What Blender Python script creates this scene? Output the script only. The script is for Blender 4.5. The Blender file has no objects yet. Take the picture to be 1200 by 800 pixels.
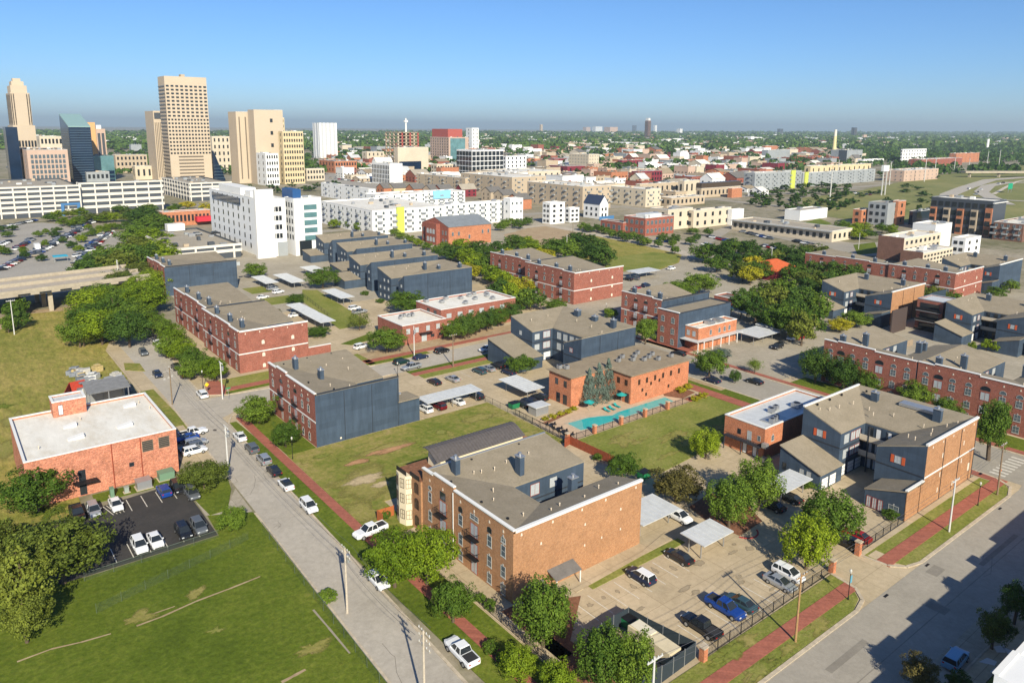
import bpy, math, random
from mathutils import Vector, Matrix, noise
random.seed(7)
S = bpy.context.scene
COL = S.collection
rad = math.radians
# ---------------------------------------------------------------- camera
# The town's street grid is the world grid: +X runs away to the right, +Y away to the left.
H = 64.0
FPX, PCX, PCY, PITCH, ROLL, YAW = 880.0, 600.0, 320.0, .1915, .0077, .9056
fw = Vector((math.cos(YAW)*math.cos(PITCH), math.sin(YAW)*math.cos(PITCH), -math.sin(PITCH)))
r0 = Vector((math.sin(YAW), -math.cos(YAW), 0)); u0 = r0.cross(fw)
rt = r0*math.cos(ROLL)+u0*math.sin(ROLL); up = u0*math.cos(ROLL)-r0*math.sin(ROLL)
cd = bpy.data.cameras.new('camera'); cam = bpy.data.objects.new('camera', cd); COL.objects.link(cam)
cam.matrix_world = Matrix(((rt.x, up.x, -fw.x, 0), (rt.y, up.y, -fw.y, 0), (rt.z, up.z, -fw.z, H), (0, 0, 0, 1)))
cd.sensor_width = 36; cd.lens = FPX/1200*36; cd.shift_y = -(400-PCY)/1200
cd.clip_start = 1; cd.clip_end = 60000
S.camera = cam
# ---------------------------------------------------------------- sky, sun, exposure
HAZE = .00008
SUN_EL, SUN_AZ = rad(31), rad(69)          # shadows run towards azimuth 69 deg of the grid
w = bpy.data.worlds.new('World'); S.world = w; w.use_nodes = True
nt = w.node_tree; bg = nt.nodes['Background']
sky = nt.nodes.new('ShaderNodeTexSky'); sky.sky_type = 'NISHITA'; sky.sun_disc = False
sky.sun_elevation = SUN_EL; sky.sun_rotation = rad(201)
sky.altitude = 0; sky.air_density = .88; sky.dust_density = .34; sky.ozone_density = 10.0
nt.links.new(sky.outputs[0], bg.inputs[0]); bg.inputs[1].default_value = 0.09
sd = bpy.data.lights.new('sun', 'SUN'); sd.energy = 5.0; sd.angle = rad(.53); sd.color = (1, .92, .74)
sun = bpy.data.objects.new('sun', sd); COL.objects.link(sun)
sun.rotation_euler = Vector((math.cos(SUN_AZ)*math.cos(SUN_EL), math.sin(SUN_AZ)*math.cos(SUN_EL), -math.sin(SUN_EL))).to_track_quat('-Z', 'Y').to_euler()
S.view_settings.view_transform = 'Standard'; S.view_settings.look = 'None'
S.view_settings.exposure = 0.54; S.view_settings.gamma = 1; S.view_settings.use_curve_mapping = False
S.cycles.max_bounces = 4; S.cycles.diffuse_bounces = 2; S.cycles.glossy_bounces = 2
S.cycles.transparent_max_bounces = 6; S.cycles.transmission_bounces = 2; S.cycles.volume_bounces = 0
S.cycles.use_denoising = True; S.cycles.caustics_reflective = False; S.cycles.caustics_refractive = False

# ---------------------------------------------------------------- survey helpers: a pixel of the 1200x800 photo on a level plane -> grid metres
def ray(px, py): return fw*FPX + rt*(px-PCX) - up*(py-PCY)
def G(px, py, z=0.0):
    d = ray(px, py); t = (z-H)/d.z
    return (d.x*t, d.y*t)
def P(x, y, z=0.0):
    v = Vector((x, y, z-H)); q = v.dot(fw)
    return (PCX+FPX*v.dot(rt)/q, PCY-FPX*v.dot(up)/q)
def span(x, y, px, axis, z=0):
    lo, hi = 0.0, 4000.0
    base = P(x, y, z)[0]
    for _ in range(50):
        m = (lo+hi)/2
        q = P(x+m, y, z)[0] if axis == 0 else P(x, y+m, z)[0]
        if (q < px) == (axis == 0): lo = m
        else: hi = m
    return lo

# ---------------------------------------------------------------- materials
MATS = {}
def nodes(name):
    m = bpy.data.materials.new(name); m.use_nodes = True
    return m, m.node_tree, m.node_tree.nodes['Principled BSDF']
def c4(c): return (c[0], c[1], c[2], 1)
def plain(name, c, rough=.8, metal=0., var=.0, scale=1., spec=.3, detail=4, c2=None, coord='Object'):
    """colour with cloudy wear between c and c2 (or a darker c)"""
    if name in MATS: return MATS[name]
    m, t, b = nodes(name); b.inputs['Roughness'].default_value = rough; b.inputs['Metallic'].default_value = metal
    b.inputs['Specular IOR Level'].default_value = spec
    b.inputs['Base Color'].default_value = c4(c)
    if var or c2:
        tc = t.nodes.new('ShaderNodeTexCoord'); n = t.nodes.new('ShaderNodeTexNoise'); r = t.nodes.new('ShaderNodeValToRGB')
        n.inputs['Scale'].default_value = scale; n.inputs['Detail'].default_value = detail; n.inputs['Roughness'].default_value = .65
        c2 = c2 or [k*(1-var) for k in c]
        r.color_ramp.elements[0].position = .32; r.color_ramp.elements[1].position = .68
        r.color_ramp.elements[0].color = c4(c2); r.color_ramp.elements[1].color = c4([min(1, k*(1+var*.5)) for k in c])
        t.links.new(tc.outputs[coord], n.inputs['Vector']); t.links.new(n.outputs['Fac'], r.inputs[0]); t.links.new(r.outputs[0], b.inputs['Base Color'])
    MATS[name] = m; return m
def brick(name, c1, c2, mortar, bw=.24, bh=.085, blotch=.25):
    if name in MATS: return MATS[name]
    m, t, b = nodes(name); N = t.nodes.new; L = t.links.new
    tc = N('ShaderNodeTexCoord'); sp = N('ShaderNodeSeparateXYZ'); ad = N('ShaderNodeMath'); cb = N('ShaderNodeCombineXYZ')
    L(tc.outputs['Object'], sp.inputs[0]); L(sp.outputs[0], ad.inputs[0]); L(sp.outputs[1], ad.inputs[1]); L(ad.outputs[0], cb.inputs[0]); L(sp.outputs[2], cb.inputs[1])
    bt = N('ShaderNodeTexBrick'); L(cb.outputs[0], bt.inputs['Vector']); bt.inputs['Scale'].default_value = 1
    bt.inputs['Color1'].default_value = c4(c1); bt.inputs['Color2'].default_value = c4(c2); bt.inputs['Mortar'].default_value = c4(mortar)
    bt.inputs['Brick Width'].default_value = bw; bt.inputs['Row Height'].default_value = bh; bt.inputs['Mortar Size'].default_value = .008
    n = N('ShaderNodeTexNoise'); n.inputs['Scale'].default_value = .55; n.inputs['Detail'].default_value = 6; n.inputs['Roughness'].default_value = .7
    L(tc.outputs['Object'], n.inputs['Vector'])
    n2 = N('ShaderNodeTexNoise'); n2.inputs['Scale'].default_value = 3.2; n2.inputs['Detail'].default_value = 3; L(tc.outputs['Object'], n2.inputs['Vector'])
    am = N('ShaderNodeMath'); L(n.outputs['Fac'], am.inputs[0]); L(n2.outputs['Fac'], am.inputs[1])
    mr = N('ShaderNodeMapRange'); L(am.outputs[0], mr.inputs[0]); mr.inputs[1].default_value = .7; mr.inputs[2].default_value = 1.3
    mr.inputs[3].default_value = 1-blotch; mr.inputs[4].default_value = 1+blotch
    hv = N('ShaderNodeHueSaturation'); L(bt.outputs['Color'], hv.inputs['Color']); L(mr.outputs[0], hv.inputs['Value'])
    L(hv.outputs[0], b.inputs['Base Color']); b.inputs['Roughness'].default_value = .9; b.inputs['Specular IOR Level'].default_value = .15
    MATS[name] = m; return m
def siding(name, c, step=.3, var=.2):
    """painted lap siding: faint shadow line at each lap, sun-faded patches"""
    if name in MATS: return MATS[name]
    m, t, b = nodes(name); N = t.nodes.new; L = t.links.new
    tc = N('ShaderNodeTexCoord'); sp = N('ShaderNodeSeparateXYZ'); L(tc.outputs['Object'], sp.inputs[0])
    dv = N('ShaderNodeMath'); dv.operation = 'DIVIDE'; L(sp.outputs[2], dv.inputs[0]); dv.inputs[1].default_value = step
    fr = N('ShaderNodeMath'); fr.operation = 'FRACT'; L(dv.outputs[0], fr.inputs[0])
    bp = N('ShaderNodeBump'); bp.inputs['Strength'].default_value = .5; bp.inputs['Distance'].default_value = .03; L(fr.outputs[0], bp.inputs['Height']); L(bp.outputs[0], b.inputs['Normal'])
    ad = N('ShaderNodeMath'); L(sp.outputs[0], ad.inputs[0]); L(sp.outputs[1], ad.inputs[1])
    cb = N('ShaderNodeCombineXYZ'); L(ad.outputs[0], cb.inputs[0]); L(sp.outputs[2], cb.inputs[1])
    bt = N('ShaderNodeTexBrick'); L(cb.outputs[0], bt.inputs['Vector']); bt.inputs['Scale'].default_value = 1
    bt.inputs['Brick Width'].default_value = 3.6; bt.inputs['Row Height'].default_value = step*4; bt.inputs['Mortar Size'].default_value = .0
    bt.inputs['Color1'].default_value = c4(c); bt.inputs['Color2'].default_value = c4([k*(1-var) for k in c])
    mpp = N('ShaderNodeMapping'); mpp.inputs['Scale'].default_value = (1.6, 1.6, .22); L(tc.outputs['Object'], mpp.inputs[0])
    n = N('ShaderNodeTexNoise'); n.inputs['Scale'].default_value = .7; n.inputs['Detail'].default_value = 9; n.inputs['Roughness'].default_value = .7; L(mpp.outputs[0], n.inputs['Vector'])
    mr = N('ShaderNodeMapRange'); L(n.outputs['Fac'], mr.inputs[0]); mr.inputs[1].default_value = .3; mr.inputs[2].default_value = .7; mr.inputs[3].default_value = .82; mr.inputs[4].default_value = 1.2
    hv = N('ShaderNodeHueSaturation'); L(bt.outputs['Color'], hv.inputs['Color']); L(mr.outputs[0], hv.inputs['Value'])
    L(hv.outputs[0], b.inputs['Base Color']); b.inputs['Roughness'].default_value = .7; b.inputs['Specular IOR Level'].default_value = .25
    MATS[name] = m; return m
def multi(name, stops, s1=.05, s2=.6, rough=.95, coord='Object', bump=0., stretch=None, mixf=.5, joints=0, grain=.16, s3=.8):
    """ground covers: two scales of noise added, run through a colour ramp"""
    if name in MATS: return MATS[name]
    m, t, b = nodes(name); N = t.nodes.new; L = t.links.new
    tc = N('ShaderNodeTexCoord'); src = tc.outputs[coord]
    if stretch:
        mp = N('ShaderNodeMapping'); mp.inputs['Scale'].default_value = stretch; mp.inputs['Rotation'].default_value = (0, 0, rad(12)); L(src, mp.inputs[0]); src = mp.outputs[0]
    a = N('ShaderNodeTexNoise'); a.inputs['Scale'].default_value = s1; a.inputs['Detail'].default_value = 6; a.inputs['Roughness'].default_value = .6; L(src, a.inputs['Vector'])
    c = N('ShaderNodeTexNoise'); c.inputs['Scale'].default_value = s2; c.inputs['Detail'].default_value = 8; c.inputs['Roughness'].default_value = .75; L(src, c.inputs['Vector'])
    mx = N('ShaderNodeMix'); mx.inputs[0].default_value = mixf; L(a.outputs['Fac'], mx.inputs[2]); L(c.outputs['Fac'], mx.inputs[3])
    r = N('ShaderNodeValToRGB'); L(mx.outputs[0], r.inputs[0])
    e = r.color_ramp.elements
    while len(e) < len(stops): e.new(.5)
    for k, (p, col) in enumerate(stops): e[k].position = p; e[k].color = c4(col)
    g3 = N('ShaderNodeTexNoise'); g3.inputs['Scale'].default_value = s3; g3.inputs['Detail'].default_value = 12; g3.inputs['Roughness'].default_value = .8; g3.inputs['Distortion'].default_value = .6; L(src, g3.inputs['Vector'])
    mr = N('ShaderNodeMapRange'); L(g3.outputs['Fac'], mr.inputs[0]); mr.inputs[1].default_value = .3; mr.inputs[2].default_value = .7; mr.inputs[3].default_value = 1-grain; mr.inputs[4].default_value = 1+grain
    hv = N('ShaderNodeHueSaturation'); L(r.outputs[0], hv.inputs['Color']); L(mr.outputs[0], hv.inputs['Value']); out = hv.outputs[0]
    if joints:   # sawn slab joints with slabs of slightly different age
        bt = N('ShaderNodeTexBrick'); bt.offset = 0; bt.inputs['Scale'].default_value = 1; bt.inputs['Brick Width'].default_value = joints; bt.inputs['Row Height'].default_value = joints; bt.inputs['Mortar Size'].default_value = .035
        bt.inputs['Color1'].default_value = (1, 1, 1, 1); bt.inputs['Color2'].default_value = (.9, .9, .89, 1); bt.inputs['Mortar'].default_value = (.62, .6, .57, 1); L(tc.outputs[coord], bt.inputs['Vector'])
        mm = N('ShaderNodeMix'); mm.data_type = 'RGBA'; mm.blend_type = 'MULTIPLY'; mm.inputs[0].default_value = 1; L(out, mm.inputs[6]); L(bt.outputs['Color'], mm.inputs[7]); out = mm.outputs[2]
    L(out, b.inputs['Base Color']); b.inputs['Roughness'].default_value = rough; b.inputs['Specular IOR Level'].default_value = .15
    if bump:
        bp = N('ShaderNodeBump'); bp.inputs['Strength'].default_value = bump; bp.inputs['Distance'].default_value = .3; L(c.outputs['Fac'], bp.inputs['Height']); L(bp.outputs[0], b.inputs['Normal'])
    MATS[name] = m; return m
def leafmat(name, ca, cb_, trans=.32):
    if name in MATS: return MATS[name]
    m, t, b = nodes(name); N = t.nodes.new; L = t.links.new
    oi = N('ShaderNodeObjectInfo'); tc = N('ShaderNodeTexCoord'); n = N('ShaderNodeTexNoise'); n.inputs['Scale'].default_value = 3.5; n.inputs['Detail'].default_value = 3
    L(tc.outputs['Object'], n.inputs['Vector'])
    ri = N('ShaderNodeNewGeometry')
    a1 = N('ShaderNodeMath'); L(n.outputs['Fac'], a1.inputs[0]); mlt = N('ShaderNodeMath'); mlt.operation = 'MULTIPLY'; mlt.inputs[1].default_value = .45; L(ri.outputs['Random Per Island'], mlt.inputs[0]); L(mlt.outputs[0], a1.inputs[1])
    r = N('ShaderNodeMapRange'); L(a1.outputs[0], r.inputs[0]); r.inputs[1].default_value = .4; r.inputs[2].default_value = 1.05
    mx = N('ShaderNodeMix'); mx.data_type = 'RGBA'; L(r.outputs[0], mx.inputs[0]); mx.inputs[6].default_value = c4(ca); mx.inputs[7].default_value = c4(cb_)
    hv = N('ShaderNodeHueSaturation'); L(mx.outputs[2], hv.inputs['Color'])
    mr = N('ShaderNodeMapRange'); L(oi.outputs['Random'], mr.inputs[0]); mr.inputs[3].default_value = .72; mr.inputs[4].default_value = 1.25; L(mr.outputs[0], hv.inputs['Value'])
    mh = N('ShaderNodeMapRange'); L(oi.outputs['Random'], mh.inputs[0]); mh.inputs[3].default_value = .512; mh.inputs[4].default_value = .488; L(mh.outputs[0], hv.inputs['Hue'])
    L(hv.outputs[0], b.inputs['Base Color']); b.inputs['Roughness'].default_value = .65; b.inputs['Specular IOR Level'].default_value = .2
    tr = N('ShaderNodeBsdfTranslucent'); L(hv.outputs[0], tr.inputs[0]); ms = N('ShaderNodeMixShader'); ms.inputs[0].default_value = trans
    L(b.outputs[0], ms.inputs[1]); L(tr.outputs[0], ms.inputs[2]); L(ms.outputs[0], t.nodes['Material Output'].inputs[0])
    MATS[name] = m; return m

glass = plain('window_glass', (.11, .14, .16), .12, 0, .5, 1.3, .7)
glass_dk = plain('dark_glass', (.02, .025, .03), .1, 0, 0, 1, .7)
glass_lt = plain('light_blinds', (.42, .45, .47), .3, 0, .2, 3, .5)
glass_teal = plain('teal_glass', (.16, .32, .34), .1, .3, .3, .1, .8)
glass_navy = plain('navy_glass', (.012, .03, .07), .08, .3, .3, .1, .8)
white = plain('white_trim', (.72, .71, .68), .6)
whitewall = plain('white_wall', (.74, .74, .73), .7, 0, .05, .2)
dktrim = plain('dark_trim', (.03, .035, .045), .6)
redwood = plain('red_paint', (.30, .055, .03), .6, 0, .2, 2)
iron = plain('black_iron', (.012, .012, .014), .5)
galv = plain('galvanised', (.42, .43, .44), .4, .6)
metalroof = plain('white_metal_roof', (.60, .61, .60), .45, .1, .12, .8)
shingle = multi('grey_shingle', [(.3, (.215, .18, .125)), (.5, (.27, .228, .165)), (.7, (.325, .275, .205))], .35, 4, grain=.2, s3=2.5)
shingle_dk = plain('dark_shingle', (.16, .15, .14), .95, 0, .25, .8, detail=9)
blue = siding('blue_siding', (.054, .080, .118))
brickF = brick('tan_brick', (.40, .195, .088), (.31, .145, .068), (.40, .28, .18), blotch=.2)
brickR = brick('red_brick', (.29, .090, .058), (.225, .066, .046), (.34, .2, .16))
brickO = brick('orange_brick', (.50, .165, .075), (.40, .13, .06), (.48, .3, .2), blotch=.3)
brickW = brick('worn_orange_brick', (.50, .185, .105), (.38, .13, .078), (.62, .45, .34), .5, .17, .38)
brickD = brick('brown_brick', (.20, .10, .075), (.15, .08, .06), (.2, .13, .1))
conc = multi('old_concrete', [(.3, (.375, .295, .19)), (.5, (.465, .375, .25)), (.72, (.56, .455, .315))], .08, 1.2, joints=4.6)
concD = multi('grey_concrete', [(.3, (.31, .27, .20)), (.5, (.38, .335, .26)), (.7, (.45, .40, .32))], .08, 1.0, joints=5.2)
kerbm = plain('kerb_concrete', (.50, .42, .31), .9, 0, .25, 1.2)
asph_old = multi('worn_asphalt', [(.28, (.265, .24, .20)), (.5, (.325, .295, .245)), (.72, (.385, .345, .29))], .12, 2.2, .9, grain=.14)
asph_left = multi('pale_street', [(.28, (.325, .29, .24)), (.5, (.40, .36, .30)), (.72, (.47, .425, .36))], .1, 1.8, .9, grain=.15)
asph_new = multi('fresh_asphalt', [(.3, (.040, .038, .037)), (.5, (.052, .049, .047)), (.7, (.075, .068, .062))], .25, 3., .85)
redwalk = brick('red_pavers', (.36, .125, .085), (.29, .10, .07), (.30, .16, .12), .4, .2, .2)
grass = multi('mown_grass', [(.28, (.045, .070, .006)), (.46, (.088, .125, .011)), (.58, (.135, .165, .02)), (.72, (.24, .215, .055))], .07, 1.1, bump=.5, grain=.42, s3=1.6)
grass2 = multi('lush_grass', [(.30, (.10, .135, .02)), (.48, (.18, .20, .038)), (.62, (.27, .25, .075)), (.8, (.36, .30, .12))], .1, 1.4, bump=.5, grain=.36, s3=1.8)
tallg = multi('tall_grass', [(.30, (.10, .125, .018)), (.44, (.21, .205, .04)), (.56, (.32, .26, .075)), (.72, (.42, .32, .12))], .06, .45, bump=1., stretch=(1., .35, 1), grain=.5, s3=1.1)
drylawn = multi('patchy_lawn', [(.30, (.075, .12, .014)), (.44, (.15, .175, .028)), (.54, (.25, .225, .06)), (.64, (.36, .27, .12)), (.76, (.40, .24, .12))], .055, .6, bump=.5, grain=.34, s3=1.7)
earth = multi('city_ground', [(.28, (.07, .085, .03)), (.42, (.17, .16, .09)), (.55, (.30, .26, .19)), (.75, (.40, .35, .28))], .016, .11, grain=.3, s3=.3)
dirt = multi('bare_dirt', [(.3, (.27, .18, .105)), (.6, (.42, .32, .2)), (.8, (.3, .27, .12))], .2, 2)
mulch = plain('bark_mulch', (.22, .10, .055), .95, 0, .4, 2)
flatwhite = multi('white_membrane', [(.25, (.46, .36, .24)), (.38, (.62, .57, .48)), (.52, (.72, .69, .62)), (.75, (.80, .77, .71))], .16, .9, .7, stretch=(1, .35, 1), grain=.1)
flatgrey = multi('gravel_roof', [(.3, (.28, .245, .19)), (.55, (.36, .32, .26)), (.8, (.44, .40, .34))], .15, 2)
tanroof = multi('tan_roof', [(.3, (.23, .18, .12)), (.55, (.30, .24, .165)), (.8, (.37, .30, .21))], .25, 2, grain=.2)
barkm = plain('bark', (.13, .095, .065), .95, 0, .4, 3)
wood = plain('weathered_wood', (.30, .23, .16), .9, 0, .3, 2)
wood_red = plain('stained_fence_wood', (.26, .065, .03), .85, 0, .3, 2)
LEAF = dict(
    green=leafmat('leaves_green', (0.049, 0.099, 0.011), (0.179, 0.278, 0.030)),
    dark=leafmat('leaves_dark', (0.030, 0.069, 0.011), (0.108, 0.192, 0.027)),
    lime=leafmat('leaves_lime', (0.082, 0.139, 0.008), (0.271, 0.371, 0.019)),
    olive=leafmat('leaves_olive', (0.065, 0.090, 0.014), (0.217, 0.265, 0.038)),
    autumn=leafmat('leaves_autumn', (.095, .085, .022), (.25, .20, .06)),
    yellow=leafmat('leaves_yellow', (.26, .24, .012), (.55, .50, .03)),
    spruce=leafmat('needles_blue', (.07, .105, .085), (.17, .22, .18), .05))

# ---------------------------------------------------------------- mesh building
class MB:
    def __init__(s): s.v = []; s.f = []; s.m = []; s.sm = False
    def poly(s, pts, mi=0):
        k = len(s.v); s.v += [tuple(p) for p in pts]; s.f.append(tuple(range(k, k+len(pts)))); s.m.append(mi)
    def hexa(s, b, t, mi=0, top=None):
        """b, t: the bottom and top rings (counter-clockwise seen from above), same length"""
        k = len(s.v); n = len(b); s.v += [tuple(p) for p in b]+[tuple(p) for p in t]
        s.f.append(tuple(range(k+n-1, k-1, -1))); s.m.append(mi); s.f.append(tuple(range(k+n, k+2*n))); s.m.append(mi if top is None else top)
        for i in range(n):
            j = (i+1) % n; s.f.append((k+i, k+j, k+n+j, k+n+i)); s.m.append(mi)
        return s
    def box(s, x0, x1, y0, y1, z0, z1, mi=0, top=None):
        c = [(x0, y0), (x1, y0), (x1, y1), (x0, y1)]
        return s.hexa([(x, y, z0) for x, y in c], [(x, y, z1) for x, y in c], mi, top)
    def prism(s, pts, z0, z1, mi=0, top=None):
        a = sum(pts[i][0]*pts[(i+1) % len(pts)][1]-pts[(i+1) % len(pts)][0]*pts[i][1] for i in range(len(pts)))
        if a < 0: pts = pts[::-1]
        return s.hexa([(x, y, z0) for x, y in pts], [(x, y, z1) for x, y in pts], mi, top)
    def tube(s, p, q, r0, r1=None, n=8, mi=0):
        p = Vector(p); q = Vector(q); r1 = r0 if r1 is None else r1; d = (q-p).normalized()
        a = d.orthogonal().normalized(); b = d.cross(a)
        ring = lambda c, r: [tuple(c+(a*math.cos(2*math.pi*i/n)+b*math.sin(2*math.pi*i/n))*r) for i in range(n)]
        return s.hexa(ring(p, r0), ring(q, r1), mi)
    def build(s, name, mats, parent=None, off=None):
        me = bpy.data.meshes.new(name)
        o = wpos(parent) if off is None else off
        me.from_pydata([(a-o[0], b-o[1], c-o[2]) for a, b, c in s.v], [], s.f)
        for m in (mats if isinstance(mats, (list, tuple)) else [mats]): me.materials.append(m)
        me.polygons.foreach_set('material_index', s.m)
        if s.sm: me.polygons.foreach_set('use_smooth', [True]*len(s.f))
        me.update()
        ob = bpy.data.objects.new(name, me); COL.objects.link(ob); ob.parent = parent
        return ob
def wpos(o):
    x = y = z = 0.
    while o: x += o.location[0]; y += o.location[1]; z += o.location[2]; o = o.parent
    return (x, y, z)
def box(name, mat, parent, *a): return MB().box(*a).build(name, mat, parent)
def tag(o, label, cat, group=None, kind=None):
    if label: o['label'] = label
    if cat: o['category'] = cat
    if group: o['group'] = group
    if kind: o['kind'] = kind
    return o
def thing(name, label, cat, loc=(0, 0, 0), rz=0, group=None):
    o = bpy.data.objects.new(name, None); COL.objects.link(o); o.location = loc; o.rotation_euler = (0, 0, rz); o.empty_display_size = .5
    return tag(o, label, cat, group)
def solo(ob, label, cat, group=None): return tag(ob, label, cat, group)
def ground(name, mat, pts, z, th=0.):
    m = MB()
    pts = [p for p in pts]
    a = sum(pts[i][0]*pts[(i+1) % len(pts)][1]-pts[(i+1) % len(pts)][0]*pts[i][1] for i in range(len(pts)))
    if a < 0: pts = pts[::-1]
    if th: m.prism(pts, z-th, z)
    else: m.poly([(x, y, z) for x, y in pts])
    o = m.build(name, mat); o['kind'] = 'structure'; return o
def rect(x0, x1, y0, y1): return [(x0, y0), (x1, y0), (x1, y1), (x0, y1)]
KIDS = {}
def clone(src, loc=None, rz=None, sc=None):
    if not KIDS:
        for o in COL.objects:
            if o.parent: KIDS.setdefault(o.parent.name, []).append(o)
    def rec(o, par):
        c = o.copy(); COL.objects.link(c)
        if par is not None: c.parent = par
        for k in KIDS.get(o.name, []): rec(k, c)
        return c
    r = rec(src, None)
    if loc is not None: r.location = loc
    if rz is not None: r.rotation_euler = (0, 0, rz)
    if sc is not None: r.scale = sc
    return r
# ordinals and places for the labels of small repeated things
ONES = 'first second third fourth fifth sixth seventh eighth ninth tenth eleventh twelfth thirteenth fourteenth fifteenth sixteenth seventeenth eighteenth nineteenth'.split()
TENS = {20: 'twent', 30: 'thirt', 40: 'fort', 50: 'fift', 60: 'sixt', 70: 'sevent', 80: 'eight', 90: 'ninet'}
def nth(i):
    if i < 20: return ONES[i-1]
    if i < 100:
        t = TENS[i//10*10]; return t+'ieth' if i % 10 == 0 else t+'y-'+ONES[i % 10-1]
    return 'hundred-and-'+nth(i-100) if i > 100 else 'hundredth'
PENDING = []           # (object, base label, px)
def later(o, base, x, y, z=0): PENDING.append((o, base, P(x, y, z)[0]))
def flush_labels():
    d = {}
    for o, b, px in PENDING: d.setdefault(b, []).append((px, o))
    for b, l in d.items():
        l.sort(key=lambda t: t[0])
        for i, (px, o) in enumerate(l):
            o['label'] = b if len(l) == 1 else ('leftmost ' if i == 0 else 'rightmost ' if i == len(l)-1 else nth(i+1)+' from left, ')+b
LM = [(30, 110, 'the art deco tower'), (78, 160, 'the slanted dark glass tower'), (215, 120, 'the tan office tower'), (108, 240, 'the long white parking garage'), (300, 150, 'the twin beige towers'),
      (380, 165, 'the white apartment tower'), (471, 165, 'the half-built frame'), (525, 170, 'the orange office block'), (563, 190, 'the gridded glass block'), (455, 203, 'the white columned block'),
      (500, 245, 'the white apartments'), (650, 250, 'the white modern houses'), (700, 243, 'the navy-roofed white house'), (640, 230, 'the tan apartment row'), (685, 188, 'the cream apartment block'),
      (757, 155, 'the lone brown tower'), (812, 188, 'the white gridded block'), (845, 222, 'the dark-roofed tan school'), (815, 250, 'the big cream building'), (760, 265, 'the white-roofed brick building'), (760, 207, 'the maroon framed building'),
      (977, 162, 'the yellow chimney'), (993, 180, 'the grey metal warehouse'), (1071, 182, 'the white office grid'), (950, 212, 'the grey and lime apartments'), (1130, 185, 'the red stepped building'), (1130, 255, 'the brick and black apartments'),
      (930, 265, 'the long low tan building'), (1040, 245, 'the grey and red modern block'), (1150, 205, 'the highway bridge'), (930, 155, 'the skyline horizon'), (955, 250, 'the white metal shed')]
def near_lm(x, y, z=0):
    px, py = P(x, y, z); b = min(LM, key=lambda t: (t[0]-px)**2+((t[1]-py)*2.5)**2)
    dx, dy = px-b[0], (py-b[1])*2.5
    side = ('right of ' if dx > 0 else 'left of ') if abs(dx) > abs(dy) else ('in front of ' if dy > 0 else 'behind ')
    return side+b[2]
# ---------------------------------------------------------------- windows: frame + pane meshes shared by size and style; local outside is -Y
WIN = {}
def arc(w, h, rise, n=6):
    """outline of an opening with a segmental head, in x,z"""
    p = [(-w/2, 0), (w/2, 0), (w/2, h-rise)]
    if rise > 0:
        R = (w*w/4+rise*rise)/(2*rise)
        for i in range(1, n):
            a = -w/2+w*(1-i/n); p.append((a, h-R+math.sqrt(max(0, R*R-a*a))))
        p.append((-w/2, h-rise))
    else: p.append((-w/2, h))
    return p
wframe = plain('window_frame_paint', (.42, .42, .40), .6)
STY = {  # frame, pane, mullions, rails, trim
    'sash': (wframe, glass, 0, 1, 1), 'pair': (wframe, glass, 1, 1, 1), 'dark': (dktrim, glass_dk, 0, 0, 0), 'lite': (wframe, glass_lt, 1, 1, 0),
    'bare': (None, glass_dk, 0, 0, 0), 'french': (redwood, glass_lt, 1, 0, 0), 'garage': (dktrim, whitewall, 0, 2, 0), 'door': (dktrim, whitewall, 0, 0, 0),
    'bronze': (plain('bronze_frame', (.06, .035, .025), .5), plain('bronze_glass', (.05, .03, .022), .25), 1, 1, 0), 'louvre': (wood, plain('louvre', (.05, .045, .04), .8), 0, 5, 0),
    'plain': (wframe, glass, 0, 0, 0), 'blank': (None, plain('stone_ornament', (.66, .58, .47), .8), 0, 0, 0), 'grid': (wframe, glass_lt, 2, 2, 0)}
def win_mesh(w, h, st, rise):
    k = (round(w, 1), round(h, 1), st, rise)
    if k in WIN: return WIN[k]
    fm, pm, nm, nr, trim = STY[st]
    t = .06 if w > .7 else .04
    a, b = MB(), MB()
    b.poly([(x, -.015, z) for x, z in arc(w, h, rise)])
    if fm:
        a.box(-w/2, -w/2+t, -.05, 0, 0, h-rise); a.box(w/2-t, w/2, -.05, 0, 0, h-rise); a.box(-w/2+t, w/2-t, -.05, 0, 0, t)
        if rise:
            o, i_ = arc(w, h, rise)[2:], arc(w-2*t, h-t, rise)[2:]
            for q in range(len(o)-1): a.hexa([(o[q][0], -.05, o[q][1]), (i_[q][0], -.05, i_[q][1]), (i_[q+1][0], -.05, i_[q+1][1]), (o[q+1][0], -.05, o[q+1][1])][::-1], [(o[q][0], 0, o[q][1]), (i_[q][0], 0, i_[q][1]), (i_[q+1][0], 0, i_[q+1][1]), (o[q+1][0], 0, o[q+1][1])][::-1])
        else: a.box(-w/2+t, w/2-t, -.05, 0, h-t, h)
        for q in range(nm): x = -w/2+w*(q+1)/(nm+1); a.box(x-t*.35, x+t*.35, -.04, 0, t, h-t)
        for q in range(nr): z = h*(q+1)/(nr+1); a.box(-w/2+t, w/2-t, -.045, -.002, z-t*.3, z+t*.3)
        if trim:
            a.box(-w/2-.08, w/2+.08, -.08, -.0, -.1, 0)
            a.hexa([(-.08, -.06, h+.02), (.08, -.06, h+.02), (.08, 0, h+.02), (-.08, 0, h+.02)], [(-.13, -.06, h+.28), (.13, -.06, h+.28), (.13, 0, h+.28), (-.13, 0, h+.28)])
    def me(mb, nm_, mat):
        x = bpy.data.meshes.new(nm_); x.from_pydata(mb.v, [], mb.f); x.materials.append(mat); return x
    WIN[k] = (me(a, 'window_frame', fm) if fm else None, me(b, 'pane', pm))
    return WIN[k]
ROT = {'S': 0, 'W': -math.pi/2, 'N': math.pi, 'E': math.pi/2}
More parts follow.
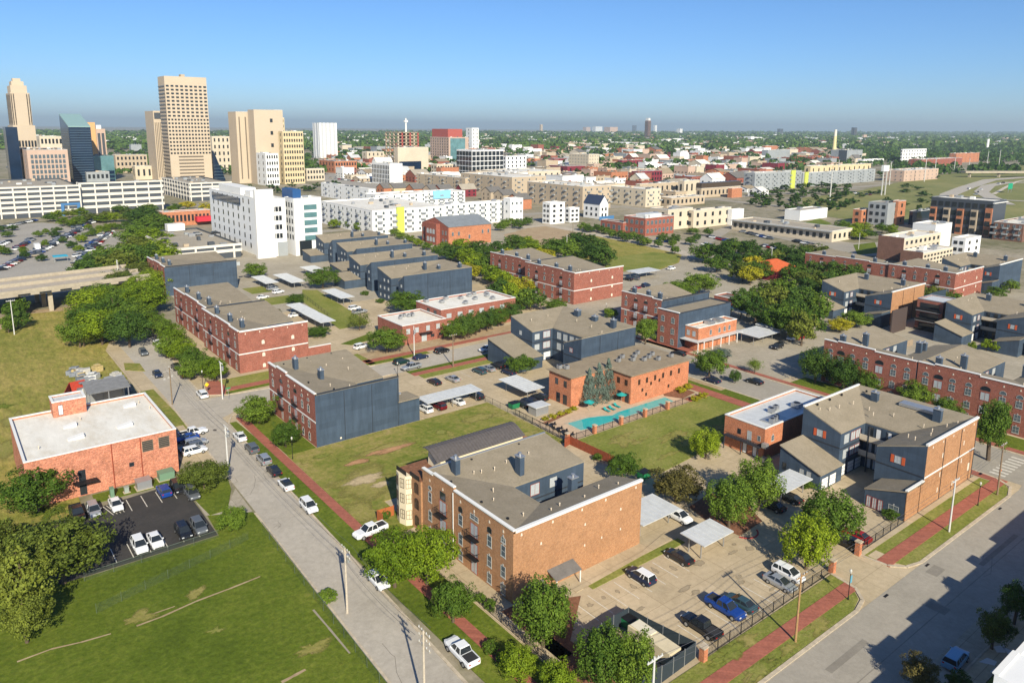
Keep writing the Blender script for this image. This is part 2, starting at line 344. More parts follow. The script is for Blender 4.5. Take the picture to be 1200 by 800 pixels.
def win(T, side, plane, u, z, w=1., h=1.5, st='sash', rise=0., name=None, pane='pane'):
    """a window centred at u, sill at height z, on the wall plane of building T"""
    f, p = win_mesh(w, h, st, rise)
    nm = name or {'garage': 'garage_door', 'door': 'door', 'french': 'french_door', 'louvre': 'louvre', 'blank': 'wall_plaque'}.get(st, 'window')
    e = max(.004, (math.hypot(plane, u)-150)*.0004)
    off = {'S': (u, plane-e), 'N': (u, plane+e), 'W': (plane-e, u), 'E': (plane+e, u)}[side]
    o = wpos(T)
    if f is None:
        a = bpy.data.objects.new(nm, p); COL.objects.link(a); a.parent = T
        a.location = (off[0]-o[0], off[1]-o[1], z-o[2]); a.rotation_euler = (0, 0, ROT[side]); return a
    a = bpy.data.objects.new(nm, f); COL.objects.link(a); a.parent = T
    a.location = (off[0]-o[0], off[1]-o[1], z-o[2]); a.rotation_euler = (0, 0, ROT[side])
    b = bpy.data.objects.new(pane, p); COL.objects.link(b); b.parent = a
    return a
def balcony(T, side, plane, u, z, w=2.4, d=.7, h=1.):
    """iron railing balcony in front of french doors"""
    m = MB(); sx = -1
    m.box(-w/2, w/2, -d, 0, -.12, 0)
    for x in [-w/2+w*i/10 for i in range(11)]: m.box(x-.015, x+.015, -d, -d+.03, 0, h)
    for y in [-d*i/3 for i in range(1, 3)]:
        for x in (-w/2, w/2-.03): m.box(x, x+.03, y, y+.03, 0, h)
    m.box(-w/2, w/2, -d-.01, -d+.04, h, h+.05); m.box(-w/2, -w/2+.05, -d+.04, 0, h, h+.05); m.box(w/2-.05, w/2, -d+.04, 0, h, h+.05)
    o = m.build('balcony', iron, None, off=(0, 0, 0)); o.parent = T; q = wpos(T)
    off = {'S': (u, plane-.01), 'N': (u, plane+.01), 'W': (plane-.01, u), 'E': (plane+.01, u)}[side]
    o.location = (off[0]-q[0], off[1]-q[1], z-q[2]); o.rotation_euler = (0, 0, ROT[side])
def keystones(T, side, plane, us, z, s=.3):
    for u in us:
        m = MB(); m.hexa([(-s/2, -.05, 0), (s/2, -.05, 0), (s/2, 0, 0), (-s/2, 0, 0)], [(-s*.3, -.05, s*1.3), (s*.3, -.05, s*1.3), (s*.3, 0, s*1.3), (-s*.3, 0, s*1.3)])
        o = m.build('stone_ornament', STY['blank'][1], None, off=(0, 0, 0)); o.parent = T; q = wpos(T)
        off = {'S': (u, plane-.005), 'W': (plane-.005, u)}[side]; o.location = (off[0]-q[0], off[1]-q[1], z); o.rotation_euler = (0, 0, ROT[side])
def chimney(T, x, y, z0, z1, s=.9, l=1.3, mat=None):
    a = MB(); a.box(x-s/2, x+s/2, y-l/2, y+l/2, z0, z1); c = a.build('chimney', mat or blue, T)
    b = MB(); b.box(x-s/2-.12, x+s/2+.12, y-l/2-.12, y+l/2+.12, z1, z1+.14); b.tube((x, y, z1+.14), (x, y, z1+.55), .22, .16); b.tube((x, y, z1+.55), (x, y, z1+.62), .3, .3); b.build('chimney_cap', galv, c)
def vents(T, pts, z):
    for x, y in pts:
        zz = z(x, y) if callable(z) else z
        m = MB(); m.tube((x, y, zz-.1), (x, y, zz+.45), .07, .07, 6); m.tube((x, y, zz+.45), (x, y, zz+.6), .12, .08, 6); m.build('vent_pipe', plain('vent_tan', (.62, .52, .40), .6), T)
def hvac(T, x, y, z, s=1.1, mat=None):
    m = MB(); m.box(x-s/2, x+s/2, y-s/2, y+s/2, z+.12, z+1.0); a = m.build('air_conditioner', mat or galv, T)
    b = MB(); b.tube((x, y, z+1.0), (x, y, z+1.06), s*.38, s*.38, 12); b.build('fan', iron, a)
def coping(T, x0, x1, y0, y1, z, t=.35, sides='SWNE', mat=None, up_=.18):
    m = MB(); e = .08
    if 'S' in sides: m.box(x0-e, x1+e, y0-e, y0+t, z, z+up_)
    if 'N' in sides: m.box(x0-e, x1+e, y1-t, y1+e, z, z+up_)
    ya = y0+t if 'S' in sides else y0-e; yb = y1-t if 'N' in sides else y1+e
    if 'W' in sides: m.box(x0-e, x0+t, ya, yb, z, z+up_)
    if 'E' in sides: m.box(x1-t, x1+e, ya, yb, z, z+up_)
    m.build('coping', mat or white, T)
def band(T, x0, x1, y0, y1, z, sides, mat=None, h=.28, name='string_course'):
    for s in sides:
        m = MB()
        if s == 'S': m.box(x0-.05, x1, y0-.06, y0-.004, z, z+h)
        if s == 'W': m.box(x0-.06, x0-.004, y0, y1, z, z+h)
        if s == 'N': m.box(x0, x1, y1+.004, y1+.06, z, z+h)
        m.build(name, mat or white, T)
def flat(name, label, cat, x0, x1, y0, y1, h, wm, rm, par=.5, cop=white, group=None, g0=0.):
    """flat-roofed block with a real parapet"""
    T = thing(name, label, cat, ((x0+x1)/2, (y0+y1)/2, 0), 0, group); t = .3
    m = MB(); k = [(x0, y0), (x1, y0), (x1, y1), (x0, y1)]; i = [(x0+t, y0+t), (x1-t, y0+t), (x1-t, y1-t), (x0+t, y1-t)]
    for a in range(4):
        b = (a+1) % 4
        m.poly([(*k[a], g0), (*k[b], g0), (*k[b], h), (*k[a], h)]); m.poly([(*i[b], h-par), (*i[a], h-par), (*i[a], h), (*i[b], h)]); m.poly([(*k[a], h), (*k[b], h), (*i[b], h), (*i[a], h)])
    m.build('wall', wm, T)
    m = MB(); m.box(x0+t+.002, x1-t-.002, y0+t+.002, y1-t-.002, h-par-.3, h-par+.003); m.build('roof', rm, T)
    if cop: coping(T, x0, x1, y0, y1, h+.003, mat=cop)
    return T
def ublock(name, label, x0, x1, y0, y1, cx, c0, c1, op, zh, zl, wS=blue, wW=blue, par=0., rm=shingle, cat='apartment building', group=None):
    """three-winged apartment block round a court open to W or E; the roofs fall towards the court"""
    T = thing(name, label, cat, ((x0+x1)/2, (y0+y1)/2, 0), 0, group)
    fx = (lambda x: x) if op == 'W' else (lambda x: x0+x1-x)
    X0, X1, CX = fx(x0), fx(x1), fx(cx) if op == 'W' else cx
    # X0 = open side, X1 = closed side
    r = MB(); th = .22
    def slab(p):
        if op == 'E': p = p[::-1]
        r.hexa([(x, y, z-th) for x, y, z in p], p)
    slab([(X0, c1, zl), (X0, y1, zh), (X1, y1, zh), (CX, c1, zl)][::-1])
    slab([(CX, c1, zl), (X1, y1, zh), (X1, y0, zh), (CX, c0, zl)][::-1])
    slab([(CX, c0, zl), (X1, y0, zh), (X0, y0, zh), (X0, c0, zl)][::-1])
    r.build('roof', rm, T)
    d = .3
    a = MB(); b_ = MB()   # siding / brick
    def wall(mb, p, q, zp, zq):   # outward normal to the right of p->q
        mb.poly([(p[0], p[1], 0), (q[0], q[1], 0), (q[0], q[1], zq), (p[0], p[1], zp)])
    e = th+.0
    xa, xb = min(X0, X1), max(X0, X1)
    walls = {}
    def side(k, mat, L):
        walls.setdefault(mat.name, (MB(), mat))
        for p, q, zp, zq in L: wall(walls[mat.name][0], p, q, zp, zq)
    side('S', wS, [((xa, y0), (xb, y0), zh-e, zh-e)])
    side('N', blue, [((xb, y1), (xa, y1), zh-e, zh-e)])
    if op == 'W':
        side('W', wW, [((x0, y1), (x0, c1), zh-e, zl-e), ((x0, c0), (x0, y0), zl-e, zh-e)]); side('E', blue, [((x1, y0), (x1, y1), zh-e, zh-e)])
        side('c', blue, [((x0, c1), (CX, c1), zl-e, zl-e), ((CX, c1), (CX, c0), zl-e, zl-e), ((CX, c0), (x0, c0), zl-e, zl-e)])
    else:
        side('W', wW, [((x0, y1), (x0, y0), zh-e, zh-e)]); side('E', blue, [((x1, y0), (x1, c0), zh-e, zl-e), ((x1, c1), (x1, y1), zl-e, zh-e)])
        side('c', blue, [((x1, c0), (CX, c0), zl-e, zl-e), ((CX, c0), (CX, c1), zl-e, zl-e), ((CX, c1), (x1, c1), zl-e, zl-e)])
    for nm, (mb, mat) in walls.items(): mb.build('brick_wall' if 'brick' in nm else 'siding_wall', mat, T)
    if par:
        z1 = zh+par
        for k, mat in (('S', wS), ('W', wW)):
            if 'brick' not in mat.name or (k == 'W' and op == 'W'): continue
            m = MB()
            if k == 'S': m.box(xa-.02, xb+.02, y0-.02, y0+.3, zh-e+.003, z1)
            else: m.box(x0-.02, x0+.3, y0+.3, y1, zh-e+.003, z1)
            m.build('parapet', mat, T)
            m = MB()
            if k == 'S': m.box(xa-.12, xb+.1, y0-.12, y0+.36, z1+.003, z1+.22)
            else: m.box(x0-.12, x0+.36, y0+.38, y1+.1, z1+.003, z1+.22)
            m.build('coping', white, T)
    T['ux'] = 1; del T['ux']
    fr = lambda y: (zl+(zh-zl)*(max(0, y-c1)/(y1-c1) if y > c1 else max(0, c0-y)/max(.1, c0-y0)))
    return T
def bands_dark(T, x0, x1, y0, y1, segs):
    """dark storey boards across siding: segs = (side, plane, u0, u1, z)"""
    for side, pl, a, b, z in segs:
        m = MB()
        if side == 'W': m.box(pl-.05, pl-.004, a, b, z, z+.22)
        else: m.box(a, b, pl-.05, pl-.004, z, z+.22)
        m.build('trim_board', dktrim, T)

# ================================================================ GROUND
ground('ground', earth, [(-24000, -3000), (16000, -9000), (24000, 16000), (-6000, 26000), (-24000, 20000)], -.06)
ground('city_block', conc, rect(46, 180, 28, 250), 0.0)
ground('city_block', concD, rect(180.01, 345, 28, 250), 0.0)
ground('city_block', concD, rect(70, 345, 250.01, 420), -.003)
ground('hillside_field', tallg, [(-160, 118), (15.5, 118), (15.5, 190), (36, 205), (40, 262), (41, 296), (24, 299), (8, 268), (-160, 262)], .004)
ground('field', grass, [(-160, -60), (33.6, -60), (34.8, 0), (37.4, 100), (37.9, 118.5), (34.5, 122), (31.4, 122), (31, 114.6), (12, 114.6), (9, 117.5), (-160, 117.5)], .008)
def W_(y): return 34.9+.028*y
def E_(y): return 41.4+.034*y
ground('street', asph_left, [(W_(-60), -60), (E_(-60), -60), (E_(164), 164), (50, 166), (E_(178), 178), (52, 262), (40.6, 262), (W_(182), 182)], .02)
ground('cross_street', asph_left, [(46.5, 166.2), (62, 167.6), (150, 168.2), (163, 168.2), (163, 178), (100, 177.4), (62, 176.8), (46.9, 178.5)], .024)
ground('right_street', asph_old, [(10, 28.9), (340, 28.9), (340, 42.6), (168.5, 42.6), (168.2, 42.9), (153.4, 42.9), (151, 42.6), (112, 42.6), (96, 42.6), (10, 42.6)], .02)
ground('side_street', asph_old, rect(153.5, 168, 42.6, 168.2), .028)
ground('parking_lot', concD, rect(168.3, 222, 103.5, 132), .02)
ground('right_pavement', conc, rect(10, 340, 26.6, 28.8), .13, .12)
def kerb(name, pts, w=.35, h=.13, mat=None):
    """raised kerb strip along a polyline"""
    m = MB()
    for (a, b) in zip(pts, pts[1:]):
        a = Vector(a); b = Vector(b); d = (b-a).normalized()*w/2; n = Vector((-d.y, d.x))
        q = [a+n, a-n, b-n, b+n]; m.prism([(p.x, p.y) for p in q], 0, h)
    o = m.build(name, mat or kerbm); o['kind'] = 'structure'
kerb('kerb', [(W_(-60)-.2, -60), (W_(118)-.2, 118)]); kerb('kerb', [(W_(134), 134), (W_(182), 182)])
kerb('kerb', [(E_(-60)+.2, -60), (E_(104)+.2, 104)], .4); kerb('kerb', [(E_(104)+.2, 104.1), (E_(160)+.2, 160), (49, 164), (52, 166.2), (62, 167.4), (92, 168)])
kerb('kerb', [(E_(184)+.2, 184), (E_(190)+.1, 190), (51.6, 262)]); kerb('kerb', [(48.6, 180.6), (52.6, 178.3), (62, 177), (92, 177.6)])
kerb('kerb', [(60, 42.8), (93.5, 42.8), (96.4, 43.5), (98.3, 45.5), (98.9, 49.5)], .5); kerb('kerb', [(107.1, 49.5), (107.6, 45.5), (109.5, 43.6), (112.5, 42.8), (147, 42.8), (151, 44), (152.9, 47), (153.3, 52), (153.3, 167)], .5)
kerb('kerb', [(168.2, 167), (168.2, 46)], .4); kerb('kerb', [(15, 28.9), (340, 28.9)], .3); ground('parking_bay', concD, rect(60, 118, 29.1, 32.0), .026)
# verges and lawns
def lawn(mat, pts, z=.10): return ground('lawn', mat, pts, z, .1)
lawn(grass, [(46.2, 0), (48.6, 0), (48.7, 104), (49.0, 150), (48.7, 160), (47.2, 160), (45.2, 104)])
lawn(drylawn, [(50.4, 97), (57.0, 98), (57.2, 108.5), (99.5, 108.2), (99.8, 136.3), (50.9, 136.3)])
lawn(grass, rect(51.0, 57.0, 136.5, 161.5)); lawn(grass, [(50.3, 30), (53.2, 30), (53.2, 96.8), (50.4, 96.8)])
lawn(grass2, [(100.2, 97.0), (103, 86.5), (124, 88.5), (137.5, 89), (145.8, 89), (145.8, 107.4), (100.2, 107.4)])
lawn(grass2, [(60, 48.4), (98.6, 48.4), (98.7, 49.4), (60, 49.4)], .08); lawn(grass2, [(60, 43.1), (93, 43.1), (96.2, 44.0), (97.4, 45.2), (60, 45.2)], .08); lawn(grass2, rect(60, 98.4, 47.2, 48.41), .085)
lawn(grass2, [(109.3, 45.1), (109.9, 44), (112.6, 43.1), (146.5, 43.1), (150, 44), (151.4, 45.1)], .08); lawn(grass2, rect(107.4, 150.6, 47.2, 49.0), .08)
lawn(grass2, [(112, 219), (100.5, 217.5), (106.5, 262), (114.5, 281), (119, 277)], .07); lawn(grass2, rect(95, 106, 263, 275), .07); lawn(grass, [(93.5, 202), (105, 207), (104, 201), (95.5, 199)], .07)
lawn(grass, rect(96, 128, 165.6, 167.6), .07); lawn(grass2, rect(97, 150, 160.2, 163.2), .07); lawn(grass, rect(91, 110, 178.2, 180.4), .07); lawn(grass2, rect(54, 93, 183.2, 190), .07); lawn(grass, rect(52.6, 93, 178.8, 180.6), .07)
lawn(grass2, rect(54.5, 57.2, 162.6, 166), .07); lawn(grass, rect(149.3, 153.1, 89, 150), .07); ground('dirt_verge', dirt, rect(151.2, 153.1, 108, 128), .075); lawn(grass2, rect(68.4, 88.5, 68.1, 69.6), .09)
lawn(grass, rect(170.6, 177.6, 46, 101), .07); lawn(grass2, rect(96, 104, 285, 297), .06)
ground('meadow', tallg, [(246, 252), (247, 232), (264, 226), (286, 233), (305, 247), (318, 293), (325, 327), (300, 330), (262, 300)], .05); lawn(grass2, [(247.5, 250), (249, 233), (264, 227.5), (286, 234), (304, 248), (300, 262), (272, 262)], .07)
lawn(grass, [(31.8, 121.8), (34.7, 121.8), (37.6, 129), (38.4, 133.4), (36.8, 135), (34, 136.5), (33, 140.5), (31.4, 140.5), (31.2, 130)], .09)
lawn(grass, rect(17.5, 30.6, 137.9, 141.5), .05); lawn(drylawn, [(33.6, 165), (38.9, 165), (38.6, 150), (39.6, 172), (39.3, 193), (36.4, 193), (35.6, 188)], .08); lawn(drylawn, [(37.0, 213), (41, 209), (41.4, 217), (38, 220)], .12)
ground('dirt_shoulder', conc, [(33.6, 139), (38.6, 134.5), (40.2, 182), (40.6, 250), (36.4, 236), (36, 193), (33.6, 165)], .03)
ground('dirt_path', dirt, [(-60, 270), (8, 268), (24, 299), (41, 296), (44, 303), (20, 304), (2, 280), (-60, 282)], .01)
# the brick pavements
def walk(pts): return ground('brick_pavement', redwalk, pts, .125, .1)
walk([(48.7, 0), (50.3, 0), (50.4, 104), (50.9, 150), (51.2, 162), (49.3, 162), (49.1, 150), (48.7, 104)]); walk(rect(51.2, 53, 162, 165))
walk(rect(60, 98.4, 45.2, 47.2)); walk(rect(107.4, 151, 45.1, 47.2)); walk(rect(151, 153, 45.1, 80)); walk(rect(146, 149.2, 88, 136)); walk([(151, 80), (153, 80), (149.2, 88), (146, 88)]); walk(rect(139, 145.9, 107.6, 109.6)); walk(rect(96, 152, 163.2, 165.4)); walk(rect(91, 152, 180.4, 182.8)); ground('dirt_verge', dirt, rect(91, 154, 182.8, 189.4), .05)
walk([(48.8, 181), (52.4, 178.9), (54, 183), (54, 190), (51.8, 191), (50.2, 188)]); walk(rect(54, 93, 180.6, 183.2)); walk(rect(169, 170.6, 46, 166)); walk(rect(169, 178, 134, 150))
ground('concrete_pavement', conc, rect(107.4, 150.6, 49.0, 50.0), .10, .1); ground('path', conc, [(66, 69.8), (81, 70.4), (88.4, 72), (89.6, 71), (88.6, 70), (66, 68.9)], .11, .1); ground('path', conc, rect(53.4, 55, 60, 97), .12, .1); ground('path', conc, rect(107.8, 110.3, 47.25, 48.6), .1, .02)
# car park surfaces and painted lines
ground('parking_lot', conc, [(59, 49.8), (99, 49.8), (107, 49.8), (119, 50), (122, 60), (120, 78), (99, 97), (99, 72), (89, 72), (88.6, 67.8), (60, 67.8)], .03)
ground('parking_lot', asph_new, [(9, 114.8), (30.9, 114.8), (31, 122), (31, 137.4), (8, 135)], .035)
ground('driveway', concD, [(31.1, 122.2), (37.6, 118.8), (37.9, 119), (38.3, 128.9), (34.8, 122.5), (31.3, 129)], .03); ground('driveway', conc, [(98.9, 42.7), (107.4, 42.7), (107, 49.8), (99.1, 49.8)], .032)
def stripes(name, L, z=.042, wd=.13):
    for (a, b) in L:
        m = MB(); a = Vector(a); b = Vector(b); d = (b-a).normalized()*wd/2; n = Vector((-d.y, d.x)); m.poly([(p.x, p.y, z) for p in (a+n, b+n, b-n, a-n)][::-1])
        o = m.build(name, plain('road_paint', (.62, .58, .50), .8, 0, .25, 2)); o['kind'] = 'structure'
stripes('parking_line', [((x, 67.5), (x, 62.6)) for x in (61.6, 64.2, 66.8, 69.4, 72.0, 74.6, 77.5, 80.2, 82.8, 85.5)])
stripes('parking_line', [((x, 55.7), (x, 50.6)) for x in (71.8, 74.7, 77.5, 80.3, 83.1, 85.9, 88.7, 91.5)])
stripes('parking_line', [((x, 136.0), (x, 131.2)) for x in (21.85, 24.2, 26.6, 29)]+[((x, 120.6), (x, 115.8)) for x in (16.6, 18.9, 21.3, 23.7, 26.1, 28.5)]+[((18.2+.55*k, 135.8), (19.1+.55*k, 131.6)) for k in range(4)], .05)
stripes('parking_line', [((x, 158.6), (x, 153.4)) for x in (96.5, 99.2, 101.9, 104.6, 107.3, 110, 112.7, 115.4)], .02)
stripes('crosswalk_bar', [((155.0+1.55*k, 48.9), (155.0+1.55*k, 46.2)) for k in range(8)], .045, .7)
stripes('stop_line', [((40.8, 203.5), (46.6, 206.4))], .04, .35)
for y, x in ((198.5, 43.2), (199.2, 44.4), (200, 45.4)): stripes('road_marking', [((x, y), (x+.5, y+1.8))], .04, .5)
ground('manhole', plain('iron_cover', (.10, .085, .07), .7), [(43.5+.4*math.cos(a/3), 158+.5*math.sin(a/3)) for a in range(0, 19)], .045)
for i in range(10):                       # tar-sealed cracks, as in the photo's streets
    x = random.uniform(37, 46) if i < 7 else random.uniform(80, 150); y = random.uniform(30, 170) if i < 7 else random.uniform(25, 42)
    p = [(x, y)]
    for k in range(6): p.append((p[-1][0]+random.uniform(-.8, 1.6)*(1 if i < 7 else 2), p[-1][1]+random.uniform(-1, 3)*(1 if i < 7 else .4)))
    for a, b in zip(p, p[1:]): pass
    m = MB()
    for a, b in zip(p, p[1:]):
        a = Vector(a); b = Vector(b); d = (b-a).normalized()*.03; n = Vector((-d.y, d.x)); m.poly([(q.x, q.y, .034) for q in (a+n, b+n, b-n, a-n)][::-1])
    o = m.build('sealed_crack', plain('tar', (.17, .155, .135), .8)); o['kind'] = 'structure'
# worn and bare patches, oil spots, mended asphalt
def patch(px, py, rx, ry, mat, z, name='worn_patch', n=26, rough=.3, xy=None):
    x, y = xy or G(px, py); pts = []; sd_ = random.random()*99
    if xy is None and py > 650 and x > W_(y)-2.6: return
    for i in range(n*2):
        a = i*math.pi/n; k = 1+rough*2*noise.noise(Vector((math.cos(a)*1.6, math.sin(a)*1.6, sd_)))+random.uniform(-.10, .10)*rough*2; pts.append((x+rx*k*math.cos(a), y+ry*k*math.sin(a)))
    PZ[0] = (PZ[0]+.00271828) % .0413177; z += PZ[0]; N_ = len(pts); V = [(x, y, z)]
    for f in (.45, .75, 1.): V += [(x+(a-x)*f, y+(b-y)*f, z) for a, b in pts]
    F_ = [(0, 1+i, 1+(i+1) % N_) for i in range(N_)]
    for q in range(2): F_ += [(1+q*N_+i, 1+(q+1)*N_+i, 1+(q+1)*N_+(i+1) % N_, 1+q*N_+(i+1) % N_) for i in range(N_)]
    me = bpy.data.meshes.new(name); me.from_pydata(V, [], F_); at = me.attributes.new('cover', 'FLOAT', 'POINT'); at.data.foreach_set('value', [1.]+[.95]*N_+[.6]*N_+[0.]*N_)
    me.materials.append(feather(mat)); o = bpy.data.objects.new(name, me); COL.objects.link(o); o['kind'] = 'structure'; return o
PZ = [0.]
def feather(mat):
    """the same ground cover, thinning out in tufts towards the rim of the patch"""
    k = mat.name+'_thinning'
    if k in MATS: return MATS[k]
    m = mat.copy(); m.name = k; t = m.node_tree; N = t.nodes.new; L = t.links.new; out = t.nodes['Material Output']; src_ = out.inputs[0].links[0].from_socket
    a = N('ShaderNodeAttribute'); a.attribute_name = 'cover'; n = N('ShaderNodeTexNoise'); n.inputs['Scale'].default_value = 2.2; n.inputs['Detail'].default_value = 8; n.inputs['Roughness'].default_value = .75; tc = N('ShaderNodeTexCoord'); L(tc.outputs['Object'], n.inputs['Vector'])
    ad = N('ShaderNodeMath'); L(a.outputs['Fac'], ad.inputs[0]); L(n.outputs['Fac'], ad.inputs[1]); mr = N('ShaderNodeMapRange'); L(ad.outputs[0], mr.inputs[0]); mr.inputs[1].default_value = .75; mr.inputs[2].default_value = 1.35
    tr_ = N('ShaderNodeBsdfTransparent'); mx = N('ShaderNodeMixShader'); L(mr.outputs[0], mx.inputs[0]); L(tr_.outputs[0], mx.inputs[1]); L(src_, mx.inputs[2]); L(mx.outputs[0], out.inputs[0]); MATS[k] = m; return m
straw = multi('straw_patch', [(.3, (.17, .185, .035)), (.5, (.25, .225, .062)), (.7, (.34, .275, .11))], .2, 1.6, bump=.4, grain=.34, s3=1.7); redd = multi('red_soil', [(.3, (.30, .17, .08)), (.55, (.44, .24, .13)), (.75, (.36, .29, .10))], .3, 2, bump=.4, grain=.3); pal = multi('pale_soil', [(.3, (.34, .27, .14)), (.55, (.50, .39, .24)), (.75, (.33, .29, .10))], .3, 2, bump=.4, grain=.3)
for a in ((432, 566, 9.0, 6.5, straw), (425, 600, 3.6, 5.0, straw), (455, 525, 8, 2.4, straw), (560, 490, 5, 2.0, straw)): patch(*a, .104)
for a in ((458, 527, 6.2, 1.1, redd), (418, 542, 3.0, 1.2, redd), (440, 531, 2.4, .8, redd)): patch(*a, .108, 'bare_soil')
for a in ((428, 562, 4.4, 2.0, pal), (446, 568, 2.6, 1.1, pal)): patch(*a, .108, 'bare_soil')
for k in range(18): patch(random.uniform(90, 400), random.uniform(660, 795), random.uniform(.6, 2.2), random.uniform(.5, 1.6), straw if k % 3 else grass2, .012, rough=.5) if k % 2 else None
for k in range(30): patch(0, 0, random.uniform(1, 5), random.uniform(2, 8), straw, .012, rough=.6, xy=(random.uniform(-30, 12), random.uniform(125, 255)))
for k in range(16): patch(0, 0, random.uniform(1, 3), random.uniform(1.5, 4), grass, .012, rough=.6, xy=(random.uniform(-25, 13), random.uniform(125, 250)))
oil = multi('oil_stain', [(.3, (.27, .22, .15)), (.7, (.36, .295, .20))], .5, 3)
for k, x in enumerate([63, 65.6, 68.2, 70.8, 73.4, 78.9, 81.5, 84.2]): patch(0, 0, random.uniform(.3, .6), random.uniform(.4, 1.0), oil, .036, 'oil_stain', 12, xy=(x, 65.4+random.uniform(-.8, .8)))
for k in range(14): patch(0, 0, random.uniform(.4, 1.6), random.uniform(.3, .9), oil, .0362, 'oil_stain', 14, xy=(random.uniform(64, 98), random.uniform(52, 64)))
mend = multi('mended_asphalt', [(.3, (.20, .18, .15)), (.7, (.27, .245, .205))], .3, 3); mendp = multi('mended_pale', [(.3, (.33, .30, .25)), (.7, (.42, .375, .31))], .3, 3)
for x, y, w_, h_ in ((40.0, 60, 1.4, 6), (44, 84, 1.2, 9), (41.3, 118, 1.6, 4), (43.8, 140, 1.3, 12), (44.6, 205, 1.5, 8), (60, 171, 7, 1.2), (98, 174, 10, 1.2)): o = ground('mended_strip', mendp, rect(x-w_/2, x+w_/2, y-h_/2, y+h_/2), .031)
for x, y, w_, h_ in ((84, 39, 9, .9), (112, 40.5, 3, 1.6), (126, 37, 14, .7), (103, 36.4, 2, 2.6)): o = ground('mended_strip', mend, rect(x-w_/2, x+w_/2, y-h_/2, y+h_/2), .031)
for x0_, x1_, yy in ((10, 340, 35.8),): ground('road_seam', mend, rect(x0_, x1_, yy, yy+.12), .033)
for x, y in ((99.5, 42.2), (112, 42.1), (140, 42.2)): ground('storm_drain', iron, rect(x, x+1.1, y-.35, y), .036)
# worn tracks in the field
for p in ([(700, 545)],): pass
def track(pts, w, mat=dirt):
    q = [Vector(G(*p)) for p in pts]
    for a, b in zip(q, q[1:]):
        d = (b-a).normalized(); n = Vector((-d.y, d.x)); o = ground('worn_track', mat, [tuple(a+n*w*.5), tuple(a-n*w*.5), tuple(b-n*w*.35), tuple(b+n*w*.35)], .014)
track([(20, 775), (60, 760), (95, 752), (130, 742)], .3); track([(160, 733), (190, 722), (230, 704), (270, 689), (305, 675)], .35); track([(170, 722), (205, 710)], .25); track([(330, 799), (345, 791), (358, 784)], .5); track([(367, 714), (385, 735), (410, 765)], .3, plain('log_grey', (.3, .26, .2), .9))
# ================================================================ NEAR BUILDINGS
AX = {}
# --- the tan brick block in the foreground
T = ublock('brick_apartment_building', 'tan brick apartment block in foreground with grey shingle roof round a blue-walled court', 57.3, 82.6, 72.3, 95.6, 67.5, 78.7, 85.3, 'E', 10.7, 9.0, brickF, brickF, .0)
for a, b, h in ((72.3, 86.6, 11.1), (86.6, 92.4, 11.6), (92.4, 95.6, 11.3)):
    m = MB(); m.box(57.28, 57.6, a, b-.01, 10.47, h-.2); m.build('parapet', brickF, T); m = MB(); m.box(57.15, 57.68, a-(.12 if a < 73 else 0), b-.02, h-.197, h); m.build('coping', white, T)
m = MB(); m.box(57.7, 82.7, 72.18, 72.7, 10.5, 10.85); m.build('coping', white, T); m = MB(); m.box(57.7, 82.62, 95.3, 95.66, 10.5, 10.8); m.build('coping', galv, T)
m = MB(); m.tube((57.15, 86.7, 0), (57.15, 86.7, 10.6), .07); m.build('downpipe', white, T)
for u in (93.4,): [win(T, 'W', 57.3, u, z, 1., 1.6) for z in (6.3, 3.1, .3)]; win(T, 'W', 57.3, u, 8.3, 1.0, .7, 'plain', .2)
for u in (84.9, 77.7, 74.5):
    for z in (6.1, 3.0): win(T, 'W', 57.3, u, z, 1.05, 1.7)
    win(T, 'W', 57.3, u, .4, 1.05, 1.6); win(T, 'W', 57.3, u, 8.2, 1.0, .9, 'dark' if u > 76 else 'pair', .25)
for u in (89.7, 81.4):
    win(T, 'W', 57.3, u, 8.5, 2., .75, 'pair') if u < 85 else win(T, 'W', 57.3, u, 8.1, 1.5, 1.3, 'dark')
    for z in (5.75, 2.75): win(T, 'W', 57.3, u, z, 1.9, 2.15, 'french'); balcony(T, 'W', 57.3, u, z-.05, 2.5, .75)
    win(T, 'W', 57.3, u, .1, 1.6, 2.1, 'french')
win(T, 'W', 57.3, 88.0, .1, 1.6, 2.6, 'dark', .5, 'entrance')
keystones(T, 'W', 57.3, (74.5, 77.7, 81.4, 84.9, 89.7, 93.4), 9.7); keystones(T, 'S', 72.3, (81.2, 74.7, 69.9, 64.3, 58.7), 9.75); keystones(T, 'S', 72.3, (78, 70.6, 62.2), 7.2); keystones(T, 'S', 72.3, (78.1, 70.6, 74.1), 3.9, .25)
win(T, 'S', 85.3, 71.9, 6.2, 1.9, 2.0, 'french'); win(T, 'S', 85.3, 75.8, 6.5, 1.5, 1.6, 'grid'); win(T, 'S', 85.3, 72.5, 3.2, 1.6, 1.6, 'lite'); win(T, 'S', 85.3, 79, 3.2, 1.2, 1.4, 'lite')
bands_dark(T, 0, 0, 0, 0, [('S', 85.3, 67.6, 82.5, 5.4), ('S', 85.3, 67.6, 82.5, 2.5)])
chimney(T, 61.6, 92.6, 9.6, 12.6); chimney(T, 70.6, 87.6, 9.2, 12.4); chimney(T, 74.8, 79.6, 2, 10.6, 1.3, .9)
vents(T, [(64, 91), (65.2, 90.6), (67.5, 90.2), (70.5, 91), (72.5, 89), (75.5, 91.3), (61.2, 82), (63, 84.5), (66, 74.6), (68, 75), (72.5, 74.5), (76.5, 75.6), (79.5, 74.4), (62, 76)], 9.9)
for x, y in ((59, 90), (59, 82), (59.2, 76), (66, 94.5), (76, 94.6)): box('roof_vent', iron, T, x-.15, x+.15, y-.15, y+.15, 10.2, 10.65)
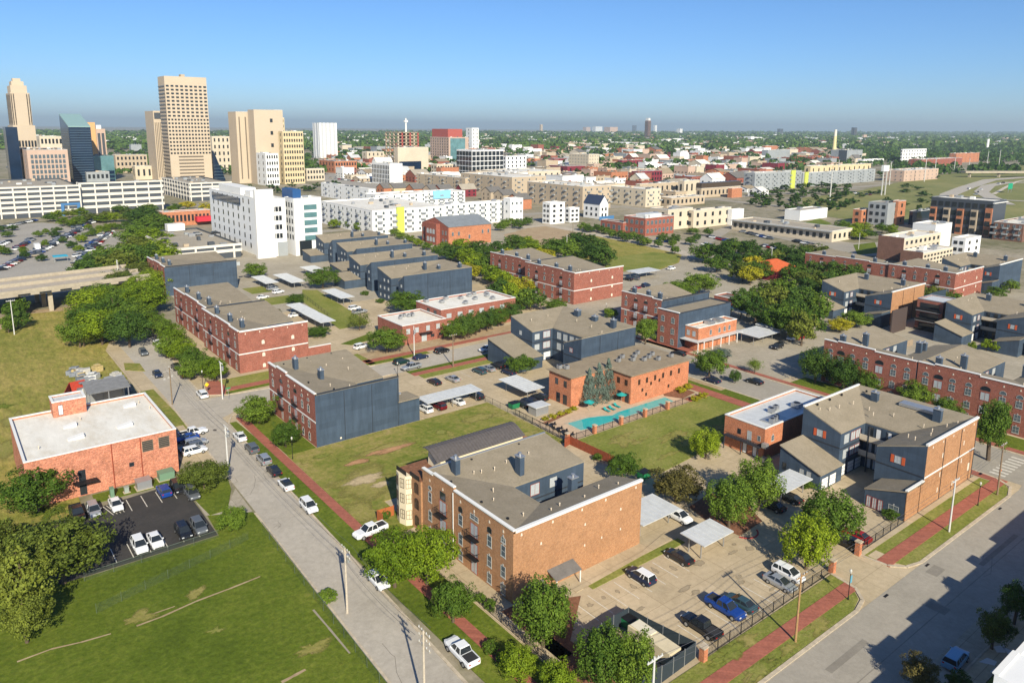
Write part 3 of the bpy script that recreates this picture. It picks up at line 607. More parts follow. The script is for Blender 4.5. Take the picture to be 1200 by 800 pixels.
m = MB(); m.hexa([(63.4, 70.3, 2.0), (68.3, 70.3, 2.0), (68.3, 72.28, 2.7), (63.4, 72.28, 2.7)], [(63.4, 70.3, 2.1), (68.3, 70.3, 2.1), (68.3, 72.28, 2.8), (63.4, 72.28, 2.8)]); a = m.build('entrance_canopy', shingle_dk, T)
for x in (63.6, 68.1): box('post', white, a, x-.07, x+.07, 70.35, 70.5, 0.1, 1.99)
m = MB(); m.hexa([(59.6, 70.5, 1.2), (62.6, 70.5, 1.2), (62.6, 72.28, 1.7), (59.6, 72.28, 1.7)], [(59.6, 70.5, 1.3), (62.6, 70.5, 1.3), (62.6, 72.28, 1.8), (59.6, 72.28, 1.8)]); m.build('entrance_canopy', shingle_dk, T)
# --- the little bay-windowed house joined on behind it
T = thing('bay_window_house', 'cream bay-windowed brick house with curved dark standing-seam roof behind foreground block', 'house', (68, 98.5, 0))
m = MB(); m.box(57.0, 82, 95.7, 102.4, 0, 8.7); m.build('wall', brickF, T); m = MB(); m.box(57.1, 63, 95.72, 102.3, 8.703, 8.85); m.build('terrace', mulch, T)
cream = plain('cream_render', (.70, .60, .42), .8); m = MB(); bay = [(57, 102.3), (56.1, 101.9), (55.7, 100.4), (56.1, 98.9), (57, 98.5)]; m.prism(bay, 0, 8.75); B = m.build('bay', cream, T)
for z in (1.2, 4.0, 6.6):
    for (a, b) in ((bay[1], bay[2]), (bay[2], bay[3]), (bay[3], bay[4])):
        c = ((a[0]+b[0])/2, (a[1]+b[1])/2); f, p = win_mesh(.9, 1.6, 'bronze', 0); o = bpy.data.objects.new('bay_window', f); COL.objects.link(o); o.parent = B; q = wpos(B); an = math.atan2(b[1]-a[1], b[0]-a[0]); o.location = (c[0]-.02*math.sin(-an), c[1]-.02*math.cos(an)*0, z); o.location = (c[0]-q[0]+math.sin(an)*.03, c[1]-q[1]-math.cos(an)*.03, z); o.rotation_euler = (0, 0, an)
for u in (97.0,):
    for z in (6.3, 3.6, .6): win(T, 'W', 57.0, u, z, 1.3, 1.9, 'bronze', .3)
m = MB(); m.box(56.2, 56.26, 98.9, 102, 8.76, 9.5); m.box(56.9, 56.96, 96, 98.8, 8.76, 9.5); m.build('railing', iron, T)
m = MB(); prof = [(100.9, 11.85), (100.3, 12.05), (99.4, 12.02), (98.6, 11.75), (97.8, 11.35), (96.6, 10.75)]; X0_, X1_ = 60.6, 79.0
for a, b in zip(prof, prof[1:]): m.hexa([(X0_, b[0], b[1]-.14), (X1_, b[0], b[1]-.14), (X1_, a[0], a[1]-.14), (X0_, a[0], a[1]-.14)], [(X0_, b[0], b[1]), (X1_, b[0], b[1]), (X1_, a[0], a[1]), (X0_, a[0], a[1])])
for i in range(31):
    x = X0_+i*.6
    for a, b in zip(prof, prof[1:]): m.hexa([(x, b[0], b[1]+.002), (x+.05, b[0], b[1]+.002), (x+.05, a[0], a[1]+.002), (x, a[0], a[1]+.002)], [(x, b[0], b[1]+.07), (x+.05, b[0], b[1]+.07), (x+.05, a[0], a[1]+.07), (x, a[0], a[1]+.07)])
m.build('standing_seam_roof', plain('seam_metal', (.13, .115, .11), .5, .2, .2, 2), T)
m = MB(); pp = [(y, z-.2) for y, z in prof[1:-1]]; b_ = [(61.4, 96.8, 8.8), (61.4, 100.6, 8.8)]
m.poly([(61.4, 100.6, 8.8), (61.4, 96.8, 8.8)]+[(61.4, y, z) for y, z in pp[::-1]]); m.build('gable', cream, T); m = MB(); m.box(61.45, 78.6, 96.8, 100.6, 8.71, 10.6); m.build('upper_wall', cream, T)
# --- D: blue siding and brick block on the right
T = ublock('courtyard_apartment_building', 'blue-sided and tan brick apartment block with open garage court beside the right street', 128.8, 149.5, 50.1, 73, 137.8, 58.5, 65.2, 'W', 11.9, 9.0, brickF, blue, 0)
m = MB(); m.box(128.72, 149.6, 49.98, 50.42, 11.75, 12.1); m.build('coping', white, T)
m = MB(); m.box(128.7, 149.55, 72.7, 73.1, 11.8, 12.05); m.build('coping', white, T)
band(T, 128.8, 149.5, 50.1, 73, 5.85, 'S'); bands_dark(T, 0, 0, 0, 0, [('W', 128.8, 65.2, 73, 5.9), ('W', 128.8, 50.15, 58.5, 5.9), ('S', 65.2, 128.9, 137.7, 5.6), ('S', 65.2, 128.9, 137.7, 2.6)])
for u, z in ((69.3, 7.0), (54.7, 7.0)):
    win(T, 'W', 128.8, u, z, 1.1, 1.3, 'lite')
    for s in (-.95, .95): m = MB(); m.box(128.72, 128.79, u+s-.27, u+s+.27, z-.05, z+1.35); m.build('shutter', plain('orange_shutter', (.52, .10, .035), .6), T)
for u, st in ((131.0, 'lite'), (133.4, 'french'), (135.2, 'french')):
    for z in (6.5, 3.5): win(T, 'S', 65.2, u, z, 1.7, 1.75, st)
for u in (130.4, 133.4, 136.2): win(T, 'S', 65.2, u, .1, 2.4, 2.25, 'garage')
for z in (2.9, 6.0): m = MB(); m.box(135.8, 137.8, 58.6, 65.1, z, z+.2); a = m.build('gallery', wood, T); m = MB(); m.box(135.75, 135.83, 58.6, 65.1, z+.2, z+1.25); m.build('rail', plain('pale_rail', (.55, .47, .36), .7), a)
for u in (60.5, 62.5, 64): win(T, 'W', 137.8, u, 6.3, 1.0, 2.1, 'door' if u < 64 else 'dark'); win(T, 'W', 137.8, u, 3.2, 1.0, 2.1, 'door' if u > 61 else 'dark'); win(T, 'W', 137.8, u, .1, 1.2, 2.2, 'door')
for y in (60, 63.4): m = MB(); m.box(135.7, 135.95, y-.12, y+.12, 0, 9); m.build('post', dktrim, T)
for u in (147.7, 143.3, 139, 134.9, 130.9): keystones(T, 'S', 50.1, (u,), 10.85)
for u, z in ((135.3, 7.9), (144.1, 7.9), (135, 4.4), (143.9, 4.5), (134.7, 1.6), (140.9, 1)): win(T, 'S', 50.1, u, z, .35, .9, 'blank')
win(T, 'S', 50.1, 147.6, 2.0, .9, 1.5, 'blank')
chimney(T, 145.5, 67.5, 10.3, 12.6); chimney(T, 144.8, 55.3, 10.3, 13.0, 1.0, 1.4); box('skylight', galv, T, 146, 148.3, 56.5, 63, 11.2, 11.75)
vents(T, [(133, 70), (135.8, 69.6), (131.2, 71), (140, 69), (141.5, 66.5), (139.3, 64.6), (142, 62), (141, 56), (138, 53.3), (142.3, 52.6), (135.8, 52.6), (131.8, 53.5), (145.4, 52), (134, 55.6)], lambda x, y: 11.0 if y > 67 or y < 54 else 10.2)
for x, y in ((132, 72), (136.5, 72), (141, 72), (147, 70)): box('roof_vent', iron, T, x-.15, x+.15, y-.15, y+.15, 11.6, 12.0)
def lean(T, x0, x1, y0, y1, z0, z1, wall, rm=shingle, nm='garage_wing'):
    """lean-to wing; z0 at y0, z1 at y1"""
    m = MB(); m.hexa([(x0, y0, 0), (x1, y0, 0), (x1, y1, 0), (x0, y1, 0)], [(x0, y0, z0), (x1, y0, z0), (x1, y1, z1), (x0, y1, z1)]); a = m.build(nm, wall, T)
    o = .25; m = MB(); m.hexa([(x0-o, y0-o, z0+.01), (x1, y0-o, z0+.01), (x1, y1+o*.3, z1+.01), (x0-o, y1+o*.3, z1+.01)], [(x0-o, y0-o, z0+.2), (x1, y0-o, z0+.2), (x1, y1+o*.3, z1+.2), (x0-o, y1+o*.3, z1+.2)]); m.build('wing_roof', rm, a); return a
a = lean(T, 121.2, 128.78, 64.4, 72.6, 3.1, 6.0, blue)
for u in (122.9, 125.6): win(a, 'S', 64.4, u, .1, 2.3, 2.2, 'garage')
for u, st in ((71.5, 'dark'), (68, 'lite'), (66.6, 'lite')): win(a, 'W', 121.2, u, 1.6, .8, 1.4, st)
a = lean(T, 122.8, 128.78, 50.14, 57, 5.3, 3.1, blue); m = MB(); m.box(122.75, 128.7, 50.03, 50.13, 0, 5.2); m.build('brick_wall', brickF, a); m = MB(); m.box(122.6, 128.7, 49.9, 50.35, 5.35, 5.65); m.build('coping', white, a)
for u in (56.2, 55.2, 54.2): win(a, 'W', 122.8, u, .15, .8, 2., 'french')
win(a, 'W', 122.8, 52, .7, 1.7, 1.4, 'pair')
# --- G: red brick front, blank blue side wall
T = ublock('brick_apartment_building', 'red brick fronted block with tall blank blue side wall facing the empty lawn', 57.2, 76.3, 136.6, 162, 69.5, 139.4, 143.6, 'E', 11.2, 9.2, blue, brickR, 0)
for a, b, h in ((136.6, 151.6, 11.5), (151.6, 157.3, 11.95), (157.3, 162, 11.6)): m = MB(); m.box(57.18, 57.5, a, b-.01, 10.95, h-.2); m.build('parapet', brickR, T); m = MB(); m.box(57.05, 57.58, a-.02, b-.02, h-.197, h); m.build('coping', white, T)
m = MB(); m.box(57.6, 76.3, 136.5, 136.8, 11.1, 11.35); m.build('coping', dktrim, T); band(T, 57.2, 76, 136.6, 162, 5.15, 'W')
a = lean(T, 76.35, 81.4, 136.6, 142, 5.3, 5.0, blue)
def front(T, pl, us, wins=(6.6, 3.3, .6), H_=2, top=8.9, mid=(), rz=None):
    for u in us:
        for z in wins: win(T, 'W', pl, u, z, 1.0, 1.5)
        win(T, 'W', pl, u, top, .95, .7, 'plain', .25)
    for u in mid:
        for z in (6.1, 3.0): win(T, 'W', pl, u, z, 1.7, 2., 'french'); balcony(T, 'W', pl, u, z-.05, 2.3, .6)
        win(T, 'W', pl, u, 8.7, 1.6, .9, 'dark', .3); win(T, 'W', pl, u, .2, 1.5, 2.1, 'french')
front(T, 57.2, (159.6, 150.4, 143.2, 140), mid=(154.6, 146.8)); keystones(T, 'W', 57.2, (159.6, 154.6, 150.4, 146.8, 143.2, 140), 10.1)
win(T, 'S', 143.6, 71.5, 7.0, 1.6, 1.7, 'french'); win(T, 'S', 143.6, 74.6, 7.2, 1.6, 1.5, 'grid')
chimney(T, 61.4, 156.6, 10.3, 13); chimney(T, 63.6, 148, 9.8, 12.2)
vents(T, [(66, 159), (68, 155), (65, 152), (63, 142), (66, 139), (71, 150), (73, 157)], 10.3)
for x, y in ((60, 160), (66, 161), (72, 161), (59.5, 145), (62, 138)): box('roof_vent', iron, T, x-.15, x+.15, y-.15, y+.15, 10.7, 11.2)
win(T, 'S', 136.6, 62.5, .5, .4, .4, 'blank')
for u in (77.7, 79): m = MB(); m.tube((u, 141, 4.9), (u, 141, 5.6), .35, .3); m.build('roof_turbine', galv, T)
# --- L: long red brick block (two joined units) and BL: its far blue-walled neighbour
def rowblock(label, x0, x1, y0, y1, south, w2=8, h=11.2, nw=4, brk=brickR, chs=((2.4, .8), (2.6, .45), (3.2, .2)), bandz=5.0, group=None, winW=True):
    L_ = y1-y0; c0 = y0+(3.4 if south is not None else 6.); c1 = c0+L_*.22; T = ublock('brick_apartment_building', label, x0, x1, y0, y1, x1-w2, c0, c1, 'E', h, h-1.9, south, brk, 0, group=group)
    k = [0, .22, .62, 1]
    for i in range(3):
        a, b = y0+L_*k[i], y0+L_*k[i+1]; hh = h+(.75 if i == 1 else .4); m = MB(); m.box(x0-.02, x0+.3, a, b-.01, h-.2, hh-.2); m.build('parapet', brk, T); m = MB(); m.box(x0-.14, x0+.38, a-.02, b-.02, hh-.197, hh); m.build('coping', white, T)
    m = MB(); m.box(x0+.4, x1+.1, y0-.12, y0+.3, h-.1, h+.25); m.build('coping', white if 'brick' in south.name else dktrim, T)
    band(T, x0, x1-.1, y0, y1, bandz, 'WS' if 'brick' in south.name else 'W')
    us = [y0+L_*(i+.5)/(nw+2) for i in range(nw+2)]; mid = (us[1], us[-2])
    if winW: front(T, x0, [u for u in us if u not in mid], mid=mid); keystones(T, 'W', x0, us, h-1.2)
    for dx, fy in chs: chimney(T, x0+dx, y0+L_*fy, h-1.4, h+1.5)
    win(T, 'S', c1, x1-w2+2.2, h-4.1, 1.6, 1.7, 'french'); win(T, 'S', c1, x1-w2+5, h-3.9, 1.6, 1.5, 'grid')
    vents(T, [(x0+random.uniform(2, 10), y0+random.uniform(2, L_-2)) for _ in range(6)], h-1.1)
    if 'brick' in south.name:
        keystones(T, 'S', y0, [x0+(x1-x0)*f for f in (.1, .3, .5, .7, .92)], h-.9)
        for f in (.34, .77):
            for z in (h-4.2, h-7.6, .6): win(T, 'S', y0, x0+(x1-x0)*f, z, .8, 1.1, 'blank', .3)
    return T
T = rowblock('long red brick block nearest the street trees, near half with white-banded end wall', 60.4, 79.4, 192.3, 223.8, brickR)
a = box('garden_wall', brickR, T, 79.45, 86, 192.4, 192.8, 0, 3.6); m = MB(); m.box(79.45, 86.1, 192.3, 192.9, 3.603, 3.75); m.build('coping', white, T)
T = rowblock('red brick block adjoining the far end of the white-banded block', 61.4, 79.0, 224.0, 258.6, blue)
T = rowblock('red brick block with wide blue side wall below the hillside trees', 68.5, 95.5, 300, 327, blue, 1.5, 11.2, 2)
# --- 10: long red brick block in the middle distance (two units)
T = rowblock('dark red brick block left of the carport, near unit with blank brick end', 184.5, 210.3, 198.3, 226.8, brickR, 8, 11.7)
T = rowblock('dark red brick block partly hidden by trees behind the blank-ended one', 187.4, 210, 227, 254, blue, 8, 11.7)
# --- 13: red brick with blue side and the orange two-storey corner shop below it
T = rowblock('red brick and blue block with low roofed side wing right of mid-street trees', 179.1, 203, 152, 169.2, blue, 9, 10.8, 2)
T2 = flat('brick_apartment_building', 'red brick fronted narrow block with long blank blue wall above the orange shop', 'apartment building', 171.2, 196.3, 138.6, 146.4, 10.5, blue, shingle, .25, dktrim)
m = MB(); m.box(171.1, 171.19, 138.5, 146.4, 0, 10.4); m.build('brick_wall', brickR, T2); m = MB(); m.box(171.0, 171.6, 138.4, 146.5, 10.75, 10.95); m.build('coping', white, T2)
for u in (140.5, 144.4):
    for z in (7.3, 4.0, .8): win(T2, 'W', 171.1, u, z, 1.3, 1.6, 'pair')
T = flat('corner_shop', 'two-storey orange brick shop with white roof and veranda under the blue wall', 'shop', 174.5, 193, 133.7, 138.5, 6.6, brickO, flatwhite, .5)
for u in (180.3, 184.5, 187, 189.4): win(T, 'S', 133.7, u, 3.9, 1., 1.4, 'sash', .2)
for u in (135.2, 137.3): win(T, 'W', 174.5, u, 3.9, 1.1, 1.6, 'lite')
m = MB(); m.box(172, 174.4, 132, 138.4, 3.0, 3.15); m.box(174.4, 193.6, 131.6, 133.6, 3.0, 3.15); a = m.build('veranda', metalroof, T)
for x in (172.2, 175, 179, 183, 187, 191): m = MB(); m.box(x-.1, x+.1, 131.7, 131.9, 0, 2.99); m.build('post', white, a)
for x in (182, 186.5): m = MB(); m.box(x, x+2.4, 135.2, 137.6, 6.1, 7.2); m.build('roof_unit', galv, T)
vents(T, [(177, 136), (179, 137), (190.5, 136)], 6.1)
# --- 11: blue U block mid picture
T = ublock('courtyard_apartment_building', 'blue-sided block with shingle roof and lit white garages behind the orange clubhouse', 127.6, 147.6, 133.8, 163, 135, 140.6, 153.4, 'W', 11.6, 9, blue, blue, 0)
bands_dark(T, 0, 0, 0, 0, [('W', 127.6, 153.4, 162.9, 5.9), ('W', 127.6, 134, 140.6, 5.9), ('S', 153.4, 127.7, 134.9, 5.6), ('S', 153.4, 127.7, 134.9, 2.7), ('W', 135, 140.7, 153.3, 5.6), ('W', 135, 140.7, 153.3, 2.7)])
for z in (6.5, 3.5): win(T, 'S', 153.4, 129.3, z, 1.7, 1.6, 'lite'); win(T, 'S', 153.4, 132.8, z, 2.6, 1.9, 'french')
for u in (129.6, 133): win(T, 'S', 153.4, u, .1, 2.6, 2.3, 'garage')
win(T, 'W', 127.6, 158.5, 7, 1., 1.2, 'lite'); win(T, 'W', 127.6, 137.6, 7, 1.2, 1.2, 'french')
for u in (143, 145.4, 148, 150.6): win(T, 'W', 135, u, 6.3, 1.6, 1.9, 'lite'); win(T, 'W', 135, u, 3.2, 1.6, 1.9, 'lite' if u > 145 else 'french')
for u in (142.5, 146): win(T, 'W', 135, u, .1, 2.4, 2.2, 'garage')
a = lean(T, 119.2, 127.58, 148.9, 162.6, 3.3, 6.4, blue); chimney(T, 144.5, 153.5, 9.8, 12.6, 1.3, 1.7); chimney(T, 144.6, 146.5, 9.8, 12.2, 1.2, 1.6); chimney(T, 143.8, 138.5, 10, 13, 1.2, 1.3)
vents(T, [(131, 158), (138, 159), (141, 150), (140, 143), (138, 137), (143, 135)], 10.6)
# --- 17: two more courtyard blocks on the right and their kin farther off
def courtblock(label, x0, y0, w=21, d=23, S_=brickF, ext=True, zh=11.4):
    c0, c1 = y0+d*.36, y0+d*.66; T = ublock('courtyard_apartment_building', label, x0, x0+w, y0, y0+d, x0+w*.42, c0, c1, 'W', zh, zh-2.7, S_, blue, 0)
    m = MB(); m.box(x0-.08, x0+w+.1, y0-.12, y0+.32, zh-.1, zh+.25); m.build('coping', white, T)
    bands_dark(T, 0, 0, 0, 0, [('W', x0, c1, y0+d-.1, zh-5.9), ('W', x0, y0+.1, c0, zh-5.9), ('S', c1, x0+.1, x0+w*.4, zh-6), ('S', c1, x0+.1, x0+w*.4, zh-9)])
    for u in ((c1+y0+d)/2, (y0+c0)/2):
        win(T, 'W', x0, u, zh-4.8, 1., 1.2, 'lite')
        for s in (-.9, .9): m = MB(); m.box(x0-.08, x0-.01, u+s-.27, u+s+.27, zh-4.9, zh-3.5); m.build('shutter', plain('orange_shutter', (.52, .10, .035)), T)
    for u in (2, 5):
        for z in (zh-5.2, zh-8.2): win(T, 'S', c1, x0+u, z, 1.7, 1.7, 'french' if u > 3 else 'lite')
        win(T, 'S', c1, x0+u, .1, 2.4, 2.2, 'garage')
    for z in (2.9, 6.0): m = MB(); m.box(x0+w*.42-1.8, x0+w*.42-.01, c0+.1, c1-.1, z, z+.2); a = m.build('gallery', wood, T); m = MB(); m.box(x0+w*.42-1.86, x0+w*.42-1.8, c0+.1, c1-.1, z+.2, z+1.2); m.build('rail', plain('pale_rail', (.55, .47, .36)), a)
    for u in (c0+1.5, (c0+c1)/2, c1-1.3): [win(T, 'W', x0+w*.42, u, z, 1., 2., 'dark') for z in (6.3, 3.2, .1)]
    chimney(T, x0+w*.8, y0+d*.75, zh-1.5, zh+1.); chimney(T, x0+w*.8, y0+d*.22, zh-1.5, zh+1.)
    if ext: lean(T, x0-7.5, x0-.02, c1-.6, y0+d-.4, 3.1, 5.8, blue); e = lean(T, x0-6, x0-.02, y0+.05, y0+7, 5.2, 3.1, blue)
    vents(T, [(x0+random.uniform(2, w-2), y0+random.choice((random.uniform(1, 5), d-random.uniform(1, 5)))) for _ in range(6)], zh-.9)
    return T
T = courtblock('blue courtyard block with tan brick side beside the big tree cluster', 249.3, 113.5, 24, 24.8)
T = courtblock('blue courtyard block with shingle roof behind the timber balconies', 249.5, 73.8, 21.5, 23)
T = flat('balcony_block', 'narrow dark glazed balcony block between two blue courtyard blocks', 'apartment building', 252, 262, 98.5, 106.5, 10.2, brickR, metalroof, .2, galv)
for z in (.3, 3.6, 6.9): win(T, 'W', 252, 102.5, z, 5.8, 2.3, 'dark'); m = MB(); m.box(250.6, 251.98, 98.8, 106.2, z-.25, z-.05); a = m.build('balcony', galv, T); m = MB(); m.box(250.6, 250.66, 98.8, 106.2, z-.05, z+.9); m.build('rail', iron, a)
T = solo(box('screen_wall', plain('dark_boards', (.07, .05, .045), .8), None, 239, 249, 108, 108.4, 0, 7.6), 'tall dark boarded screen wall beside the narrow balcony block', 'wall')
T = solo(box('screen_wall', plain('navy_panel', (.03, .05, .07)), None, 262.5, 274, 106.8, 107.2, 0, 10.4), 'dark navy panel wall behind the narrow balcony block', 'wall')
# --- 16: the long red brick front at the right
for i, (ya, lab) in enumerate(((74.0, 'red brick arched-window row block left of the white truck trailer'), (50.6, 'red brick row block behind white trailer at right edge'), (27.0, 'red brick row block past the crosswalk corner'))):
    y1 = ya+23.1; T = ublock('brick_apartment_building', lab, 178.6, 204, ya, y1, 189, ya+6.8, ya+13.6, 'E', 10.8, 9, blue, brickR, 0)
    for a, b, h in ((ya, ya+10, 11.2), (ya+10, ya+19.5, 11.6), (ya+19.5, y1, 11.3)): m = MB(); m.box(178.58, 178.9, a, b-.01, 10.55, h-.2); m.build('parapet', brickR, T); m = MB(); m.box(178.45, 178.98, a, b-.02, h-.197, h); m.build('coping', white, T)
    for k, u in enumerate((2, 5.2, 8.6, 12, 15.4, 18.4, 21.2)):
        u += ya
        if k in (2, 5):
            for z in (5.9, 2.8): win(T, 'W', 178.6, u, z, 1.9, 1.9, 'french')
            win(T, 'W', 178.6, u, 8.2, 1.9, 1.0, 'dark', .4)
        else:
            for z in (6.2, 3.2, .6): win(T, 'W', 178.6, u, z, 1.3, 1.5, 'pair')
            win(T, 'W', 178.6, u, 8.2, 1.3, .9, 'plain', .4)
    keystones(T, 'W', 178.6, [ya+q for q in (2, 5.2, 8.6, 12, 15.4, 18.4, 21.2)], 9.9)
    chimney(T, 182, ya+20, 9.8, 12.2); chimney(T, 187, ya+16.6, 9.4, 12.6); chimney(T, 192, ya+5.5, 8.5, 12); chimney(T, 195, ya+5.6, 8.5, 11.4)
    win(T, 'S', ya+13.6, 193, 6.7, 1.7, 1.7, 'french'); win(T, 'S', ya+13.6, 197, 6.8, 1.7, 1.6, 'grid'); vents(T, [(181, ya+7), (184, ya+16), (188, ya+19), (192, ya+20), (183, ya+3)], 10)
# --- 18: the long red brick front farther right
T = rowblock('long red brick arched front beyond the right-hand trees, near unit', 304, 330, 115.8, 141, brickR, 4, 10.9, 4)
T = rowblock('long red brick arched front beyond the right-hand trees, far unit', 304.6, 326, 141.2, 178, blue, 4, 10.4, 5)
# --- the four stepped blue blocks in the middle
for i, (x0, x1, y0, y1, lab) in enumerate(((132.2, 161.8, 231, 251, 'nearest of four stepped blue blocks, blank side wall towards the white-roofed offices'), (135.6, 166.5, 262.5, 282, 'second of four stepped blue blocks behind the round parking tree'),
                            (146, 174, 296, 316, 'third of four stepped blue blocks'), (148.6, 178, 326, 345, 'farthest of four stepped blue blocks below the white apartments'))):
    c0, c1 = y0+4.2, y0+9.6; T = ublock('courtyard_apartment_building', lab, x0, x1, y0, y1, x0+6.6, c0, c1, 'W', 11.8, 9.2, blue, blue, 0, group=None)
    bands_dark(T, 0, 0, 0, 0, [('W', x0, c1, y1-.1, 6.1), ('W', x0, c1, y1-.1, 3.1), ('W', x0, y0+.1, c0, 6.1), ('S', c1, x0, x0+6.5, 6.1), ('S', c1, x0, x0+6.5, 3.1), ('W', x0, y0+.1, c0, 3.1)])
    for u in (c1+2, c1+5, y1-2.2): [win(T, 'W', x0, u, z, .9, 1.1, 'lite') for z in (7.2, 4.2, 1.2) if not (u > y1-3 and z > 7)]
    for z in (6.9, 4., 1.): win(T, 'S', c1, x0+4.3, z, 2.2, 1.2, 'lite')
    for u in (y0+2,): [win(T, 'W', x0, u, z, .9, 1.1, 'lite') for z in (7., 4.)]
    chimney(T, x0+16, y0+12, 10, 13); chimney(T, x0+20, y0+8.5, 9.8, 12); chimney(T, x0+26, y0+3, 10.5, 13)
    vents(T, [(x0+6, y1-2), (x0+12, y1-2.5), (x0+20, y1-2), (x0+9, y1-6)], 11)
    if i in (1, 3): lean(T, x0-7, x0-.02, y0+9.6, y0+19, 3.4, 5, blue)
    if i == 2: lean(T, x0-9, x0-.02, y0-4, y0+8, 3.4, 5, blue)
# --- 8: the white-roofed brick offices on the cross street
T = flat('brick_office', 'single-storey red brick office with dirty white flat roof and bare pole in front', 'office', 107.6, 123, 189.6, 205, 5.9, brickR, flatwhite, .35, white)
for u in (109.5, 112.5, 116.4, 120): win(T, 'S', 189.6, u, 3.2, 1.3, 1.6, 'lite')
for u in (118, 120.8): win(T, 'S', 189.6, u, 1.0, 1.2, .9, 'dark')
win(T, 'S', 189.6, 115, .1, 1.8, 2.4, 'lite', 0, 'entrance'); m = MB(); m.box(113.2, 117.4, 188.2, 189.55, 2.7, 2.9); m.build('canopy', iron, T)
for k, (x, y) in enumerate(((113, 200), (114.6, 200.6), (115.5, 199.4), (116.8, 199.2), (117.4, 200.6), (112, 198.6))): hvac(T, x, y, 5.5, .9)
T = flat('brick_office', 'taller red brick office with white roof full of air conditioners beside street trees', 'office', 123.1, 152.6, 192.6, 207.6, 8, brickR, flatwhite, .4, white)
for u in (126, 130.2, 134.4, 138.6, 142.8, 147): win(T, 'S', 192.6, u, 5.0, 1.8, 1.5, 'lite'); win(T, 'S', 192.6, u, 1.4, 1.5, 1.8, 'lite')
for x, y in ((126, 206), (129.5, 202), (135, 196.5), (137.6, 203), (141, 199.5), (142, 204.5), (146, 196.5), (147, 201), (145, 206), (149, 204), (133.4, 205.6)): hvac(T, x, y, 7.6, 1.3)
for u in (196, 200): win(T, 'W', 123.1, u, 6.1, 1.6, 1.1, 'dark')
# --- clubhouse by the pool
T = flat('clubhouse', 'orange brick clubhouse with flat tan roof overlooking the turquoise pool', 'clubhouse', 113.4, 126, 122, 129.8, 7.2, brickO, tanroof, .12, None); wall2 = MB(); wall2.box(126, 147, 115, 131.2, 0, 7.0); wall2.build('main_wall', brickO, T)
m = MB(); m.box(112.9, 126.8, 121.5, 130.3, 7.21, 7.36); m.build('roof_overhang', tanroof, T); m = MB(); m.box(125.6, 147.5, 114.5, 131.7, 7.03, 7.2); m.build('main_roof', tanroof, T)
for u in (124, 127): win(T, 'W', 113.4, u, 4.4, 1.0, 1.5, 'dark'); win(T, 'W', 113.4, u-.6 if u > 125 else u, .2, 1.3, 2.3, 'dark')
for u in (128.8, 131.5, 134.4, 137.3, 140.2, 143.2): win(T, 'S', 115, u, 4.3, .75, 1.3, 'bronze')
for u, z in ((130, 2.4), (133, 3.4), (136, 3.6), (139.5, 1.4), (131.4, 1.0)): win(T, 'S', 115, u, z, .6, .8, 'bronze')
for u in (116.5, 119): win(T, 'W', 126, u, 4.3, .9, 1.4, 'bronze'); win(T, 'W', 126, u-.4, .2, 1.2, 2.3, 'dark')
for x, y in ((131, 124), (134, 125.6), (134.5, 122.4), (137, 124.2), (139.6, 125.6), (136.8, 120.8), (139.4, 121.6), (141.8, 122.6), (140, 119), (144.6, 118.8)): hvac(T, x, y, 7.2, .9)
for x, y in ((115.4, 128.4), (116.6, 127.2)): hvac(T, x, y, 7.36, 1.0)
# --- 14: orange brick two-storey with white roof
T = flat('brick_walkup', 'small orange brick walk-up with white metal roof and dark balcony beside the shaded lawn', 'walk-up', 124.6, 150.2, 78.2, 87.6, 6.5, brickO, metalroof, .3, white)
win(T, 'W', 124.6, 84, 3.6, .8, 1.1, 'dark'); win(T, 'W', 124.6, 81.6, 3.0, 1.0, 2.0, 'lite', 0, 'door'); win(T, 'W', 124.6, 79.4, 3.6, .7, 1.1, 'plain'); win(T, 'S', 78.2, 127.4, 3.4, .9, 1.2, 'sash', .2)
for u in (80.2, 82.5): win(T, 'W', 124.6, u, .1, .95, 2.05, 'door')
m = MB(); m.box(123.2, 124.58, 78.3, 86.8, 2.75, 2.9); a = m.build('gallery', dktrim, T)
m = MB(); m.box(123.2, 123.25, 78.3, 86.8, 3.7, 3.76)
for k in range(22): m.box(123.2, 123.23, 78.4+k*.4, 78.43+k*.4, 2.9, 3.7)
m.build('rail', iron, a)
for y in (78.6, 82.5, 86.5): m = MB(); m.box(123.25, 123.4, y, y+.15, 0, 2.74); m.build('post', dktrim, a)
for x, y, s in ((129, 79.6, .9), (130.4, 79.8, .8), (131.6, 80.2, .7), (134, 83, 1.1), (136.2, 83.4, 1.), (141, 81.5, 1.8)): hvac(T, x, y, 6.22, s)
for z in (.1, 3.0): m = MB(); m.box(123.5, 124.5, 77.1, 78.1, z, z+.9); m.build('condenser', galv, T)
m = MB(); m.box(128.4, 133.5, 78.3, 81.9, 6.21, 6.45); m.build('duct_run', galv, T)
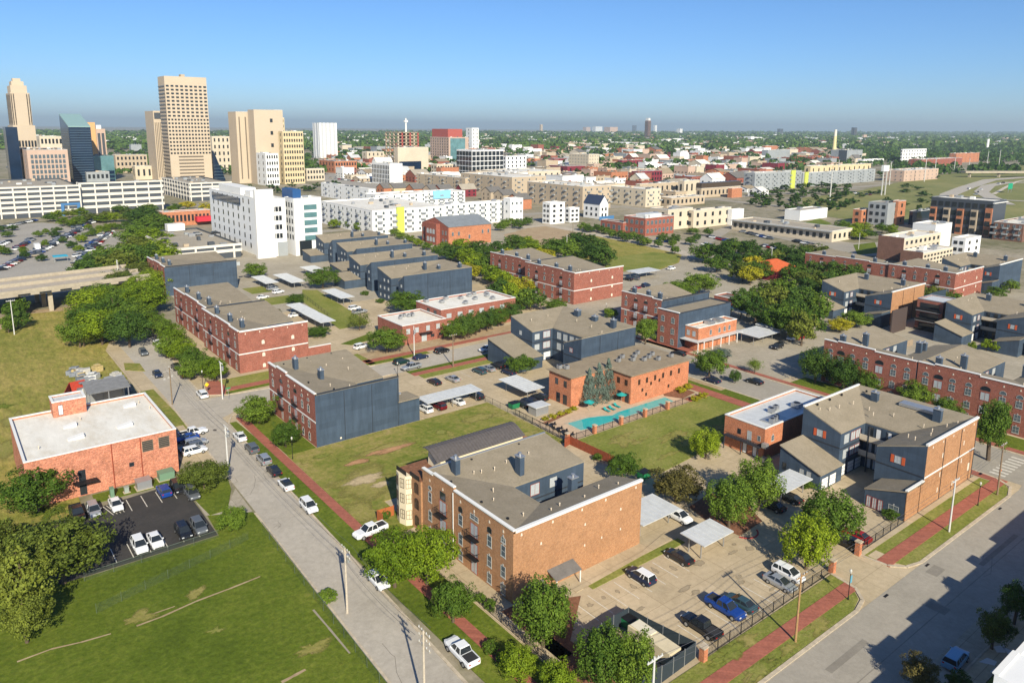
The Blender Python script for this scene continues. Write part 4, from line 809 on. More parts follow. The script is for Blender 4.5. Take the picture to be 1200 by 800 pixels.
# --- the worn brick warehouse on the left
T = flat('warehouse', 'worn orange brick warehouse with stained white flat roof beside the hillside field', 'warehouse', 8.2, 32.2, 142.2, 166.4, 8.4, brickW, flatwhite, .35, white)
T2 = flat('roof_penthouse', 'x', 'x', 15.1, 20.8, 162.9, 167.2, 11.1, brickW, metalroof, .2, white)
for k in ('label', 'category'): del T2[k]
T2.parent = T; T2.location = (T2.location[0]-T.location[0], T2.location[1]-T.location[1], 0); T2.name = 'rooftop_room'
win(T2, 'S', 162.9, 16.4, 8.4, .8, 2.0, 'door')
for x0, x1, y0, y1 in ((15.6, 18.2, 148.8, 150.2), (23.8, 26.4, 149.6, 151.0), (15.8, 18, 155.6, 156.9), (27.0, 29.2, 160.4, 161.8)): m = MB(); m.hexa([(x0, y0, 8.05), (x1, y0, 8.05), (x1, y1, 8.05), (x0, y1, 8.05)], [(x0, y0, 8.2), (x1, y0, 8.7), (x1, y1, 8.7), (x0, y1, 8.2)]); m.build('skylight', white, T)
for u in (27.2, 30.0): win(T, 'S', 142.2, u, 5.4, 1.9, 2.1, 'louvre')
win(T, 'S', 142.2, 24.3, 3.2, .8, .8, 'dark'); win(T, 'S', 142.2, 16.4, .2, 1.1, 4.6, 'dark', 0, 'entrance')
for x in (21.3, 26.0): m = MB(); m.tube((x, 142.08, 0), (x, 142.08, 8.3), .07); m.build('downpipe', redwood, T)
m = MB(); m.box(15, 18.6, 140.6, 142.18, 2.7, 2.85); m.build('canopy', iron, T)
vents(T, [(31, 157), (30, 161.5), (19, 158.6), (11, 148)], 8.1)
for x0, x1, y0, y1, h, mat, nm, lab in ((24.2, 26.6, 138.2, 140.3, 1.5, galv, 'transformer_cabinet', 'large grey transformer cabinet on grass by the warehouse wall'), (28.2, 30.8, 139.6, 141.6, 1.4, plain('utility_green', (.14, .24, .16), .6), 'electrical_box', 'large green utility box at the warehouse corner'),
                                   (22.2, 22.9, 138.6, 139.3, 1.0, plain('grey_green', (.28, .32, .28), .6), 'electrical_box', 'small pale green utility box on the warehouse grass'), (19.9, 20.5, 138.2, 139.3, 1.6, plain('utility_green', (.14, .24, .16)), 'shrub_bin', 'narrow green bin against the warehouse wall')):
    m = MB(); m.box(x0, x1, y0, y1, .1, h); m.box(x0-.05, x1+.05, y0-.05, y1+.05, h, h+.08); o = m.build(nm if nm != 'shrub_bin' else 'waste_bin', mat); solo(o, lab, 'utility box' if 'bin' not in nm else 'bin'); box('concrete_pad', kerbm, o, x0-.2, x1+.2, y0-.2, y1+.2, .03, .1)
# open shed, red fence and scrap yard behind the warehouse
T = thing('open_shed', 'open grey-roofed shed above the red fence behind the warehouse', 'shed', (28.5, 188.8, 0))
m = MB(); m.hexa([(24.1, 185, 4.2), (33, 185.5, 4.2), (33, 192.6, 5.0), (24.1, 192.2, 5.0)], [(24.1, 185, 4.35), (33, 185.5, 4.35), (33, 192.6, 5.15), (24.1, 192.2, 5.15)]); m.build('roof', plain('shed_grey', (.21, .21, .21), .7, 0, .2, 1), T)
for x in (24.6, 28.4, 32.5):
    for y in (185.6, 191.8): m = MB(); m.box(x-.1, x+.1, y-.1, y+.1, 0, 4.3); m.build('post', galv, T)
box('back_wall', galv, T, 24.3, 32.8, 192, 192.2, 0, 4.6)
T = thing('red_fence', 'tall red board fence enclosing the yard behind the warehouse', 'fence', (30, 189, 0)); rf = plain('red_boards', (.42, .05, .03), .8, 0, .2, 2); rfd = plain('dark_red_boards', (.16, .02, .02), .8)
for a, b in (((22, 180.5), (33.8, 182)), ((33.8, 182), (34.6, 186)), ((19.2, 190), (22.8, 203)), ((22.8, 203), (26.2, 203.5))):
    a = Vector(a); b = Vector(b); n = max(1, int((b-a).length/2.4))
    for k in range(n):
        p = a+(b-a)*k/n; q = a+(b-a)*(k+1)/n; d = (q-p).normalized()*.05; nn = Vector((-d.y, d.x)); m = MB(); m.prism([tuple(p+nn), tuple(p-nn), tuple(q-nn), tuple(q+nn)], 0, 2.4); m.build('fence_panel', rf, T)
for i in range(46):
    x, y = random.uniform(25, 35), random.uniform(194, 219); s = random.uniform(.5, 1.6)
    if x > 33-(y-194)*.05 and y > 210: continue
    m = MB(); c = random.choice([(.5, .48, .44), (.35, .36, .38), (.55, .43, .2), (.22, .24, .27), (.62, .62, .6)]); a = random.random()*3; L_ = s*random.uniform(1, 2.2)
    q = [(x+math.cos(a+k*math.pi/2+.5)*L_/1.5, y+math.sin(a+k*math.pi/2+.5)*s/1.2) for k in range(4)]; m.prism(q, 0.05, random.uniform(.5, 1.7)); m.prism([((p[0]-x)*.6+x, (p[1]-y)*.6+y) for p in q], 1.7, 2.0) if s > 1.2 else None
    o = m.build('scrap_pile', plain('scrap%d' % int(c[0]*100), c, .7, .2, .3, 2)); tag(o, None, 'scrap', 'scrap heaped in the yard'); o['label'] = 'heap of scrap metal and timber in yard behind red fence'

# mown stripes of lighter grass on the pool lawn and wear on the verges
for k in range(12): patch(0, 0, random.uniform(1.5, 4), random.uniform(.8, 2.), straw, .104, rough=.5, xy=(random.uniform(106, 133), random.uniform(90, 105)))
for k in range(30): patch(0, 0, random.uniform(1, 3), random.uniform(.5, 1.4), random.choice((straw, grass2)), .104 if k % 2 else .086, rough=.5, xy=(random.choice([(random.uniform(52, 98), random.uniform(110, 134)), (random.uniform(52, 98), random.uniform(110, 134)), (random.uniform(62, 92), random.choice((44.2, 48.2)))])))
for k in range(40): x = random.uniform(50, 100); y = 52+random.random()*10; 

# downpipes and wall vents on the plain side walls
for T in [o for o in COL.objects if o.name.startswith(('brick_apartment_building', 'courtyard_apartment_building'))]:
    for c in [c for c in T.children if c.name.startswith('siding_wall')]:
        ys = [(v.co.y, v.co.x) for v in c.data.vertices]
        if not ys: continue
        y_ = min(ys)[0]; xs = [x for y, x in ys if y < y_+.02]; zt = max(v.co.z for v in c.data.vertices)
        if max(xs)-min(xs) < 12: continue
        X_, o_ = min(xs)+T.location.x, wpos(T)
        for f in (.33, .66, .985):
            px_ = X_+(max(xs)-min(xs))*f; m = MB(); m.tube((px_, y_+T.location.y-.06, .1), (px_, y_+T.location.y-.06, zt-.3), .05, .05, 6); m.build('downpipe', dktrim if 'siding' in c.name else barkm, T)
        break
# ================================================================ FAR BUILDINGS
import numpy as np
def footprint(xc, yb, yt, xl, xr):
    """near corner seen at column xc (base row yb, roof row yt), left face reaching column xl, right face column xr"""
    xb = xc
    for _ in range(12):      # tall corners lean in the picture: slide the foot until the roof corner stands at column xc
        x, y = G(xb, yb); d = ray(xc, yt); hd = math.hypot(x, y); h = H+d.z*hd/math.hypot(d.x, d.y); xb += (xc-P(x, y, h)[0])
    return x, x+span(x, y, xr, 0, h), y, y+span(x, y, xl, 1, h), h
def wrow(T, side, pl, a, b, n, zs, w, h, st='bare', rise=0):
    for z in zs:
        for i in range(n): win(T, side, pl, a+(b-a)*(i+.5)/n, z, w, h, st, rise)
FM = dict(tan=plain('far_tan', (.46, .37, .265), .85, 0, .12, .05), cream=plain('far_cream', (.58, .50, .38), .85, 0, .1, .05), white=whitewall, red=brick('far_red_brick', (.30, .10, .07), (.25, .08, .055), (.32, .2, .15), 1, .4), orange=brick('far_orange_brick', (.46, .19, .10), (.38, .15, .08), (.45, .3, .2), 1, .4),
    maroon=plain('far_maroon', (.20, .028, .04), .6, 0, .15, .1), grey=plain('far_grey', (.30, .32, .33), .6, 0, .12, .1), dark=plain('far_dark', (.06, .07, .085), .6), beige=plain('far_beige', (.52, .425, .315), .8, 0, .06, .03), yellow=plain('far_yellow', (.60, .49, .30), .85, 0, .08, .05),
    brown=brickD, lime=plain('lime_panel', (.50, .55, .10), .6), teal=glass_teal, navy=glass_navy, pink=plain('far_pink_stone', (.50, .36, .28), .8, 0, .1, .05), blue=plain('blue_panel', (.06, .17, .35), .5))
RM = dict(w=flatwhite, g=flatgrey, t=tanroof, s=shingle, m=metalroof, d=shingle_dk)
def far(name, label, cat, fp, wall, roof='g', wins=None, st='bare', par=.5, cop=white, group=None, both=True):
    x0, x1, y0, y1, h = fp
    T = flat(name, label, cat, x0, x1, y0, y1, max(2.5, h), FM[wall], RM[roof], par, cop, group)
    clutter(T, x0, x1, y0, y1, max(2.5, h)-par, int(x0*7+y0))
    if wins:   # floors, columns W, columns S
        fl, nw, ns = wins; fh = (h-1.0)/fl
        zs = [fh*k+fh*.3+.3 for k in range(fl)]
        if nw and both: wrow(T, 'W', x0, y0+.5, y1-.5, nw, zs, min(2.2, (y1-y0)/nw*.55), fh*.5, st)
        if ns: wrow(T, 'S', y0, x0+.5, x1-.5, ns, zs, min(2.2, (x1-x0)/ns*.55), fh*.5, st)
    return T
def clutter(T, x0, x1, y0, y1, z, seed):
    """rooftop plant: boxes, hatches and duct runs standing on the roof"""
    g = random.Random(seed); A_ = (x1-x0)*(y1-y0)
    if A_ < 120 or z > 60: return
    for k in range(min(14, 3+int(A_/260))):
        w_, d_ = g.uniform(1.2, 3.4), g.uniform(1.2, 3.); a, b = g.uniform(x0+1.5, max(x0+1.6, x1-w_-1.5)), g.uniform(y0+1.5, max(y0+1.6, y1-d_-1.5)); m = MB(); m.box(a, a+w_, b, b+d_, z-.02, z+g.uniform(.8, 1.9))
        m.build('roof_unit', g.choice([galv, galv, white, FM['grey'], FM['dark'], FM['tan']]), T)
def ribbons(T, x0, x1, y0, y1, z0, z1, n, mat=glass_dk, frac=.5, sides='WS', piers=0, inset=.6, nm='ribbon_window'):
    e = max(.06, math.hypot(x0, y0)*.0006)
    """one strip of glass per storey; piers = count of wall-coloured piers standing in front"""
    fh = (z1-z0)/n
    for k in range(n):
        z = z0+fh*(k+.25)
        for s in sides:
            m = MB(); L_ = (x1-x0) if s == 'S' else (y1-y0); seg = piers or 1; w = L_/seg
            for i in range(seg):
                a = (x0 if s == 'S' else y0)+i*w+(inset if not piers else w*.2); b = (x0 if s == 'S' else y0)+(i+1)*w-(inset if not piers else w*.2)
                if s == 'S': m.poly([(a, y0-e, z), (b, y0-e, z), (b, y0-e, z+fh*frac), (a, y0-e, z+fh*frac)])
                else: m.poly([(x0-e, b, z), (x0-e, a, z), (x0-e, a, z+fh*frac), (x0-e, b, z+fh*frac)])
            m.build(nm, mat, T)
# ---- downtown towers
fp = footprint(192, 215, 89, 184.5, 241.5); x0, x1, y0, y1, h = fp
T = far('office_tower', 'tallest tan office tower with long rows of dark windows', 'tower', fp, 'beige', 't', cop=None); ribbons(T, x0, x1, y0, y1, h*.05, h*.27, 7, piers=1, sides='S', frac=.35, mat=plain('brown_glass', (.16, .13, .10), .3)); ribbons(T, x0, x1, y0, y1, h*.27, h*.62, 10, piers=13, sides='S', frac=.42); ribbons(T, x0, x1, y0, y1, h*.62, h*.93, 9, piers=9, sides='S', frac=.42); ribbons(T, x0, x1, y0, y1, h*.05, h*.93, 26, sides='W', frac=.3, mat=plain('brown_glass', (.16, .13, .10), .3))  # brown glass on the lower storeys and left face, dark glass above
m = MB(); m.box(x0+20, x1-20, y0+10, y1-10, h-.4, h+3); m.build('plant_room', FM['tan'], T)
fp = footprint(179, 212, 130, 169.5, 190); x0, x1, y0, y1, h = fp; T = far('office_tower', 'narrow tan tower standing close behind the tallest one', 'tower', fp, 'beige', 't', cop=None)
m = MB(); m.box(x0+1, x1-1, y0-.3, y0-.05, h-9, h-2); m.build('louvre_band', FM['dark'], T)
for i in range(5): m = MB(); a = x0+(x1-x0)*(i+.6)/5.6; m.box(a, a+(x1-x0)*.07, y0-.3, y0-.05, 4, h-13); m.build('window_strip', plain('brown_glass', (.16, .13, .10)), T)
# art deco tower
fp = footprint(15, 218, 147, 9, 41); x0, x1, y0, y1, h = fp; T = far('art_deco_tower', 'stepped art deco stone tower with crown at far left', 'tower', fp, 'beige', 't', cop=None)
sx = x1-x0; sy = y1-y0; hh = footprint(15, 218, 93, 9, 41)[4]
stone = FM['beige']
for nm, ix, iy, za, zb in (('shaft', .06, .1, h, hh*.88), ('upper_shaft', .13, .2, hh*.88, hh*.95), ('crown', .22, .3, hh*.95, hh*.99), ('pinnacle', .32, .4, hh*.99, hh*1.02)):
    box(nm, stone, T, x0+sx*ix, x1-sx*ix, y0+sy*iy, y1-sy*iy, za+.02, zb)
for a in (.1, .2, .8, .9):
    m = MB()
    for k in range(22): z = h+(hh*.86-h)*(k+.3)/22; m.box(x0+sx*(a-.02), x0+sx*(a+.02), y0+sy*.1-.35, y0+sy*.1-.05, z, z+2.2)
    m.build('window_strip', plain('brown_glass', (.16, .13, .10)), T)
for a in (.2, .4, .6, .8):
    m = MB()
    for k in range(22): z = h+(hh*.86-h)*(k+.3)/22; m.box(x0+sx*.06-.35, x0+sx*.06-.05, y0+sy*(a-.03), y0+sy*(a+.03), z, z+2.2)
    m.build('window_strip', plain('brown_glass', (.16, .13, .10)), T)
ribbons(T, x0, x1, y0, y1, h*.6, h*.8, 1, piers=7, sides='S')
far('glass_office', 'dark navy glass slab beside the art deco tower', 'office block', footprint(6, 226, 149, 3, 20), 'navy', 'd', cop=None)
fp = footprint(31, 228, 176, 19.5, 79); T = far('hotel', 'pale brown brick hotel with many small white windows behind the long garage', 'hotel', fp, 'pink', 't'); wrow(T, 'S', fp[2], fp[0]+2, fp[1]-2, 9, [fp[4]*(.12+k*.115) for k in range(7)], 2.2, 3.4, 'plain'); wrow(T, 'W', fp[0], fp[2]+2, fp[3]-2, 3, [fp[4]*(.12+k*.115) for k in range(7)], 2, 3.4, 'plain')
far('stone_office', 'low beige stone office left of the slanted glass tower', 'office block', footprint(46, 205, 160, 40, 73), 'cream', 't', (4, 2, 6))
x0, x1, y0, y1, h = footprint(79, 222, 139, 69.5, 105); T = thing('glass_tower', 'dark blue glass tower with sloping pale teal roof', 'tower', ((x0+x1)/2, (y0+y1)/2, 0))
m = MB(); m.hexa([(x0, y0, 0), (x1, y0, 0), (x1, y1, 0), (x0, y1, 0)], [(x0, y0, h*.88), (x1, y0, h*.88), (x1, y1, h*1.06), (x0, y1, h*1.06)]); m.build('curtain_wall', glass_navy, T)
m = MB(); m.hexa([(x0, y0, h*.88+.05), (x1, y0, h*.88+.05), (x1, y1, h*1.06+.05), (x0, y1, h*1.06+.05)], [(x0, y0, h*.88+1), (x1, y0, h*.88+1), (x1, y1, h*1.06+1), (x0, y1, h*1.06+1)]); m.build('sloping_roof', plain('pale_teal', (.25, .38, .36), .35), T); ribbons(T, x0, x1, y0, y1, 6, h*.86, 22, frac=.15, mat=plain('mullion_band', (.10, .16, .22), .3))
fp = footprint(89, 214, 151, 84, 123); x0, x1, y0, y1, h = fp; T = far('postmodern_tower', 'pink and cream stepped tower with orange centre panel', 'tower', fp, 'pink', 't', cop=None)
box('centre_panel', plain('apricot', (.62, .36, .16), .8), T, x0+(x1-x0)*.33, x0+(x1-x0)*.66, y0-1, y0-.05, h*.3, h*1.12); box('upper_storeys', FM['white'], T, x0+(x1-x0)*.08, x1-(x1-x0)*.12, y0+2, y1-2, h+.02, h*1.07)
for f in (.05, .18, .72, .86): box('window_strip', FM['dark'], T, x0+(x1-x0)*f, x0+(x1-x0)*(f+.09), y0-.4, y0-.05, h*.3, h*.92)
fp = footprint(97, 219, 183, 91, 133); T = far('glass_office', 'low teal glass office in front of the pink stepped tower', 'office block', fp, 'teal', 'g', cop=None); ribbons(T, *fp[:4], fp[4]*.1, fp[4]*.5, 3, mat=glass_navy, frac=.8)
far('grey_office', 'low grey block below the teal glass office', 'office block', footprint(101, 222, 202, 97, 128), 'grey', 'g', (2, 1, 5))
far('stone_office', 'long low tan building between the teal office and tan towers', 'office block', footprint(135, 203, 182, 131, 172), 'tan', 't', (3, 1, 8))
far('stone_pavilion', 'flat-roofed tan pavilion below the narrow tan tower', 'pavilion', footprint(158, 211, 195, 155, 191), 'cream', 't', (1, 1, 5))
far('stone_office', 'cream office half hidden right of the tallest tower', 'office block', footprint(248, 200, 160, 244, 269), 'cream', 't', (5, 1, 4))
x0, x1, y0, y1, h = footprint(249, 212, 186, 246, 263); T = thing('glass_pavilion', 'navy glass building with sharply sloped corner right of tallest tower', 'office block', (x0, y0, 0)); m = MB(); m.hexa([(x0, y0, 0), (x1, y0, 0), (x1, y1, 0), (x0, y1, 0)], [(x0, y0, h*1.35), (x1-12, y0, h*1.35), (x1-12, y1, h*1.35), (x0, y1, h*1.35)]); m.build('curtain_wall', glass_navy, T); ribbons(T, x0, x1, y0, y1, 2, h*.8, 5, mat=plain('mullion_band', (.10, .16, .22)), frac=.1, sides='S')
# twin beige towers and the yellow stepped block
fp = footprint(276, 215, 131, 267, 300); x0, x1, y0, y1, h = fp; T = far('beige_tower', 'beige tower with three tall vertical ribs, left of the windowless slab', 'tower', fp, 'beige', 'w')
for f in (.12, .42, .74): box('window_strip', plain('brown_glass', (.16, .13, .10)), T, x0+(x1-x0)*f, x0+(x1-x0)*(f+.05), y0-.5, y0-.05, 5, h*.93)
fp = footprint(297, 216, 128.5, 290, 331); x0, x1, y0, y1, h = fp; T = far('beige_tower', 'nearly windowless beige slab tower with white rooftop box', 'tower', fp, 'beige', 't', cop=None); box('rooftop_box', white, T, x1-(x1-x0)*.3, x1, y0+.5, y1-1, h-.3, h+.2); wrow(T, 'S', y0, x0+(x1-x0)*.55, x0+(x1-x0)*.62, 1, [h*k/6 for k in range(1, 6)], 3, 4)
fp = footprint(322, 213, 138, 316, 333); T = far('stepped_tower', 'tall narrow yellow-brick stage of the stepped tower', 'tower', fp, 'yellow', 't', (12, 1, 3))
fp = footprint(331, 216, 154, 326, 355); T = far('stepped_tower', 'lower wide yellow-brick stage of stepped tower full of windows', 'tower', fp, 'yellow', 't', (9, 1, 8))
fp = footprint(311, 218, 180, 300, 326); T = far('white_office', 'white office block at the foot of the beige towers', 'office block', fp, 'white', 'w', (5, 2, 5))
far('annex', 'low cream annex right of the yellow stepped tower', 'office block', footprint(359, 212, 198, 357, 380), 'cream', 'w', (2, 1, 6))
fp = footprint(374, 186, 144, 366, 394.5); x0, x1, y0, y1, h = fp; T = far('apartment_tower', 'slim white apartment tower with vertical ribs', 'tower', fp, 'white', 'w', cop=None)
for f in (.1, .32, .55, .78): box('balcony_stack', plain('rib_grey', (.50, .51, .52)), T, x0+(x1-x0)*f, x0+(x1-x0)*(f+.1), y0-1, y0-.05, 3, h)  # ribs in a grey duller than the white walls
for f in (.2, .6): box('balcony_stack', plain('rib_grey', (.5, .51, .52)), T, x0-1, x0-.05, y0+(y1-y0)*f, y0+(y1-y0)*(f+.15), 3, h)
# parking garages
def garage(label, fp, lv=6, bay=9):
    x0, x1, y0, y1, h = fp; T = far('parking_garage', label, 'parking garage', fp, 'dark', 'g', None, par=.9, cop=None); fh = h/lv; lim = plain('garage_concrete', (.66, .62, .55), .8, 0, .08, .1)
    for k in range(1, lv+1):
        z = fh*k; m = MB(); m.box(x0-.4, x1+.4, y0-.4, y0-.01, z-fh*.12 if k < lv else z-.8, z+fh*.34 if k < lv else z+.4); m.build('spandrel', lim, T); m = MB(); m.box(x0-.4, x0-.01, y0, y1, z-fh*.12 if k < lv else z-.8, z+fh*.34 if k < lv else z+.4); m.build('spandrel', lim, T)
    for a in np.arange(x0, x1, bay): m = MB(); m.box(a, a+.9, y0-.7, y0-.42, 0, h); m.build('pier', lim, T)
    for a in np.arange(y0, y1, bay): m = MB(); m.box(x0-.7, x0-.42, a, a+.9, 0, h); m.build('pier', lim, T)
    return T
fp = footprint(-20, 258, 221, -30, 92); T = garage('long white parking garage, left half with blue gate frame', fp, 6, 8)
x0, x1, y0, y1, h = fp; m = MB(); a = x0+(x1-x0)*.78; m.box(a, a+2, y0-1.4, y0-.75, 0, 9); m.box(a+10, a+12, y0-1.4, y0-.75, 0, 9); m.box(a+2.01, a+9.99, y0-1.4, y0-.75, 7.5, 9); m.build('gate_frame', FM['blue'], T)
fp2 = footprint(93, 251, 215, 90, 190); T = garage('long white parking garage, right half up to the stair tower', fp2, 5, 9)
garage('lower white parking garage right of the long one', footprint(222, 236, 215, 190, 271), 4, 9)
T = garage('deck garage with two parked cars on its tan roof behind the blue-walled block', (90, 121, 372, 446, 6.6), 2, 9); box('stair_house', white, T, 104, 113, 440, 446, 6.2, 10)
x0, x1, y0, y1, h = footprint(190, 266, 249, 186, 246)
T = far('brick_shop', 'long low orange brick shop row beside red awning', 'shop', (x0, x1, y0, y1, h), 'orange', 'g', (1, 1, 12)); box('red_awning', plain('awning_red', (.55, .03, .05), .6), T, x1-10, x1+6, y0-6, y0-.1, 2.5, 5.5)
# ---- the white hospital
fp = footprint(304, 302, 234, 245, 334); x0, x1, y0, y1, h = fp; T = far('hospital', 'big white hospital wing with rows of small dark windows', 'hospital', fp, 'white', 'w', None, 'bare', 1.2)
wrow(T, 'W', x0, y0+3, y1-3, 9, [3+h*.155*k for k in range(6)], 1.5, 2.5, 'bare'); wrow(T, 'S', y0, x0+4, x1-2, 4, [9+h*.155*k for k in range(4)], 1.4, 2.4, 'bare')
box('stair_tower', white, T, x0-3, x0+6, y0-2.5, y0-.02, 0, h+5); m = MB(); m.box(x0-.5, x0-.05, y0+(y1-y0)*.35, y1-6, h*.83, h*.95); m.build('ribbon_window', glass_navy, T); box('base_panel', FM['grey'], T, x0+8, x1, y0-.6, y0-.05, 0, 7)
for f, w_ in ((.3, 8), (.55, 12), (.8, 6)): box('roof_unit', white, T, x0+4, x0+14, y0+(y1-y0)*f, y0+(y1-y0)*f+w_, h-1.2, h+2.2)
box('upper_wing', white, T, x0+3, x1-2, y0+(y1-y0)*.45, y1-8, h-1.1, h+3.2)
fp = footprint(344, 300, 233, 333, 376); x0, x1, y0, y1, h = fp; T = far('hospital', 'white hospital tower with stacked teal windows and blue rooftop box', 'hospital', fp, 'white', 'w', None, par=.8)
for k in range(5): m = MB(); z = h*.26+k*h*.135; m.box(x0+(x1-x0)*.35, x0+(x1-x0)*.82, y0-.3, y0-.05, z, z+h*.085); m.build('ribbon_window', glass_teal, T)
wrow(T, 'W', x0, y0+1, y1-1, 3, [8+h*.14*k for k in range(5)], 1.6, 2.4, 'bare'); box('rooftop_box', plain('deep_blue', (.02, .08, .22), .5), T, x0+2, x1-8, y0+6, y0+20, h-.8, h+4); box('entrance_glass', glass_dk, T, x0+2, x1-6, y0-.5, y0-.05, 0, 7.5)
# ---- white apartments with balconies
def apts(label, fp, wall, fl, nw, ns, accent=None, bal=True, roof='w', st='plain', name='apartment_block'):
    x0, x1, y0, y1, h = fp; T = far(name, label, 'apartment block', fp, wall, roof, None, par=.6); fh = h/fl
    for k in range(fl):
        z = fh*k+fh*.28
        for i in range(nw): win(T, 'W', x0, y0+(y1-y0)*(i+.5)/nw, z, 1.4, 1.6, st)
        for i in range(ns): win(T, 'S', y0, x0+(x1-x0)*(i+.5)/ns, z, 1.4, 1.6, st)
    if bal:
        for k in range(1, fl):
            for i in range(0, ns, 2): m = MB(); a = x0+(x1-x0)*(i+.95)/ns; m.box(a-1.5, a+1.5, y0-1.4, y0-.03, fh*k-.1, fh*k+.8); m.build('balcony', FM['grey'], T)
            for i in range(0, nw, 2): m = MB(); a = y0+(y1-y0)*(i+.95)/nw; m.box(x0-1.4, x0-.03, a-1.5, a+1.5, fh*k-.1, fh*k+.8); m.build('balcony', FM['grey'], T)
    if accent: m = MB(); a = x0+(x1-x0)*accent[1]; m.box(a, a+accent[2], y0-1.2, y0-.04, 0, h+1.2); m.build('accent_panel', FM[accent[0]], T)
    return T
T = apts('long white apartment block with lime panel and black balconies behind the schoolhouse', footprint(436, 276, 247, 376, 520), 'white', 4, 12, 10, ('lime', .32, 5)); apts('white apartment block continuing right behind the slate roof', footprint(520.5, 266, 240, 515, 596), 'white', 4, 2, 12)
apts('white end block beside the young trees', footprint(598, 262, 233, 590, 613), 'white', 3, 1, 3, None, False)
x0, x1, y0, y1, h = footprint(500, 243, 226, 486, 545); T = apts('white apartment block round a pale blue courtyard wall', (x0, x1, y0, y1, h), 'white', 4, 3, 8); box('blue_panel', plain('sky_blue_panel', (.25, .55, .75), .5), T, x0+(x1-x0)*.15, x0+(x1-x0)*.6, y0-1, y0-.1, h*.55, h*1.12)
apts('white low apartment block behind the hospital tower', footprint(432, 240, 222, 376, 440), 'white', 3, 8, 1); apts('white apartment block with flat roof left of the white courtyard block', footprint(440, 250, 229, 425, 500), 'white', 4, 2, 7)
# schoolhouse
x0, x1, y0, y1 = 222, 251, 339.5, 366.5; T = thing('schoolhouse', 'old orange-red brick schoolhouse with arched windows and slate gable roof', 'school', ((x0+x1)/2, (y0+y1)/2, 0)); h = 10.5
m = MB(); m.box(x0, x1, y0, y1, 0, h); m.build('wall', FM['red'], T); m = MB(); m.box(x0+.5, x1, y0-.04, y0-.004, 0, h); m.build('side_wall', FM['orange'], T)
ym = (y0+y1)/2; m = MB(); m.poly([(x0, y1, h+.02), (x0, y0, h+.02), (x0, ym, h+4.2)]); m.build('gable', FM['red'], T); slate = plain('blue_slate', (.20, .22, .24), .8, 0, .15, .4)
m = MB(); m.hexa([(x0, y0-.4, h), (x1+.3, y0-.4, h), (x1+.3, ym, h+4.2), (x0, ym, h+4.2)], [(x0, y0-.4, h+.25), (x1+.3, y0-.4, h+.25), (x1+.3, ym, h+4.45), (x0, ym, h+4.45)]); m.hexa([(x0, ym, h+4.2), (x1+.3, ym, h+4.2), (x1+.3, y1+.4, h), (x0, y1+.4, h)], [(x0, ym, h+4.45), (x1+.3, ym, h+4.45), (x1+.3, y1+.4, h+.25), (x0, y1+.4, h+.25)]); m.build('roof', slate, T)
box('front_bay', FM['red'], T, x0-2.5, x0-.02, y0+8, y1-8, 0, h+1.2)
for u in (y0+2, y0+5, y1-5, y1-2): [win(T, 'W', x0, u, z, 1.2, 2.4, 'plain', .4) for z in (1.5, 6)]
for u in (ym-3, ym, ym+3): [win(T, 'W', x0-2.5, u, z, 2.2, 2.8, 'lite', .7) for z in (1.5, 6)]
for u in (3, 7, 14, 23, 27): win(T, 'S', y0-.04, x0+u, 5.6 if u != 14 else 3.4, 1.2, 2.2, 'plain', .3)
# ---- middle distance: measured one by one
F_ = footprint
apts('tan apartment row, long middle part with balconies', F_(683, 246, 219, 618, 716), 'tan', 4, 10, 5, roof='w'); apts('tan apartment row farther left behind the gabled houses', F_(600, 232, 208, 540, 640), 'tan', 4, 8, 5); apts('tan apartments left of the gabled houses with dark side', F_(545, 226, 209, 488, 560), 'tan', 4, 7, 2)
apts('cream apartment row right of the navy-roofed white house', F_(757, 243, 222, 716, 775), 'cream', 3, 6, 3)
for i, (x, y, c, l) in enumerate(((450, 231, 'orange', 'gabled row house, brown roof, at left end of the row'), (462, 231, 'yellow', 'gabled row house with bright yellow front'), (485, 232, 'orange', 'gabled row house with brown roof beside the yellow one'), (505, 233, 'tan', 'gabled row house with tan front'), (517, 233, 'red', 'gabled row house with bright red front'), (575, 236, 'tan', 'gabled tan row house left of orange gable'), (590, 240, 'tan', 'gabled tan row house nearest the orange gable'), (607, 246, 'orange', 'gabled orange house with yellow side wall'))):
    gx, gy = G(x, y); w_ = 14; T = thing('row_house', l, 'house', (gx, gy, 0), 0, 'gabled row houses'); m = MB(); m.box(gx, gx+w_, gy, gy+14, 0, 8); m.build('wall', FM[c], T)
    m = MB(); m.poly([(gx, gy+14, 8.02), (gx, gy, 8.02), (gx, gy+7, 12)]); m.build('gable', FM[c], T); m = MB(); m.hexa([(gx-.4, gy-.5, 7.9), (gx+w_, gy-.5, 7.9), (gx+w_, gy+7, 12.1), (gx-.4, gy+7, 12.1)], [(gx-.4, gy-.5, 8.2), (gx+w_, gy-.5, 8.2), (gx+w_, gy+7, 12.4), (gx-.4, gy+7, 12.4)]); m.hexa([(gx-.4, gy+7, 12.1), (gx+w_, gy+7, 12.1), (gx+w_, gy+14.5, 7.9), (gx-.4, gy+14.5, 7.9)], [(gx-.4, gy+7, 12.4), (gx+w_, gy+7, 12.4), (gx+w_, gy+14.5, 8.2), (gx-.4, gy+14.5, 8.2)]); m.build('roof', RM['d'], T)
    for u in (3.5, 10): [win(T, 'W', gx, gy+u, z, 1.2, 1.8, 'bare') for z in (1.5, 5)]
T = far('modern_house', 'white cubic modern house with dark side wall', 'house', F_(645, 263, 238, 636, 662), 'white', 'w', (4, 2, 2)); T = far('modern_house', 'lower white cubic house right of the taller one', 'house', F_(668, 261, 244, 662, 679), 'white', 'w', (3, 1, 2))
